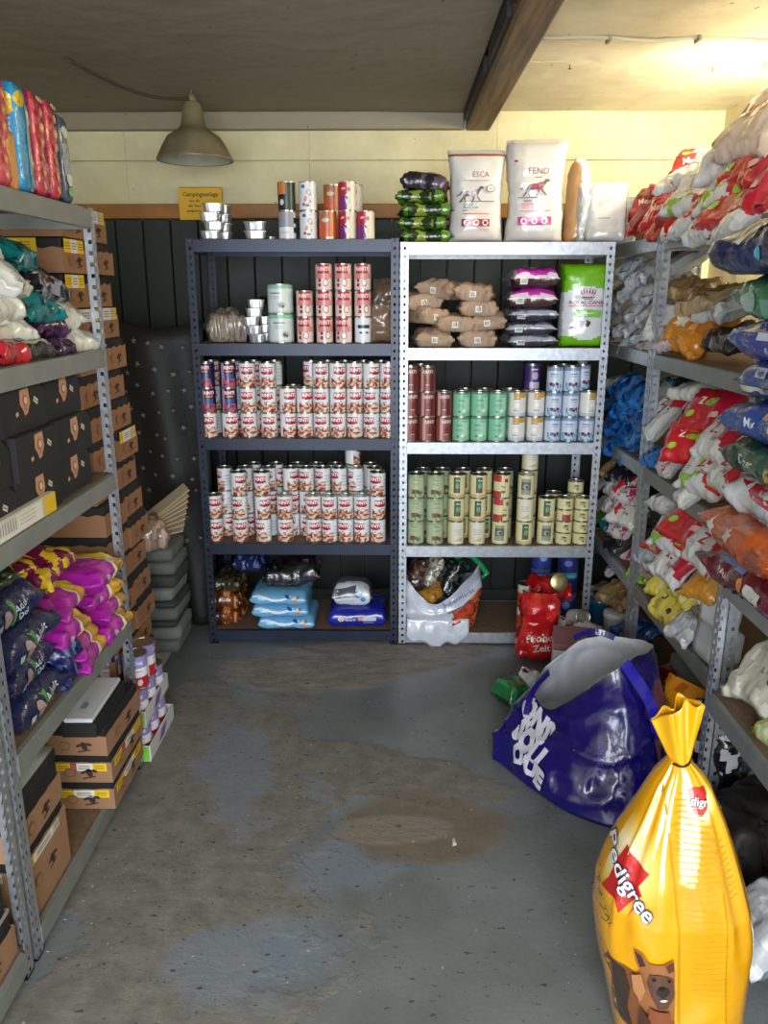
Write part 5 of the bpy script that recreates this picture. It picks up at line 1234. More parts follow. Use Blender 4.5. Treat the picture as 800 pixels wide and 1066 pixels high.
K['white-red'] = (kind('wr', .22, .18, .07, [splash('#d6d6d6', '#c01f2c', k=1), splash('#dadada', '#b51c3a', k=2), splash('#cfd0d2', '#c92a34', ('#8fbf3a',), k=3)], zart(extra=(leaf,)), seeds=(201, 202, 203)), .07)
K['white'] = (kind('w', .22, .18, .065, [splash('#d4d5d7', None, ('#c2c4c8',), k=4), splash('#dcdbd8', None, k=5)], zart(), seeds=(204, 205)), .065)
K['red'] = (kind('r', .21, .15, .055, [splash('#b81e22', '#d8d2cc', ('#7d1016',), k=6), splash('#c4242a', '#8f1218', ('#c98a7a',), k=7), splash('#ad1c1e', '#cf6a50', k=8)], [('r', .03, .02, .05, .03, '#c9a08c', .3), ('t', 'Meat', -.02, -.01, .035, '#e9d4cc', .2), ('e', -.05, .03, .02, .008, '#5d7a2c', .6)], 'foil', seeds=(206, 207, 208)), .055)
K['red-green'] = (kind('rg', .24, .17, .06, splash('#c4202a', '#b8183a', k=9), [('e', .02, .02, .035, .014, '#8fc43a', .2), ('e', -.06, -.03, .02, .012, '#9bcf4a', .4), ('t', 'Z', -.03, .02, .04, '#f0e4e0'), ('r', .06, -.03, .04, .02, '#e3b0a6', .2)], seeds=(209, 210)), .06)
K['silver'] = (kind('si', .17, .14, .05, [splash('#b4b8c0', '#c6cad0', ('#8d939c',), k=10), splash('#bcc0c8', None, ('#979da7', '#d3d7dc'), k=11)], [('r', .02, .0, .03, .04, '#c9ccd2', .2)], 'foil', .016, seeds=(211, 212)), .05)
K['blue'] = (kind('bl', .19, .15, .05, [splash('#1a5aa0', '#0f3f86', ('#0a2456',), k=12), splash('#1d68b4', None, ('#0c2f6e',), k=13)], [('r', .03, .01, .04, .03, '#3f92d6', .3)], 'foil', .018, seeds=(213, 214)), .05)
K['pink'] = (kind('pk', .19, .14, .045, [splash('#d4cfd2', '#b82a6a', ('#c43a44',), k=14), splash('#c9b4bc', '#b02a7c', ('#d8d8da',), k=15)], [('r', .02, .01, .06, .02, '#b8203c', .6), ('r', -.03, 0, .05, .012, '#e4dfe0', .4), ('t', 'Cat', .01, -.03, .03, '#6a2a4a', .3)], 'foil', .015, seeds=(215, 216)), .045)
K['yellow'] = (kind('ye', .20, .16, .06, [splash('#cfc04a', '#b9a63a', ('#d8cf8a',), k=16), splash('#d6c44e', None, ('#a3923a',), k=17)], [('e', -.03, .02, .022, .018, '#26241e'), ('e', .05, -.02, .016, .014, '#2e2a22'), ('e', .01, .05, .018, .007, '#e9e0a0', .4)], 'foil', .014, seeds=(217, 218)), .06)
K['lime'] = (kind('li', .14, .12, .05, splash('#6fae2a', '#4f8f1e', ('#a9d05a',), k=18), [], 'foil', .015, seeds=(219,)), .05)
K['tan'] = (kind('ta', .2, .15, .05, [splash('#a08258', '#8a6c46', ('#c9b48a',), k=19), splash('#b59a72', None, ('#7d6444',), k=20)], [], 'film', .014, seeds=(220, 221)), .05)
K['orange'] = (kind('or', .26, .24, .10, [splash('#c47a1c', '#b56a14', ('#d9963a',), k=21)], [('r', .05, .05, .06, .05, '#d6cdb8', .3), ('p', star(-.03, -.02, .04, 7, .6), '#e4ded0'), ('e', -.04, .07, .03, .02, '#7d4a20')], 'foil', .022, seeds=(222,)), .10)  # pale star shape is a foil highlight painted in as colour
K['gold'] = (kind('go', .15, .11, .06, splash('#c9882c', '#d9a04a', k=23), [], 'foil', .014, seeds=(223,)), .06)
K['teal'] = (kind('te', .16, .13, .05, splash('#1a6f80', '#0f3a4a', ('#8fd0d6', '#15181c'), k=24), [], 'foil', .016, seeds=(224,)), .05)
K['dark'] = (kind('dk', .20, .15, .06, splash('#1c1c20', None, ('#5a5c60', '#8f9296'), k=25), [], 'foil', .016, seeds=(225,)), .06)
cnt = {}
ADJ = ['front', 'upper', 'lower', 'middle', 'small', 'tilted', 'slumped', 'flat', 'crumpled', 'turned', 'half-hidden', 'protruding']
WHERE = lambda p: None
def heap(rows, sd, group, where, name='treat_pouch', cat='pouch'):
    """rows: (px, py, X, kind, variant, tilt, jit, scale, note)"""
    for i, (px, py, X, kd, va, a, j, sc, note) in enumerate(rows):
        meshes, T_ = K[kd]; me = meshes[va % len(meshes)]
        lab = ('%s pouch %s, %s' % (kd.replace('-', ' and '), note, where))
        side(name, me, px, py, X, sd, a, j, R.uniform(-.15, .15), T_*sc, lab, cat, group, (sc, sc, sc))
# ---- R1 row 1 (z 1.378)
heap([(716, 305, 1.17, 'silver', 0, .2, .2, 1.3, 'behind the orange one'), (705, 275, 1.14, 'white', 0, .5, .1, 1.0, 'highest on the left'), (722, 300, 1.12, 'tan', 0, .4, .5, 1.0, 'above the orange bag'), (700, 300, 1.13, 'white', 1, .6, -.2, .95, 'behind the narrow white one'),
      (745, 310, 1.10, 'tan', 1, .3, .1, 1.2, 'at right above orange'), (694, 338, 1.02, 'white', 0, 1.1, .5, .8, 'standing tall beside the post'), (697, 360, 1.0, 'pink', 1, .3, .1, .7, 'at the very front edge'),
      (760, 320, 1.12, 'silver', 1, .3, .1, 1.2, 'at right behind navy bag'), (730, 345, 1.08, 'orange', 0, .75, .1, .92, 'with painted foil highlight'), (772, 350, 1.12, 'dark', 0, .3, 0, 1.1, 'in shadow behind blue bag'), (735, 340, 1.24, 'white', 1, .1, 0, 1.2, 'deep at the back')],
     1, 'pouches on the right unit', 'right unit second shelf')
# ---- R1 row 2 (z .95)
heap([(690, 408, 1.13, 'white', 0, .5, .3, .9, 'at top left beside the post'), (730, 407, 1.10, 'white', 1, .15, .1, .9, 'flat on the very top'), (712, 400, 1.2, 'teal', 0, .2, .1, 1.1, 'behind the topmost white'), (700, 425, 1.06, 'white-red', 0, .9, .2, .85, 'with pink spot, upper left'),
      (690, 440, 1.02, 'white', 0, .9, -.2, .85, 'left, above the blue one'), (742, 430, 1.04, 'red-green', 0, .9, .4, .95, 'upper middle'), (752, 425, 1.14, 'red', 1, .6, .1, 1, 'behind the red-green'), (722, 463, 1.0, 'red-green', 1, 1.0, .7, .85, 'lower, slanting'),
      (756, 455, 1.02, 'white-red', 1, .9, .1, .95, 'on the right, middle layer'), (740, 440, 1.16, 'white', 1, .4, .1, 1.1, 'behind the middle ones'), (684, 476, 1.0, 'blue', 1, .8, .3, .6, 'low at left end'), (704, 480, 1.01, 'pink', 0, .9, -.1, .9, 'low left of the centre'),
      (742, 490, .99, 'white-red', 2, .9, .3, 1.0, 'large, sagging over the edge'), (728, 508, .99, 'white', 1, .7, -.2, .85, 'lowest, hanging over beam'), (766, 490, 1.0, 'white-red', 0, .8, 0, .9, 'low at right before orange'), (772, 470, 1.10, 'red', 0, .5, 0, 1.1, 'far right, behind'), (720, 470, 1.16, 'white', 0, .3, .1, 1.1, 'low at the back')],
     1, 'pouches on the right unit', 'right unit third shelf')
# ---- R1 row 3 (z .467)
heap([(682, 515, 1.15, 'dark', 0, .3, .2, .9, 'in shadow at top left'), (706, 523, 1.04, 'white', 0, .15, .1, .95, 'flat, uppermost'), (725, 546, 1.0, 'red-green', 0, .7, .2, 1.05, 'on top of big white'), (707, 553, 1.01, 'white-red', 2, .9, .4, .95, 'large, sloping to the post'), (742, 570, .99, 'white-red', 0, .9, .0, .95, 'right, facing the aisle'),
      (692, 567, 1.03, 'red', 1, .5, .2, .8, 'small, at left'), (677, 578, 1.02, 'silver', 0, .8, .3, .8, 'striped, by the left post'), (708, 585, 1.0, 'white-red', 1, .9, .0, .95, 'round, middle height'), (740, 600, 1.06, 'white', 1, .7, .1, 1.0, 'right behind the gold one'), (715, 570, 1.17, 'white', 0, .3, 0, 1.2, 'deep behind the others'),
      (672, 598, 1.03, 'lime', 0, .9, .2, .95, 'at the left corner'), (684, 592, 1.06, 'tan', 1, .7, .4, .8, 'between lime and yellow'), (700, 610, 1.02, 'yellow', 0, .8, .3, .85, 'with dark spots, upper'), (700, 632, 1.0, 'yellow', 1, .9, .1, .85, 'with dark spots, lower'), (722, 615, 1.03, 'yellow', 0, .7, .0, .8, 'at right under gold'),
      (735, 613, 1.0, 'gold', 0, .5, .5, .9, 'narrow, at upper right'), (716, 654, .99, 'silver', 1, .8, .2, .8, 'bright, at front edge'), (725, 600, 1.18, 'dark', 0, .3, 0, 1.1, 'deep at lower back'), (738, 640, 1.06, 'white', 0, .9, 0, .7, 'low behind the carton')],
     1, 'pouches on the right unit', 'right unit fourth shelf')
p = unpix(735, 678, X=1.0); place('packet', softbox('wc', .10, .13, .11, .008, lambda f, x, y, z: '#c3cad2' if z < .6 else '#b4bcc6', (), n=(4, 4, 4), noi=.003, mat='matt'), (1.03, p.y+.0, .467), (0, .1, .1), 'pale grey-white carton at the near end of right unit\'s fourth shelf', 'packet')
place('packet', softbox('wc2', .09, .10, .09, .01, lambda f, x, y, z: '#ccd2d8', (), n=(4, 4, 4), noi=.004, mat='film'), (1.04, p.y+.02, .467+.112), (0, 0, .3), 'pale white packet resting on the grey-white carton of right unit', 'packet')
# ---- R2 corner bay
rows = []
pos = [(655, 280), (672, 285), (642, 292), (660, 302), (676, 305), (646, 315), (665, 322), (678, 328), (642, 335), (658, 340), (673, 345), (646, 353), (662, 357), (678, 360)]
nm = ['highest', 'second highest', 'at upper left', 'upper centre', 'upper right by post', 'left, third layer', 'centre, third layer', 'right, third layer', 'left, fourth layer', 'centre, fourth layer', 'right, fourth layer', 'lowest at left', 'lowest at centre', 'lowest at right']
heap([(x, y, 1.03+.02*(i % 3), 'silver', i, .7, .4*math.sin(i*1.7), .88, nm[i]) for i, (x, y) in enumerate(pos)]+[(660, 310, 1.17, 'silver', 1, .2, 0, 1.5, 'large, deep at the back'), (665, 340, 1.17, 'silver', 0, .2, 0, 1.5, 'large, deep and low'), (690, 292, 1.17, 'silver', 0, .3, 0, 1.4, 'far right behind post')], 1, 'silver pouches in the corner', 'corner unit second shelf')
pos = [(652, 402), (665, 412), (641, 418), (656, 425), (668, 432), (640, 438), (652, 445), (666, 452), (638, 458), (650, 464), (662, 470)]
heap([(x, y, 1.02+.02*(i % 3), 'blue', i, .8, .5*math.sin(i*2.3), .85, nm[i]) for i, (x, y) in enumerate(pos)]+[(655, 440, 1.16, 'blue', 0, .2, 0, 1.6, 'large, deep behind'), (652, 400, 1.1, 'white', 0, .1, .4, .9, 'flat on top of the blue'), (676, 405, 1.14, 'dark', 0, .1, .1, 1.1, 'in shadow at the top')], 1, 'blue pouches in the corner', 'corner unit third shelf')
pos = [(640, 490, 'tan'), (652, 492, 'dark'), (632, 502, 'pink'), (646, 506, 'white-red'), (656, 512, 'pink'), (632, 522, 'pink'), (645, 526, 'white-red'), (655, 533, 'white'), (627, 538, 'lime'), (638, 545, 'teal'), (650, 549, 'pink'), (634, 560, 'teal'), (645, 567, 'dark'), (652, 575, 'pink'), (646, 590, 'pink')]
nm3 = ['uppermost', 'dark-topped beside tan', 'upper left', 'upper centre', 'upper right', 'left, third layer', 'centre, third layer', 'right, third layer', 'left by the post', 'left of centre', 'right of centre', 'low left', 'low centre', 'low right', 'at front beam']
heap([(x, y, 1.02+.02*(i % 3), k, i, .8, .5*math.sin(i*2.1), .80, nm3[i]) for i, (x, y, k) in enumerate(pos)]+[(645, 530, 1.17, 'dark', 0, .2, 0, 1.7, 'large, deep behind'), (645, 560, 1.17, 'dark', 0, .2, .2, 1.7, 'large, deep and low')], 1, 'mixed pouches in the corner', 'corner unit fourth shelf')
# ---- heap on top (z 1.80)
TOPG = 'red and white bags heaped on the right units'
rows = [(652, 228, 1.05, 'red', 0, .5, .5, 1.0, 'at far left end'), (655, 240, 1.02, 'white', 1, .6, .3, .75, 'below the leftmost red'), (668, 216, 1.12, 'red', 2, .4, .9, .9, 'with upturned tip'), (672, 232, 1.02, 'red', 1, .9, -.6, .9, 'left of centre, standing'), (682, 212, 1.06, 'red', 0, 1.0, .7, .95, 'pale-headed, above centre'), (690, 236, 1.0, 'red', 2, .9, -.4, .8, 'low behind the post'),
        (697, 220, 1.03, 'red', 1, 1.0, .5, 1.0, 'in the centre'), (704, 195, 1.10, 'red', 0, .3, .3, 1.0, 'with flat lid side, upper centre'), (712, 212, 1.02, 'red', 2, .8, .2, 1.0, 'right of centre'), (706, 235, .99, 'white-red', 0, .8, -.3, .8, 'low at the front beam'), (720, 188, 1.12, 'white-red', 1, .5, .6, 1.0, 'on the slope'), (728, 205, 1.02, 'white-red', 2, .8, .3, 1.0, 'slanting to the aisle'),
        (725, 228, .99, 'white', 0, .7, .1, .9, 'low, right of post'), (742, 215, 1.0, 'red', 1, .7, .3, .9, 'between two white ones'), (745, 186, 1.08, 'white-red', 0, .7, .5, 1.1, 'upper slope'), (752, 170, 1.14, 'white', 1, .5, .5, 1.2, 'on the upper slope, behind'), (748, 228, .98, 'white-red', 1, .8, 0, .95, 'low, over beam'), (770, 190, 1.02, 'white-red', 2, .9, .2, 1.2, 'with green leaf, large'),
        (775, 158, 1.08, 'white-red', 0, .8, .3, 1.3, 'second from the top'), (772, 213, .99, 'red-green', 0, .8, .1, 1.1, 'low, near end'), (790, 172, 1.04, 'red-green', 1, .8, 0, 1.1, 'right edge, upper'), (795, 200, 1.0, 'red-green', 0, .8, 0, 1.0, 'right edge, lower'), (780, 228, .98, 'white', 0, .6, 0, 1.0, 'lowest at right edge'), (730, 172, 1.20, 'red', 0, .8, .9, 1.1, 'dark, edge-on up the slope'),
        (700, 215, 1.2, 'red', 1, .3, .2, 1.3, 'deep behind the centre'), (745, 200, 1.2, 'white', 0, .3, .2, 1.5, 'deep behind the slope'), (790, 185, 1.2, 'white', 1, .3, .1, 1.6, 'deep behind the near end'), (665, 232, 1.18, 'red', 2, .3, 0, 1.1, 'deep at the left')]
heap(rows, 1, TOPG, 'top right heap')
pk_ = bag_mesh('peachbag', .42, .30, .12, lambda u, v, t, r: '#a81c28' if u < .13 else '#d4bca8', [('p', star(.02, .0, .05, 5, .6), '#c23a30'), ('t', 'B', -.05, .0, .06, '#a82432', .2), ('r', .07, .02, .07, .05, '#c0342e', .5), ('e', -.06, -.02, .03, .012, '#d9897a', .3)], 231, .014, mat='film')
side('food_bag', pk_, 800, 128, 1.08, 1, .85, -.05, .18, .12, 'big peach-white bag with dark red edge crowning the right heap', 'bag', TOPG, (.82, .82, .85))
# ---- tall stack of big bags on the bench
def bigbag(c, back, s, var='#223'): return bag_mesh('bigbag', .46, .34, .095, two(c, var, .35, 3, s), (), s, .010, ends=(1, 1), waist=.03, back=back, mat='foil')
def bk_(txt, tc, extra=()): return [('t', txt, -.06, -.002, .032, tc, 0, .01)]+list(extra)
tri = ('p', [(-.10, .01), (-.07, .03), (-.075, .005)], '#c9ccd6')
stk = [('burgundy bag with white label and orange dot, lowest on the bench', '#5e1420', '#3f0c16', bk_('Multi', '#c9b4ba', [('r', -.06, .028, .16, .014, '#5a7ab4'), ('e', .03, .0, .018, .016, '#d9862c'), ('r', .10, .0, .08, .026, '#c9c9c9')]), .0),
       ('orange-brown crumpled bag second from bottom of bench stack', '#b3501c', '#8a3a14', bk_('', '#fff', [('p', star(-.12, .0, .03, 5, .5), '#d9cfc4'), ('p', star(.0, .01, .025, 6, .5), '#c9b8a8')]), .045),
       ('white bag with red upper half in the bench stack', '#c9ccd2', '#b8bcc4', bk_('', '#fff', [('p', [(-.16, .035), (.12, .035), (.14, .0), (-.05, .01)], '#b5202a'), ('r', .0, -.02, .1, .004, '#7a86a0'), ('r', .06, .02, .04, .01, '#e3d4d4')]), .02),
       ('dark green bag with gold dot in the bench stack', '#1d4a34', '#123222', bk_('Dinner', '#c9d4cc', [('e', .06, -.01, .02, .014, '#c9a23a')]), .012),
       ('mid-blue bag with white small print in the bench stack', '#24458a', '#1b3370', bk_('Mix', '#c3cfe6', [('r', .06, .005, .05, .028, '#c9ccd2'), ('r', .0, .02, .04, .012, '#d99a2c'), ('t', 'Acti', .04, -.028, .02, '#d9e0ee')]), .0),
       ('blue and purple bag with cream band in the bench stack', '#33457c', '#4a3a6c', bk_('', '#fff', [('r', .0, -.02, .4, .014, '#c3bfae'), ('r', -.06, .02, .06, .022, '#a3b4c4'), ('r', .04, .02, .07, .03, '#4a3f74'), ('t', 'light', -.06, .02, .018, '#2f4a7a')]), .01),
       ('royal blue bag with grey-brown label in the bench stack', '#1d3184', '#15256a', bk_('', '#fff', [('r', -.08, .028, .15, .022, '#8a8078'), ('r', -.03, .01, .05, .016, '#b4b8cc'), ('r', .08, .02, .04, .03, '#a9a49c'), ('t', 'Reis', .0, -.02, .02, '#a3b0dc')]), .01),
       ('green glassy bag with orange corner in the bench stack', '#2f6a4a', '#5a8f7c', bk_('', '#fff', [('p', [(-.02, .03), (.06, .035), (.02, .0)], '#c9883a'), ('r', .07, .02, .05, .02, '#d4cfc4', .4), ('e', -.1, -.01, .04, .02, '#8fb0a4')]), .02),
       ('dark navy bag with cyan patch, topmost of the bench stack', '#17264e', '#0e1838', bk_('', '#fff', [tri, ('e', .01, -.012, .018, .012, '#3fb4d6', .3), ('p', [(-.07, .03), (.02, .042), (.015, .034), (-.06, .022)], '#b9bfcc'), ('r', -.16, .02, .02, .006, '#8f98ac'), ('r', .08, .03, .04, .02, '#c9cdd4')]), -.02)]
z = .857
xoff = [.0, -.01, .03, .02, .02, .03, .015, .01, -.03]
hts = [.096, .096, .10, .096, .096, .098, .098, .104, .12]
for k, (l, c, c2, back, dx) in enumerate(stk):
    me = bigbag(c, back, 240+k, c2)
    h = hts[k]; o = side('food_bag', me, 0, 0, 1.015+xoff[k], 1, .0, [.05, -.04, .03, -.02, .05, -.03, .04, .0, .10][k], 0, .0, l, 'bag', 'big bags stacked on the bench', (1, 1, h/.088), Y=1.89+[0, .02, -.03, -.01, 0, -.01, .0, .01, .05][k], Z=z); z += h
# ---- lower bench shelf
side('food_bag', bag_mesh('wclear', .26, .22, .10, two('#b9b4a6', '#d8d4c8', .1, 5), [('r', 0, 0, .05, .02, '#7d8494', .4)], 260, .016, mat='film'), 0, 0, 1.03, 1, .8, .2, 0, .10, 'clear-wrapped white pouch on lower bench shelf before the navy bag', 'pouch', None, Y=1.94, Z=.60)
side('food_bag', bag_mesh('navyb', .32, .26, .14, flat_col('#1a2250'), (), 261, .01, mat='foil'), 0, 0, 1.09, 1, .6, .1, 0, .14, 'dark navy bag on the lower bench shelf under the burgundy bag', 'bag', None, Y=1.80, Z=.64)
side('food_bag', bag_mesh('yg', .26, .22, .07, two('#a9b44a', '#c9cfa0', .2, 4), (), 262, .01, mat='film'), 0, 0, 1.03, 1, .4, 0, 0, .07, 'yellow-green packet at the near end of lower bench shelf', 'packet', None, Y=1.72, Z=.555)
side('food_bag', bag_mesh('dkb', .3, .2, .08, two('#17171b', '#70747c', .3, 6), (), 263, .014), 0, 0, 1.13, 1, .3, 0, 0, .08, 'black crumpled pouch above the navy bag on lower bench shelf', 'pouch', None, Y=1.78, Z=.75)
# ---- under the right units, on the floor
side('food_bag', bag_mesh('brnf', .38, .3, .16, mottle('#2a211c', ('#6a5444', '#17120f'), 12), (), 264, .02), 0, 0, 1.16, 1, .2, .2, 0, .16, 'dark brown crumpled plastic heap under the bench', 'bag', None, Y=1.88, Z=.12)
side('food_bag', bag_mesh('blk', .42, .34, .14, flat_col('#0d0d0f'), (), 265, .02, mat='matt'), 0, 0, 1.10, 1, .1, .1, 0, .14, 'black bin bag on the floor under the bench', 'bag', None, Y=1.5, Z=.075)
side('food_bag', bag_mesh('wt', .2, .16, .08, two('#b9bcc0', '#d9dadc', .1, 4), [('r', 0, 0, .05, .03, '#e4e6e8', .3), ('r', 0, 0, .03, .004, '#5a6f96', .3)], 266, .01, mat='film'), 0, 0, .90, 1, .9, 0, .0, .08, 'pale grey pouch with label on the floor right of yellow bag', 'pouch', None, Y=1.62, Z=.10)
place('paper_flap', bag_mesh('flap', .16, .10, .012, flat_col('#8f8a84'), (), 267, .006, mat='matt'), (.87, 2.0, .215), (.2, .55, .5), 'loose grey cardboard flap sticking out behind the yellow bag', 'cardboard')
place('food_bag', bag_mesh('flb', .3, .22, .2, flat_col('#1a1513'), (), 268, .02, mat='matt'), (1.02, 2.0, .0), (0, 0, .4), 'black sack behind the grey cardboard flap', 'bag')
z = .06
place('food_bag', softbox('redr', .20, .17, .16, .06, lambda f, x, y, z: '#7d1016', (), noi=.01, seed=4), (1.03, 2.78, z), (0, 0, .2), 'dark red glossy round packet on lowest shelf of right unit', 'packet')
ogb = bag_mesh('ogb', .30, .17, .11, two('#d98a1e', '#b5660f', .2, 4), up_art([('e', .02, .02, .03, .022, '#3a1420', .3), ('e', .03, -.01, .02, .014, '#c9302c'), ('e', .0, .06, .02, .015, '#e0b48a')]), 269, .01, ends=(0, 1), mat='foil')
upright('food_bag', ogb, 1.02, 2.42, z, 'orange-yellow bag with red print standing on right unit\'s lowest shelf', yaw=-1.0, L=.30)
place('food_bag', softbox('gw', .26, .30, .20, .03, lambda f, x, y, z: '#7c837c' if z > .5 else '#a3a69c', (), noi=.008, seed=6, mat='matt'), (1.2, 2.72, z), (0, 0, .0), 'greyish green carton behind the dark red packet', 'carton')
upright('food_bag', bag_mesh('gr2', .2, .12, .08, flat_col('#1f6a34'), (), 270, .012, ends=(0, 1)), 1.01, 2.60, z, 'dark green pouch between the red packet and orange-yellow bag', 'pouch', yaw=-.9, L=.2)
for i, (x, y, c, l) in enumerate(((1.04, 2.24, '#1a1a20', 'black and white foil pouch beside the near post of right unit'), (1.16, 2.3, '#5a5f6a', 'grey foil pouch behind the black one on lowest shelf'))):
    upright('food_bag', bag_mesh('fp', .30, .16, .09, two(c, '#b9bcc4', .25, 7, i), (), 271+i, .016, ends=(0, 1)), x, y, z, l, 'pouch', yaw=-1.0, L=.30)
# corner bay bottom
for i, (x, y, r_, c, l) in enumerate(((1.0, 3.62, .07, '#1f5a7a', 'teal-blue lidded tub on the corner floor shelf'), (1.02, 3.42, .055, '#cfd0d0', 'white tin on its side by the corner post'))):
    g = G(); g.lathe([(r_*.9, 0), (r_, .01), (r_, .10), (r_*1.04, .102), (r_*1.04, .125), (r_*.9, .13), (0, .128)], 24, c=c); place('tub', g.mesh('tub', [M['film']], True), (x, y, .06), (0, 0, 0), l, 'tub')
for i, (px, py, X, kd) in enumerate(((612, 628, 1.02, 'tan'), (650, 620, 1.06, 'blue'), (636, 608, 1.05, 'tan'), (655, 650, 1.02, 'dark'))):
    meshes, T_ = K[kd]; side('treat_pouch', meshes[0], 0, 0, X, 1, .5, .2*i, 0, T_, '%s pouch on lowest corner shelf, %s' % (kd, ('left end', 'by the right post', 'uppermost', 'nearest')[i]), 'pouch', None, Y=[3.72, 3.25, 3.5, 3.15][i], Z=[.15, .16, .24, .12][i])
# ================================================================ OPEN CARRIER BAGS
def crom(pts, n):
    pts = [Vector(p) for p in pts]; m = len(pts); out = []
    for i in range(n):
        t = i*m/n; k = int(t); f = t-k; a, b_, c, d = (pts[(k+q) % m] for q in (-1, 0, 1, 2))
        out.append(.5*((2*b_)+(c-a)*f+(2*a-5*b_+4*c-d)*f*f+(3*b_-a-3*c+d)*f**3))
    return out
def openbag(bottom, rim, col, n=130, lv=40, bulge=.03, amp=.012, fr=7, seed=0, th=.004, depth=.75, fold=.010):
    B = crom(bottom, n); Rm_ = crom(rim, n); cb = sum(B, Vector())/n
    V = []; F = []
    for k in range(lv+1):
        t = k/lv
        for i in range(n):
            p = B[i].lerp(Rm_[i], t); o = (p-cb); o.z = 0
            if o.length > 1e-6: o.normalize()
            q = p*fr+Vector((seed*3, seed, 1)); m_ = min(1, t*5)*(1-.6*t)
            fo = (1-2*abs(noise.noise(Vector((p.x*fr*.8+seed, p.y*fr*.8, p.z*fr*.5+t*2)))))
            p = p+o*(bulge*math.sin(PI*min(1, t*1.05))+(amp*noise.noise(q)+fold*fo*fo-fold*.3)*m_*1.6) + Vector((0, 0, amp*.7*noise.noise(q*1.7)*min(1, t*4)))
            n5 = 1-2*abs(noise.noise(Vector((p.x*fr*2.3+seed, p.y*fr*2.3, p.z*fr*1.1+p.x*9)))); p = p+o*(n5*n5*fold*.8-fold*.2)*m_
            V.append(p)
    for k in range(lv):
        for i in range(n): j = (i+1) % n; F.append([k*n+i, k*n+j, (k+1)*n+j, (k+1)*n+i])
    nb_ = len(V); V.append(cb+Vector((0, 0, .004)))
    for i in range(n): F.append([nb_, (i+1) % n, i])
    g = G(); g.add(V, F); g.C = [col(sum((V[a] for a in f), Vector())/len(f), (sum(a for a in f)/len(f))//n/lv) for f in F]
    # inner lining
    V2 = []; F2 = []; L2 = int(lv*depth)
    for k in range(L2+1):
        kk = lv-k
        for i in range(n):
            p = V[kk*n+i]; o = p-cb; o.z = 0; V2.append(p-o.normalized()*th*(1 if k else .2)-Vector((0, 0, 0 if k == 0 else .002)))
    for k in range(L2):
        for i in range(n): j = (i+1) % n; F2.append([k*n+i, k*n+j, (k+1)*n+j, (k+1)*n+i])
    c2 = sum(V2[-n:], Vector())/n; m_ = len(V2); V2.append(c2)
    for i in range(n): F2.append([m_, L2*n+i, L2*n+(i+1) % n])
    return g, V, F, V2, F2, V[lv*n:(lv+1)*n]
U = lambda px, py, Y: unpix(px, py, Y=Y)
bot = [(.355, 2.51, .003), (.375, 2.475, .003), (.46, 2.33, .003), (.56, 2.20, .003), (.69, 2.125, .003), (.80, 2.17, .003), (.87, 2.32, .003), (.87, 2.58, .003), (.76, 2.72, .003), (.58, 2.72, .003), (.42, 2.60, .003)]
rim = [U(556, 716, 2.54), U(560, 730, 2.48), U(575, 740, 2.41), U(608, 719, 2.34), U(641, 700, 2.31), U(662, 684, 2.35), U(680, 676, 2.45), U(668, 665, 2.60), U(638, 663, 2.68), U(606, 667, 2.68), U(574, 690, 2.62)]
def bluecol(p, t): return '#130b62' if t < .93 else '#0f0848'
g, V, F, V2, F2, RM = openbag(bot, rim, bluecol, bulge=.028, amp=.016, fold=.014, seed=3)
e = empty('shopping_bag', (0, 0, 0)); tag(e, 'large royal blue open shopping bag with bold white lettering on the floor', 'bag')
VV, FF = list(V), [list(f) for f in F]
shell = obj('outer_shell', g.mesh('blue_shell', [M['film']], True), e)
g = G(); g.add(V2, F2, 0, '#c2c4cc'); obj('white_lining', g.mesh('lining', [printed('woven_white_lining', .5, .2, 120)], True), e)
# lettering on the left gusset
a0 = Vector((.36, 2.50, 0)); a1_ = Vector((.56, 2.20, 0)); ax = (a1_-a0).normalized(); nrm = Vector((ax.y, -ax.x, 0)); org = (a0+a1_)/2-nrm*0
ay = Vector((0, 0, 1)); g = G()
fn = caster(VV, FF, org, ax, ay, .4)
art = []
for i, (t_, x, y) in enumerate((('ONS', -.055, .20), ('SOU', -.035, .135), ('OUE', -.01, .075))):
    art.append(('t', t_, x, y, .082, '#c9cad8', -.25, .07))
lay(g, art, fn, .012, .0016); obj('white_lettering', g.mesh('letters', [M['matt']]), shell)
# small pale print on the front and handles
b0 = Vector((.60, 2.16, 0)); g = G(); ax2 = Vector((.95, .25, 0)).normalized(); fn = caster(VV, FF, Vector((.70, 2.2, 0)), ax2, ay, .4)
lay(g, [('t', 'onsou', -.05, .21, .03, '#5a55c0', 1.35, .0), ('t', 'onsou', -.02, .20, .012, '#8a86d0', 1.35, .0)], fn, .012, .0012); obj('small_print', g.mesh('sp', [M['matt']]), shell)
def strap(pts, w_, name, c, parent):
    pts = [Vector(p) for p in pts]; V = []; F = []; n = len(pts)
    for i, p in enumerate(pts):
        t = (pts[min(i+1, n-1)]-pts[max(0, i-1)]).normalized(); s = t.cross(Vector((.25, -1, .2))).normalized()*w_/2; o = t.cross(s).normalized()*.001
        V += [p-s-o, p+s-o, p+s+o, p-s+o]
    for i in range(n-1):
        a = 4*i
        for k in range(4): F.append([a+k, a+(k+1) % 4, a+4+(k+1) % 4, a+4+k])
    F += [[3, 2, 1, 0], [4*n-4, 4*n-3, 4*n-2, 4*n-1]]
    return obj(name, mesh(name, V, F, M['film'], None, [c]*len(F), False), parent)
def arc(p, q, h, n=14, out=(0, 0, 0)):
    p, q, out = Vector(p), Vector(q), Vector(out); return [p.lerp(q, i/n)+Vector((0, 0, 1))*h*math.sin(PI*i/n)+out*math.sin(PI*i/n) for i in range(n+1)]
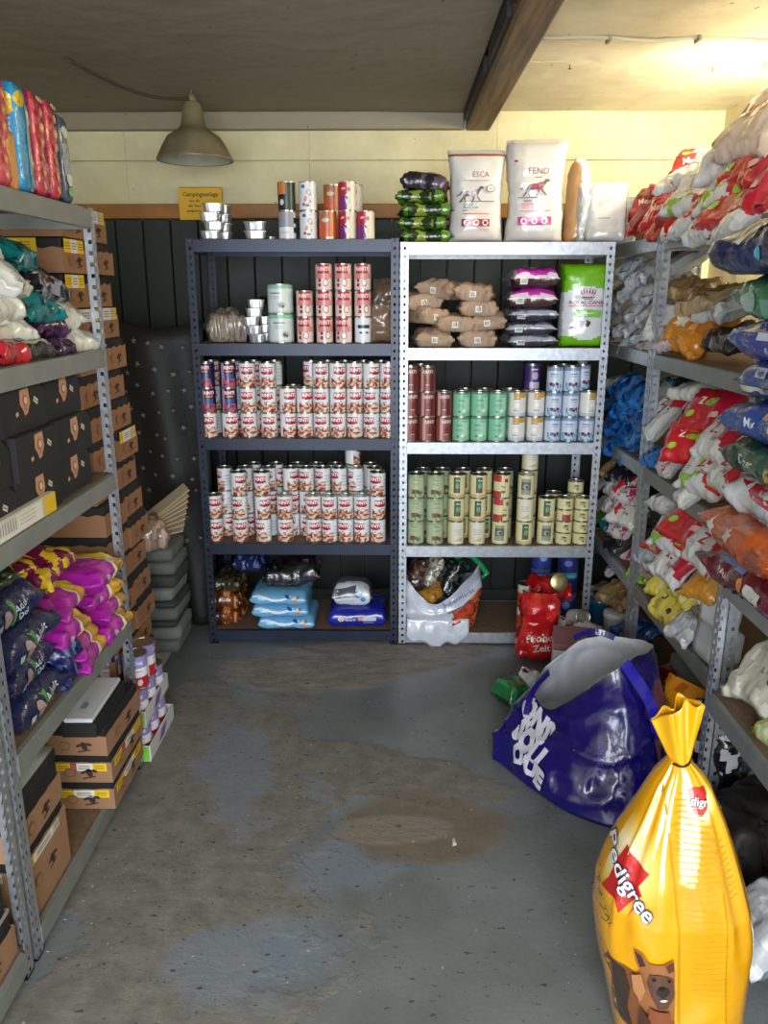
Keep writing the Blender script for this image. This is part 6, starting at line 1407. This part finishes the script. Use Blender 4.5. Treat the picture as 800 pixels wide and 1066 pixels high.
strap(arc(U(650, 690, 2.30), U(684, 770, 2.26), .01, out=(.02, -.03, 0)), .036, 'handle', '#221a98', e)
strap(arc(U(598, 664, 2.67), U(640, 664, 2.67), .012, out=(0, .03, 0)), .022, 'handle', '#17106c', e)
strap(arc(U(548, 744, 2.44), U(572, 700, 2.58), .02, out=(-.02, -.02, 0)), .022, 'handle', '#17106c', e)

# white carrier bag on the galvanised unit's lowest shelf
zb = .068
bot = [(.075, 3.50, zb), (.16, 3.475, zb), (.27, 3.475, zb), (.36, 3.50, zb), (.39, 3.60, zb), (.34, 3.72, zb), (.2, 3.74, zb), (.09, 3.66, zb)]
rim = [U(424, 602, 3.48), U(440, 622, 3.46), U(458, 628, 3.45), U(478, 612, 3.455), U(498, 588, 3.50), U(490, 596, 3.70), U(455, 594, 3.72), U(430, 592, 3.68)]
def carriercol(p, t):
    if p.x > .275 and t < .62 and p.y < 3.62:
        n = noise.noise(p*26); return '#c4502a' if n > .15 else ('#a82a1c' if n > -.15 else '#d9783a')
    if p.x > .20 and .78 < t < .93 and p.y < 3.6: return '#a9b0c4'
    return '#bfc4d0'
g, V, F, V2, F2, RM = openbag(bot, rim, carriercol, n=72, lv=20, bulge=.02, amp=.012, fold=.012, seed=9, fr=9)
e = empty('carrier_bag', (0, 0, 0)); tag(e, 'crumpled white plastic carrier bag with orange photo print on lowest galvanised shelf', 'bag')
VV, FF = list(V), [list(f) for f in F]
obj('bag_film', g.mesh('carrier', [M['film']], True), e); g = G(); g.add(V2, F2, 0, '#aeb3bf'); obj('bag_inside', g.mesh('carrier_in', [M['film']], True), e)
g = G(); fn = caster(VV, FF, (.30, 3.5, 0), (1, 0, 0), (0, 0, 1), .3)
lay(g, [('t', 'Supermarkt', .0, .235, .034, '#4a5270', .45, .0), ('p', [(-.05, .17), (.10, .24), (.10, .232), (-.05, .163)], '#3f4560')], fn, .012, .001); obj('printed_lettering', g.mesh('cl', [M['matt']]), e)
g = G()                                                      # the slack skirt falling over the beam
nx, ny = 26, 8; V = []; F = []
for i in range(nx+1):
    for j in range(ny+1):
        u, v = i/nx, j/ny; x = .06+.29*u; V.append(Vector((x, 3.452-.012*math.sin(v*2.4)+.006*noise.noise(Vector((x*30, v*3, 2))), .135-v*(.09+.045*math.sin(PI*u)+.012*math.sin(u*17)))))
for i in range(nx):
    for j in range(ny): a = i*(ny+1)+j; F.append([a, a+ny+1, a+ny+2, a+1])
g.add(V, F, 0, '#c3c8d4'); o = obj('bag_skirt', g.mesh('skirt', [M['film']], True), e); md = o.modifiers.new('t', 'SOLIDIFY'); md.thickness = .0015
for i, (me, px, py, Y, a, l) in enumerate(((bag_mesh('c1', .17, .13, .07, two('#3a2420', '#6a4a3c', .2, 6), (), 301, .012), 441, 592, 3.57, 1.2, 'glossy dark brown pack inside the white carrier bag, at left'), (bag_mesh('c2', .16, .10, .05, two('#b9b3a4', '#7a7464', .1, 7), (), 302, .01), 455, 590, 3.60, 1.1, 'pale grey pouch inside the white carrier bag, upright in its middle'),
      (bag_mesh('c3', .19, .12, .07, two('#16191a', '#3f4a44', .25, 7), (), 303, .014), 473, 596, 3.58, 1.0, 'black glossy pouch inside the white carrier bag, at right'), (bag_mesh('c4', .15, .10, .05, two('#a8762a', '#8a5a1c', .2, 6), (), 304, .01), 453, 612, 3.54, .4, 'tan packet lying at the mouth of white carrier bag'))):
    p = U(px, py, Y); place('food_pouch', me, (p.x, Y, p.z-.03), (0, -a, .3*i), l, 'pouch')
g = G(); g.tube([U(472, 583, 3.6), U(482, 577, 3.58), U(492, 579, 3.55), U(501, 588, 3.52), U(507, 597, 3.50), U(503, 602, 3.50)], .014, 8, c='#1f8a54'); g.tube([U(470, 590, 3.62), U(480, 584, 3.60), U(488, 592, 3.58)], .011, 8, c='#176a42')
tag(obj('green_strap', g.mesh('gs', [M['film']], True)), 'bright green plastic strap sticking out of the white carrier bag', 'strap')

# ================================================================ CORNER CLUTTER (floor, under the back right unit)
column('galvanised unit', 'lowest', 'front', 0, 546, ['orange-white']*2, .062, 3.54, .001, rzj=.2)
column('galvanised unit', 'lowest', 'back', 0, 562, ['royal-blue']*3, .062, 3.72, .001, rzj=.2)
column('galvanised unit', 'lowest', 'back', 1, 590, ['royal-blue', 'turquoise-lidded', 'turquoise-lidded'], .062, 3.70, .001, rzj=.2)
column('galvanised unit', 'lowest', 'front', 1, 570, ['dull gold-topped'], .062, 3.62, .001, rzj=.2)
flush_columns()
redb = bag_mesh('redfilm', .30, .19, .12, two('#b81418', '#d42a26', .1, 4), up_art([('t', 'Frohe', .0, -.04, .05, '#e9d9d4', .1, .02), ('t', 'Zeit', .01, -.085, .045, '#e9d9d4', .1, .02)]), 305, .018, ends=(0, 1), mat='foil', taper=.25)
upright('food_bag', redb, .655, 3.36, .004, 'crumpled shiny red bag with white script before the lowest galvanised shelf', L=.30, yaw=-.1, lean=-.1)
place('food_pouch', bag_mesh('redw', .20, .12, .09, two('#b5181a', '#8a1014', .2, 6), (), 306, .016), (.72, 3.50, .235), (0, .15, .2), 'red foil wrap around the gold lid on lowest galvanised shelf', 'pouch')
g = G(); g.lathe([(0, .008), (.014, .0085), (.03, .006), (.038, .004), (.042, .003), (.043, -.002), (.043, -.06), (.04, -.062), (0, -.062)], 28, c='#b5a26c'); gl = g.mesh('jar', [simple('pale_gold_metal', '#b8a878', .3, .9)], True, col=False)
place('jar', gl, (.755, 3.435, .325), (1.25, 0, .1), 'tin lying with its round gold lid toward the camera in red wrap', 'jar')
e = empty('packet_box', (.765, 3.04, .003), (0, 0, -.18)); tag(e, 'white box with grey barcode and dusty pink top behind the blue bag', 'box')
g = G(); g.box(-.105, .105, -.10, .10, 0, .205, c='#d3d4da', ch=.004); obj('box_body', g.mesh('bx', [M['card']]), e)
g = G(); g.box(-.105, .105, -.10, .10, .2055, .232, c='#9c6a74', ch=.004); obj('pink_lid', g.mesh('bx2', [M['card']]), e)
g = G(); lay(g, [('r', -.07+k*.008, .13, .004 if k % 2 else .0055, .10, '#6a6e78') for k in range(7)]+[('r', .05, .17, .04, .004, '#8a8e98'), ('r', .05, .16, .04, .004, '#8a8e98')], lambda x, y, q: Vector((x, -.10-q, y)), 0); obj('barcode', g.mesh('bc', [M['matt']]), e)
g = G(); lay(g, [('p', [(.02, -.05), (.09, -.03), (.085, .02), (.03, .01)], '#2c2428')], lambda x, y, q: Vector((x, y, .232+q)), 0); obj('lid_opening', g.mesh('lo', [M['matt']]), e)
place('food_pouch', bag_mesh('grn', .16, .12, .08, two('#176a3a', '#2a8a4c', .1, 7), (), 307, .018), (.50, 2.93, .01), (0, -.1, .6), 'small crumpled green plastic bag on the floor beside the blue bag', 'bag')
place('food_pouch', bag_mesh('wht', .15, .10, .06, flat_col('#ccd2da'), (), 308, .012), (.545, 2.86, .085), (0, .9, .3), 'small white pouch behind the rim of the blue bag', 'pouch')
g = G(); g.lathe([(.02, 0), (.024, .003), (.024, .05), (.02, .053), (0, .053)], 20, c='#a8323a'); place('bottle_cap', g.mesh('cap', [M['film']], True), (.525, 2.90, .105), (.3, .2, 0), 'dark red round cap lying on the green plastic bag', 'cap')
for i, (x, y, z, me, rot, l) in enumerate(((.80, 3.42, .07, bag_mesh('q1', .18, .13, .08, two('#c9cbd2', '#b03a3a', .2, 6), (), 310, .014), (.1, .2, .4), 'white and red pouch right of the gold-lidded tin'), (.86, 3.30, .02, bag_mesh('q2', .22, .15, .09, two('#8a5a44', '#6a4032', .2, 6), (), 311, .016), (0, .1, .8), 'brown pouch on the floor below the corner post'),
       (.80, 3.25, .02, bag_mesh('q3', .2, .2, .12, two('#4a3f38', '#8a7a6a', .2, 6), (), 312, .018), (0, 0, .2), 'dark beige crumpled bag on the floor behind the white box'), (.88, 3.12, .10, bag_mesh('q4', .18, .15, .08, two('#1f4f8a', '#0f2a50', .2, 6), (), 313, .014), (.2, .3, .5), 'blue foil pouch in the corner heap behind the white box'),
       (.93, 3.0, .01, bag_mesh('q5', .26, .2, .16, flat_col('#2a2422'), (), 314, .018), (0, 0, .1), 'dark brown bag on the floor between the white box and right unit'), (.84, 3.2, .16, bag_mesh('q6', .16, .12, .06, two('#c9c4b8', '#8a6a50', .2, 6), (), 315, .014), (.1, .4, 1.1), 'pale pouch topping the floor heap in the back right corner'))):
    place('food_pouch', me, (x, y, z), rot, l, 'pouch')
place_tin(T['white-red'][1], .82, 3.40, .17, 'white and red tin lying on its side in corner heap', .2, None, 1.2)

# ================================================================ YELLOW BAG (foreground)
YC = 1.45
e = empty('dry_food_sack', (0, 0, 0)); tag(e, 'tall bright yellow glossy dog food bag knotted at the top, right foreground', 'bag')
prof = [(640, 758, 1085), (638, 762, 1056), (632, 766, 1023), (626, 772, 992), (621, 776, 960), (620.5, 776, 945), (624, 772, 918), (634, 766, 892), (645, 759, 868), (660, 751, 844), (679, 738, 812), (690, 728, 799), (697, 718, 790)]
sec = []
for l, r_, y in prof:
    a, b_ = U(l, y, YC), U(r_, y, YC); sec.append(((a.x+b_.x)/2, (b_.x-a.x)/2, (a.z+b_.z)/2))
sec[0] = (sec[0][0], sec[0][1]*.96, 0.003)
def sec_at(z):
    s = sorted(sec, key=lambda q: q[2])
    for i in range(len(s)-1):
        if s[i][2] <= z <= s[i+1][2]:
            t = (z-s[i][2])/(s[i+1][2]-s[i][2]+1e-9); return s[i][0]*(1-t)+s[i+1][0]*t, s[i][1]*(1-t)+s[i+1][1]*t
    return s[-1][0], s[-1][1]
ZK = max(q[2] for q in sec); nr, nc = 110, 128; V = []; F = []; C = []
for k in range(nr+1):
    z = .003+(ZK-.003)*k/nr; cx, hw = sec_at(z); t = z/ZK; hd = .115*min(1, (1-t)*2.2+.0)**.8+.016
    for i in range(nc):
        th = 2*PI*i/nc; c_, s_ = math.cos(th), math.sin(th); tt = max(0, (t-.35)/.65)
        pl = 1+ (.10*tt**1.3)*(math.sin(th*9+1)+.6*math.sin(th*17+2))*(1-.5*tt)
        x = hw*sgnpow(c_, .75)*(pl if abs(c_) < .9 else 1); y = hd*sgnpow(s_, .8)*pl
        q = Vector((cx+x, y, z)); n_ = noise.noise(q*7+Vector((4, 0, 0))); n2 = 1-2*abs(noise.noise(Vector((q.x*11, q.y*11, q.z*5))))
        d = .006*n_+.005*n2*(1-.3*t); V.append(Vector((cx+x+c_*d*(.3), YC+y+s_*d*1.6, z)))
halo = U(655, 915, 1.34); halo2 = U(737, 851, 1.36)
def ycol(p):
    base = lin_s('#dc9c0a')
    if p.y < YC:
        d = math.hypot((p.x-halo.x)/.085, (p.z-halo.z)/.105)
        if d < 1: base = mixc(base, '#efe3bc', min(1, (1-d)*1.5))
        d = math.hypot((p.x-halo2.x)/.034, (p.z-halo2.z)/.040)
        if d < 1: base = mixc(base, '#f0e6d0', min(1, (1-d)*1.8))
    n = noise.noise(p*5); return mixc(base, '#c9850a', max(0, .25*n))
for k in range(nr):
    for i in range(nc):
        j = (i+1) % nc; f = [k*nc+i, k*nc+j, (k+1)*nc+j, (k+1)*nc+i]; F.append(f); C.append(tuple(round(v, 2) for v in ycol((V[f[0]]+V[f[2]])/2)))
F.append(list(range(nc))[::-1]); C.append('#dfa20c'); F.append([nr*nc+i for i in range(nc)]); C.append('#dfa20c')
g = G(); g.V = list(V); g.F = F; g.C = C; g.M = [0]*len(F)
M['yellowfilm'] = printed('glossy_yellow_film', .16, .25, 9, coat=.8)
ybody = obj('bag_body', g.mesh('yellow_body', [M['yellowfilm']], True), e)
A = lambda px, py: (lambda p: (p.x, p.z))(U(px, py, 1.345))
def PP(*pts): return [A(*q) for q in pts]
sc = lambda d: d/488.0
fn = caster(V, [list(f) for f in F[:-2]], (0, YC, 0), (1, 0, 0), (0, 0, 1), .6)
P0 = U(656, 914, 1.385); fl = caster(V, [list(f) for f in F[:-2]], (P0.x, P0.y, 0), (.80, -.60, 0), (0, 0, 1), .5)
q_ = lambda *pts: [((px-656)/488/.72, P0.z-(py-914)/488) for px, py in pts]
g = G(); art = [('p', q_((650, 884), (661, 894), (670, 899), (664, 914), (668, 921), (660, 930), (650, 936), (634, 941), (640, 926), (642, 914), (645, 900)), '#b81f22'), ('p', q_((664, 925), (654, 946), (650, 936)), '#b81f22'), ('p', q_((667, 926), (660, 948), (663, 936)), '#c9302a')]
for c_, b_ in (('#2b2f55', .05), ('#e9e6ea', .012)): art.append(('t', 'Pedigree', -.004, P0.z-.002, .046, c_, -.62, b_))
for (tx, ty, s_, r_) in (('V', (630, 940), .020, -.9), ('I', (636, 946), .020, -.9), ('TAL', (646, 957), .022, -.75)): art.append(('t', tx, *q_(ty)[0], s_, '#4a4a22', r_, .0))
for k in range(5): art.append(('r', *q_((628+k*4, 925+k*9))[0], .016, .0025, '#3a3c20', -.5+k*.2))
lay(g, art, fl, .006, .0016, 0, 9)
obj('red_emblem_and_lettering', g.mesh('emblem', [M['film']], True), ybody)
g = G(); x1, z1 = A(737, 851)
lay(g, [('p', [(x1-.018, z1+.018), (x1-.006, z1+.026), (x1+.016, z1+.024), (x1+.021, z1+.012), (x1+.018, z1-.014), (x1+.008, z1-.028), (x1-.006, z1-.026), (x1-.014, z1-.008)], '#b81f22'), ('t', 'digr', x1+.002, z1-.0, .022, '#3a2436', -.12, .045), ('t', 'digr', x1+.002, z1, .022, '#f0ecec', -.12, .012)], fn, .006, .0018, 0, 9)
obj('small_emblem', g.mesh('emblem2', [M['film']], True), ybody)
g = G(); art = []
for k in range(34):
    yy = 846+k*5.2; xa, xb = (713, 742) if yy < 870 else (708, 750); w_ = sc(xb-xa)*R.uniform(.75, 1)
    cxx, czz = A((xa+xb)/2+R.uniform(-2, 2), yy); art.append(('r', cxx, czz, w_, .0016, '#b8860f'))
for k in range(10):
    cxx, czz = A(746+k*1.2, 876+k*5); art.append(('r', cxx, czz, .03, .002, '#b38212'))
lay(g, art, fn, .012, .0012); obj('fine_print', g.mesh('fine', [M['yellowfilm']], True), ybody)
g = G()
art = [('p', PP((640, 1009), (634, 1003), (636, 1018), (642, 1030), (644, 1050), (648, 1075), (700, 1075), (698, 1050), (699, 1020), (660, 1010), (652, 1008)), '#7a4a2a'),
       ('p', PP((641, 1010), (652, 1012), (657, 1030), (655, 1052), (660, 1072), (650, 1072), (644, 1040)), '#3a2a22'), ('p', PP((632, 1001), (639, 1006), (642, 1016), (636, 1014)), '#5a3826'),
       ('p', PP((658, 982), (666, 984), (672, 992), (686, 992), (697, 987), (698, 1000), (698, 1030), (696, 1050), (676, 1050), (664, 1040), (660, 1020), (664, 1004), (660, 995)), '#96603c'),
       ('p', PP((659, 984), (665, 987), (669, 996), (664, 1000)), '#4a2c20'), ('p', PP((688, 993), (696, 989), (697, 998), (691, 1000)), '#5a3524'),
       ('p', PP((672, 1003), (680, 1001), (690, 1003), (696, 1006), (697, 1024), (690, 1036), (680, 1036), (674, 1026), (670, 1014)), '#5a3c30'), ('e', *A(685, 1018), .014, .013, '#2e2422'), ('e', *A(684, 1014), .007, .005, '#15110f'), ('e', *A(676, 1006), .004, .003, '#120d0b'), ('e', *A(691, 1006), .004, .003, '#120d0b'), ('e', *A(685, 1025), .008, .0035, '#c9b9ae'),
       ('p', PP((672, 1036), (692, 1038), (696, 1072), (668, 1072)), '#84492f'), ('p', PP((664, 1040), (673, 1050), (670, 1074), (662, 1074)), '#4a2e22'), ('p', PP((656, 1010), (664, 1004), (668, 1020), (664, 1034), (658, 1026)), '#b07a50')]
lay(g, art, fn, .008, .0012, 0, 8); obj('dog_picture', g.mesh('dogp', [M['film']], True), ybody)
g = G(); art = [('p', PP((702, 800), (704, 800), (704.5, 1080), (702, 1080)), '#b8860c'), ('p', PP((753, 930), (754.5, 930), (752, 1080), (750, 1080)), '#c49414')]
lay(g, art, fn, .02, .0011); obj('side_seam', g.mesh('seam', [M['yellowfilm']], True), ybody)
# flared top and tie
kx = sec[-1][0]; kw = sec[-1][1]; V = []; F = []; nv = 20; nu = 60
tl_, tr_ = U(680, 752, YC), U(732, 733, YC)
for k in range(nv+1):
    v = k/nv
    for i in range(nu):
        th = 2*PI*i/nu; u = math.cos(th); s_ = math.sin(th); sp = v**.7
        lowx, lowz = kx+kw*u, ZK-.002; topx = tl_.x+(tr_.x-tl_.x)*(u*.5+.5); topz = tl_.z+(tr_.z-tl_.z)*(u*.5+.5)+.022*math.sin((u*.5+.5)*PI)*1.1+.006*math.sin(u*9)
        x = lowx+(topx-lowx)*v; z = lowz+(topz-lowz)*v
        dep = .026*(1-.45*v)+.008*math.sin(u*11+1)*v; y = YC+s_*dep*(1 if abs(u) < .98 else .4)+.014*math.sin(u*5)*v
        pin = 1-.35*math.exp(-((v-.0)/.05)**2); V.append(Vector((kx+(x-kx)*pin, y, z)))
for k in range(nv):
    for i in range(nu): j = (i+1) % nu; F.append([k*nu+i, k*nu+j, (k+1)*nu+j, (k+1)*nu+i])
g = G(); g.add(V, F, 0, '#dfa20c'); o = obj('flared_top', g.mesh('flare', [M['yellowfilm']], True), e); md = o.modifiers.new('t', 'SOLIDIFY'); md.thickness = .0015
g = G(); tor = [(kx+(kw*.9)*math.cos(a*PI/10), YC+.024*math.sin(a*PI/10), ZK-.001+.003*math.cos(a*PI/10)) for a in range(21)]
g.tube(tor, .0035, 8, c='#17130c'); obj('black_tie', g.mesh('tie', [M['matt']], True), e)
# floor crumbs
g = G()
for i in range(170):
    if i < 70: p = unpix(R.uniform(60, 130)+R.gauss(0, 14), R.uniform(890, 1010), Z=0); x, y = p.x+.02, p.y
    else: x, y = R.uniform(-.75, .6), R.uniform(1.3, 3.3)
    s = R.uniform(.0015, .0045); a = R.uniform(0, 3)
    c_, q = math.cos(a)*s, math.sin(a)*s
    g.add([(x+c_, y+q, .0005), (x-q, y+c_, .0005), (x-c_, y-q*.6, .0005), (x, y, s*.7)], [(0, 1, 3), (1, 2, 3), (2, 0, 3), (0, 2, 1)], 0, R.choice(['#3a322a', '#6a5a48', '#c9c3b6', '#2a2622', '#b8a890']))
o = obj('floor_crumbs', g.mesh('crumbs', [M['matt']])); o['kind'] = 'stuff'; tag(o, 'scattered crumbs and paint flakes on the worn concrete floor', 'crumbs')
p = unpix(473, 877, Z=0); g = G(); g.add([(p.x-.006, p.y-.02, .001), (p.x+.008, p.y-.012, .001), (p.x+.004, p.y+.02, .001), (p.x-.004, p.y+.018, .001), (p.x, p.y, .006)], [(0, 1, 4), (1, 2, 4), (2, 3, 4), (3, 0, 4), (3, 2, 1, 0)], 0, '#cfcab4')
tag(obj('paper_scrap', g.mesh('scrap', [M['matt']])), 'small pale scrap of paper lying on the brown floor patch', 'scrap')
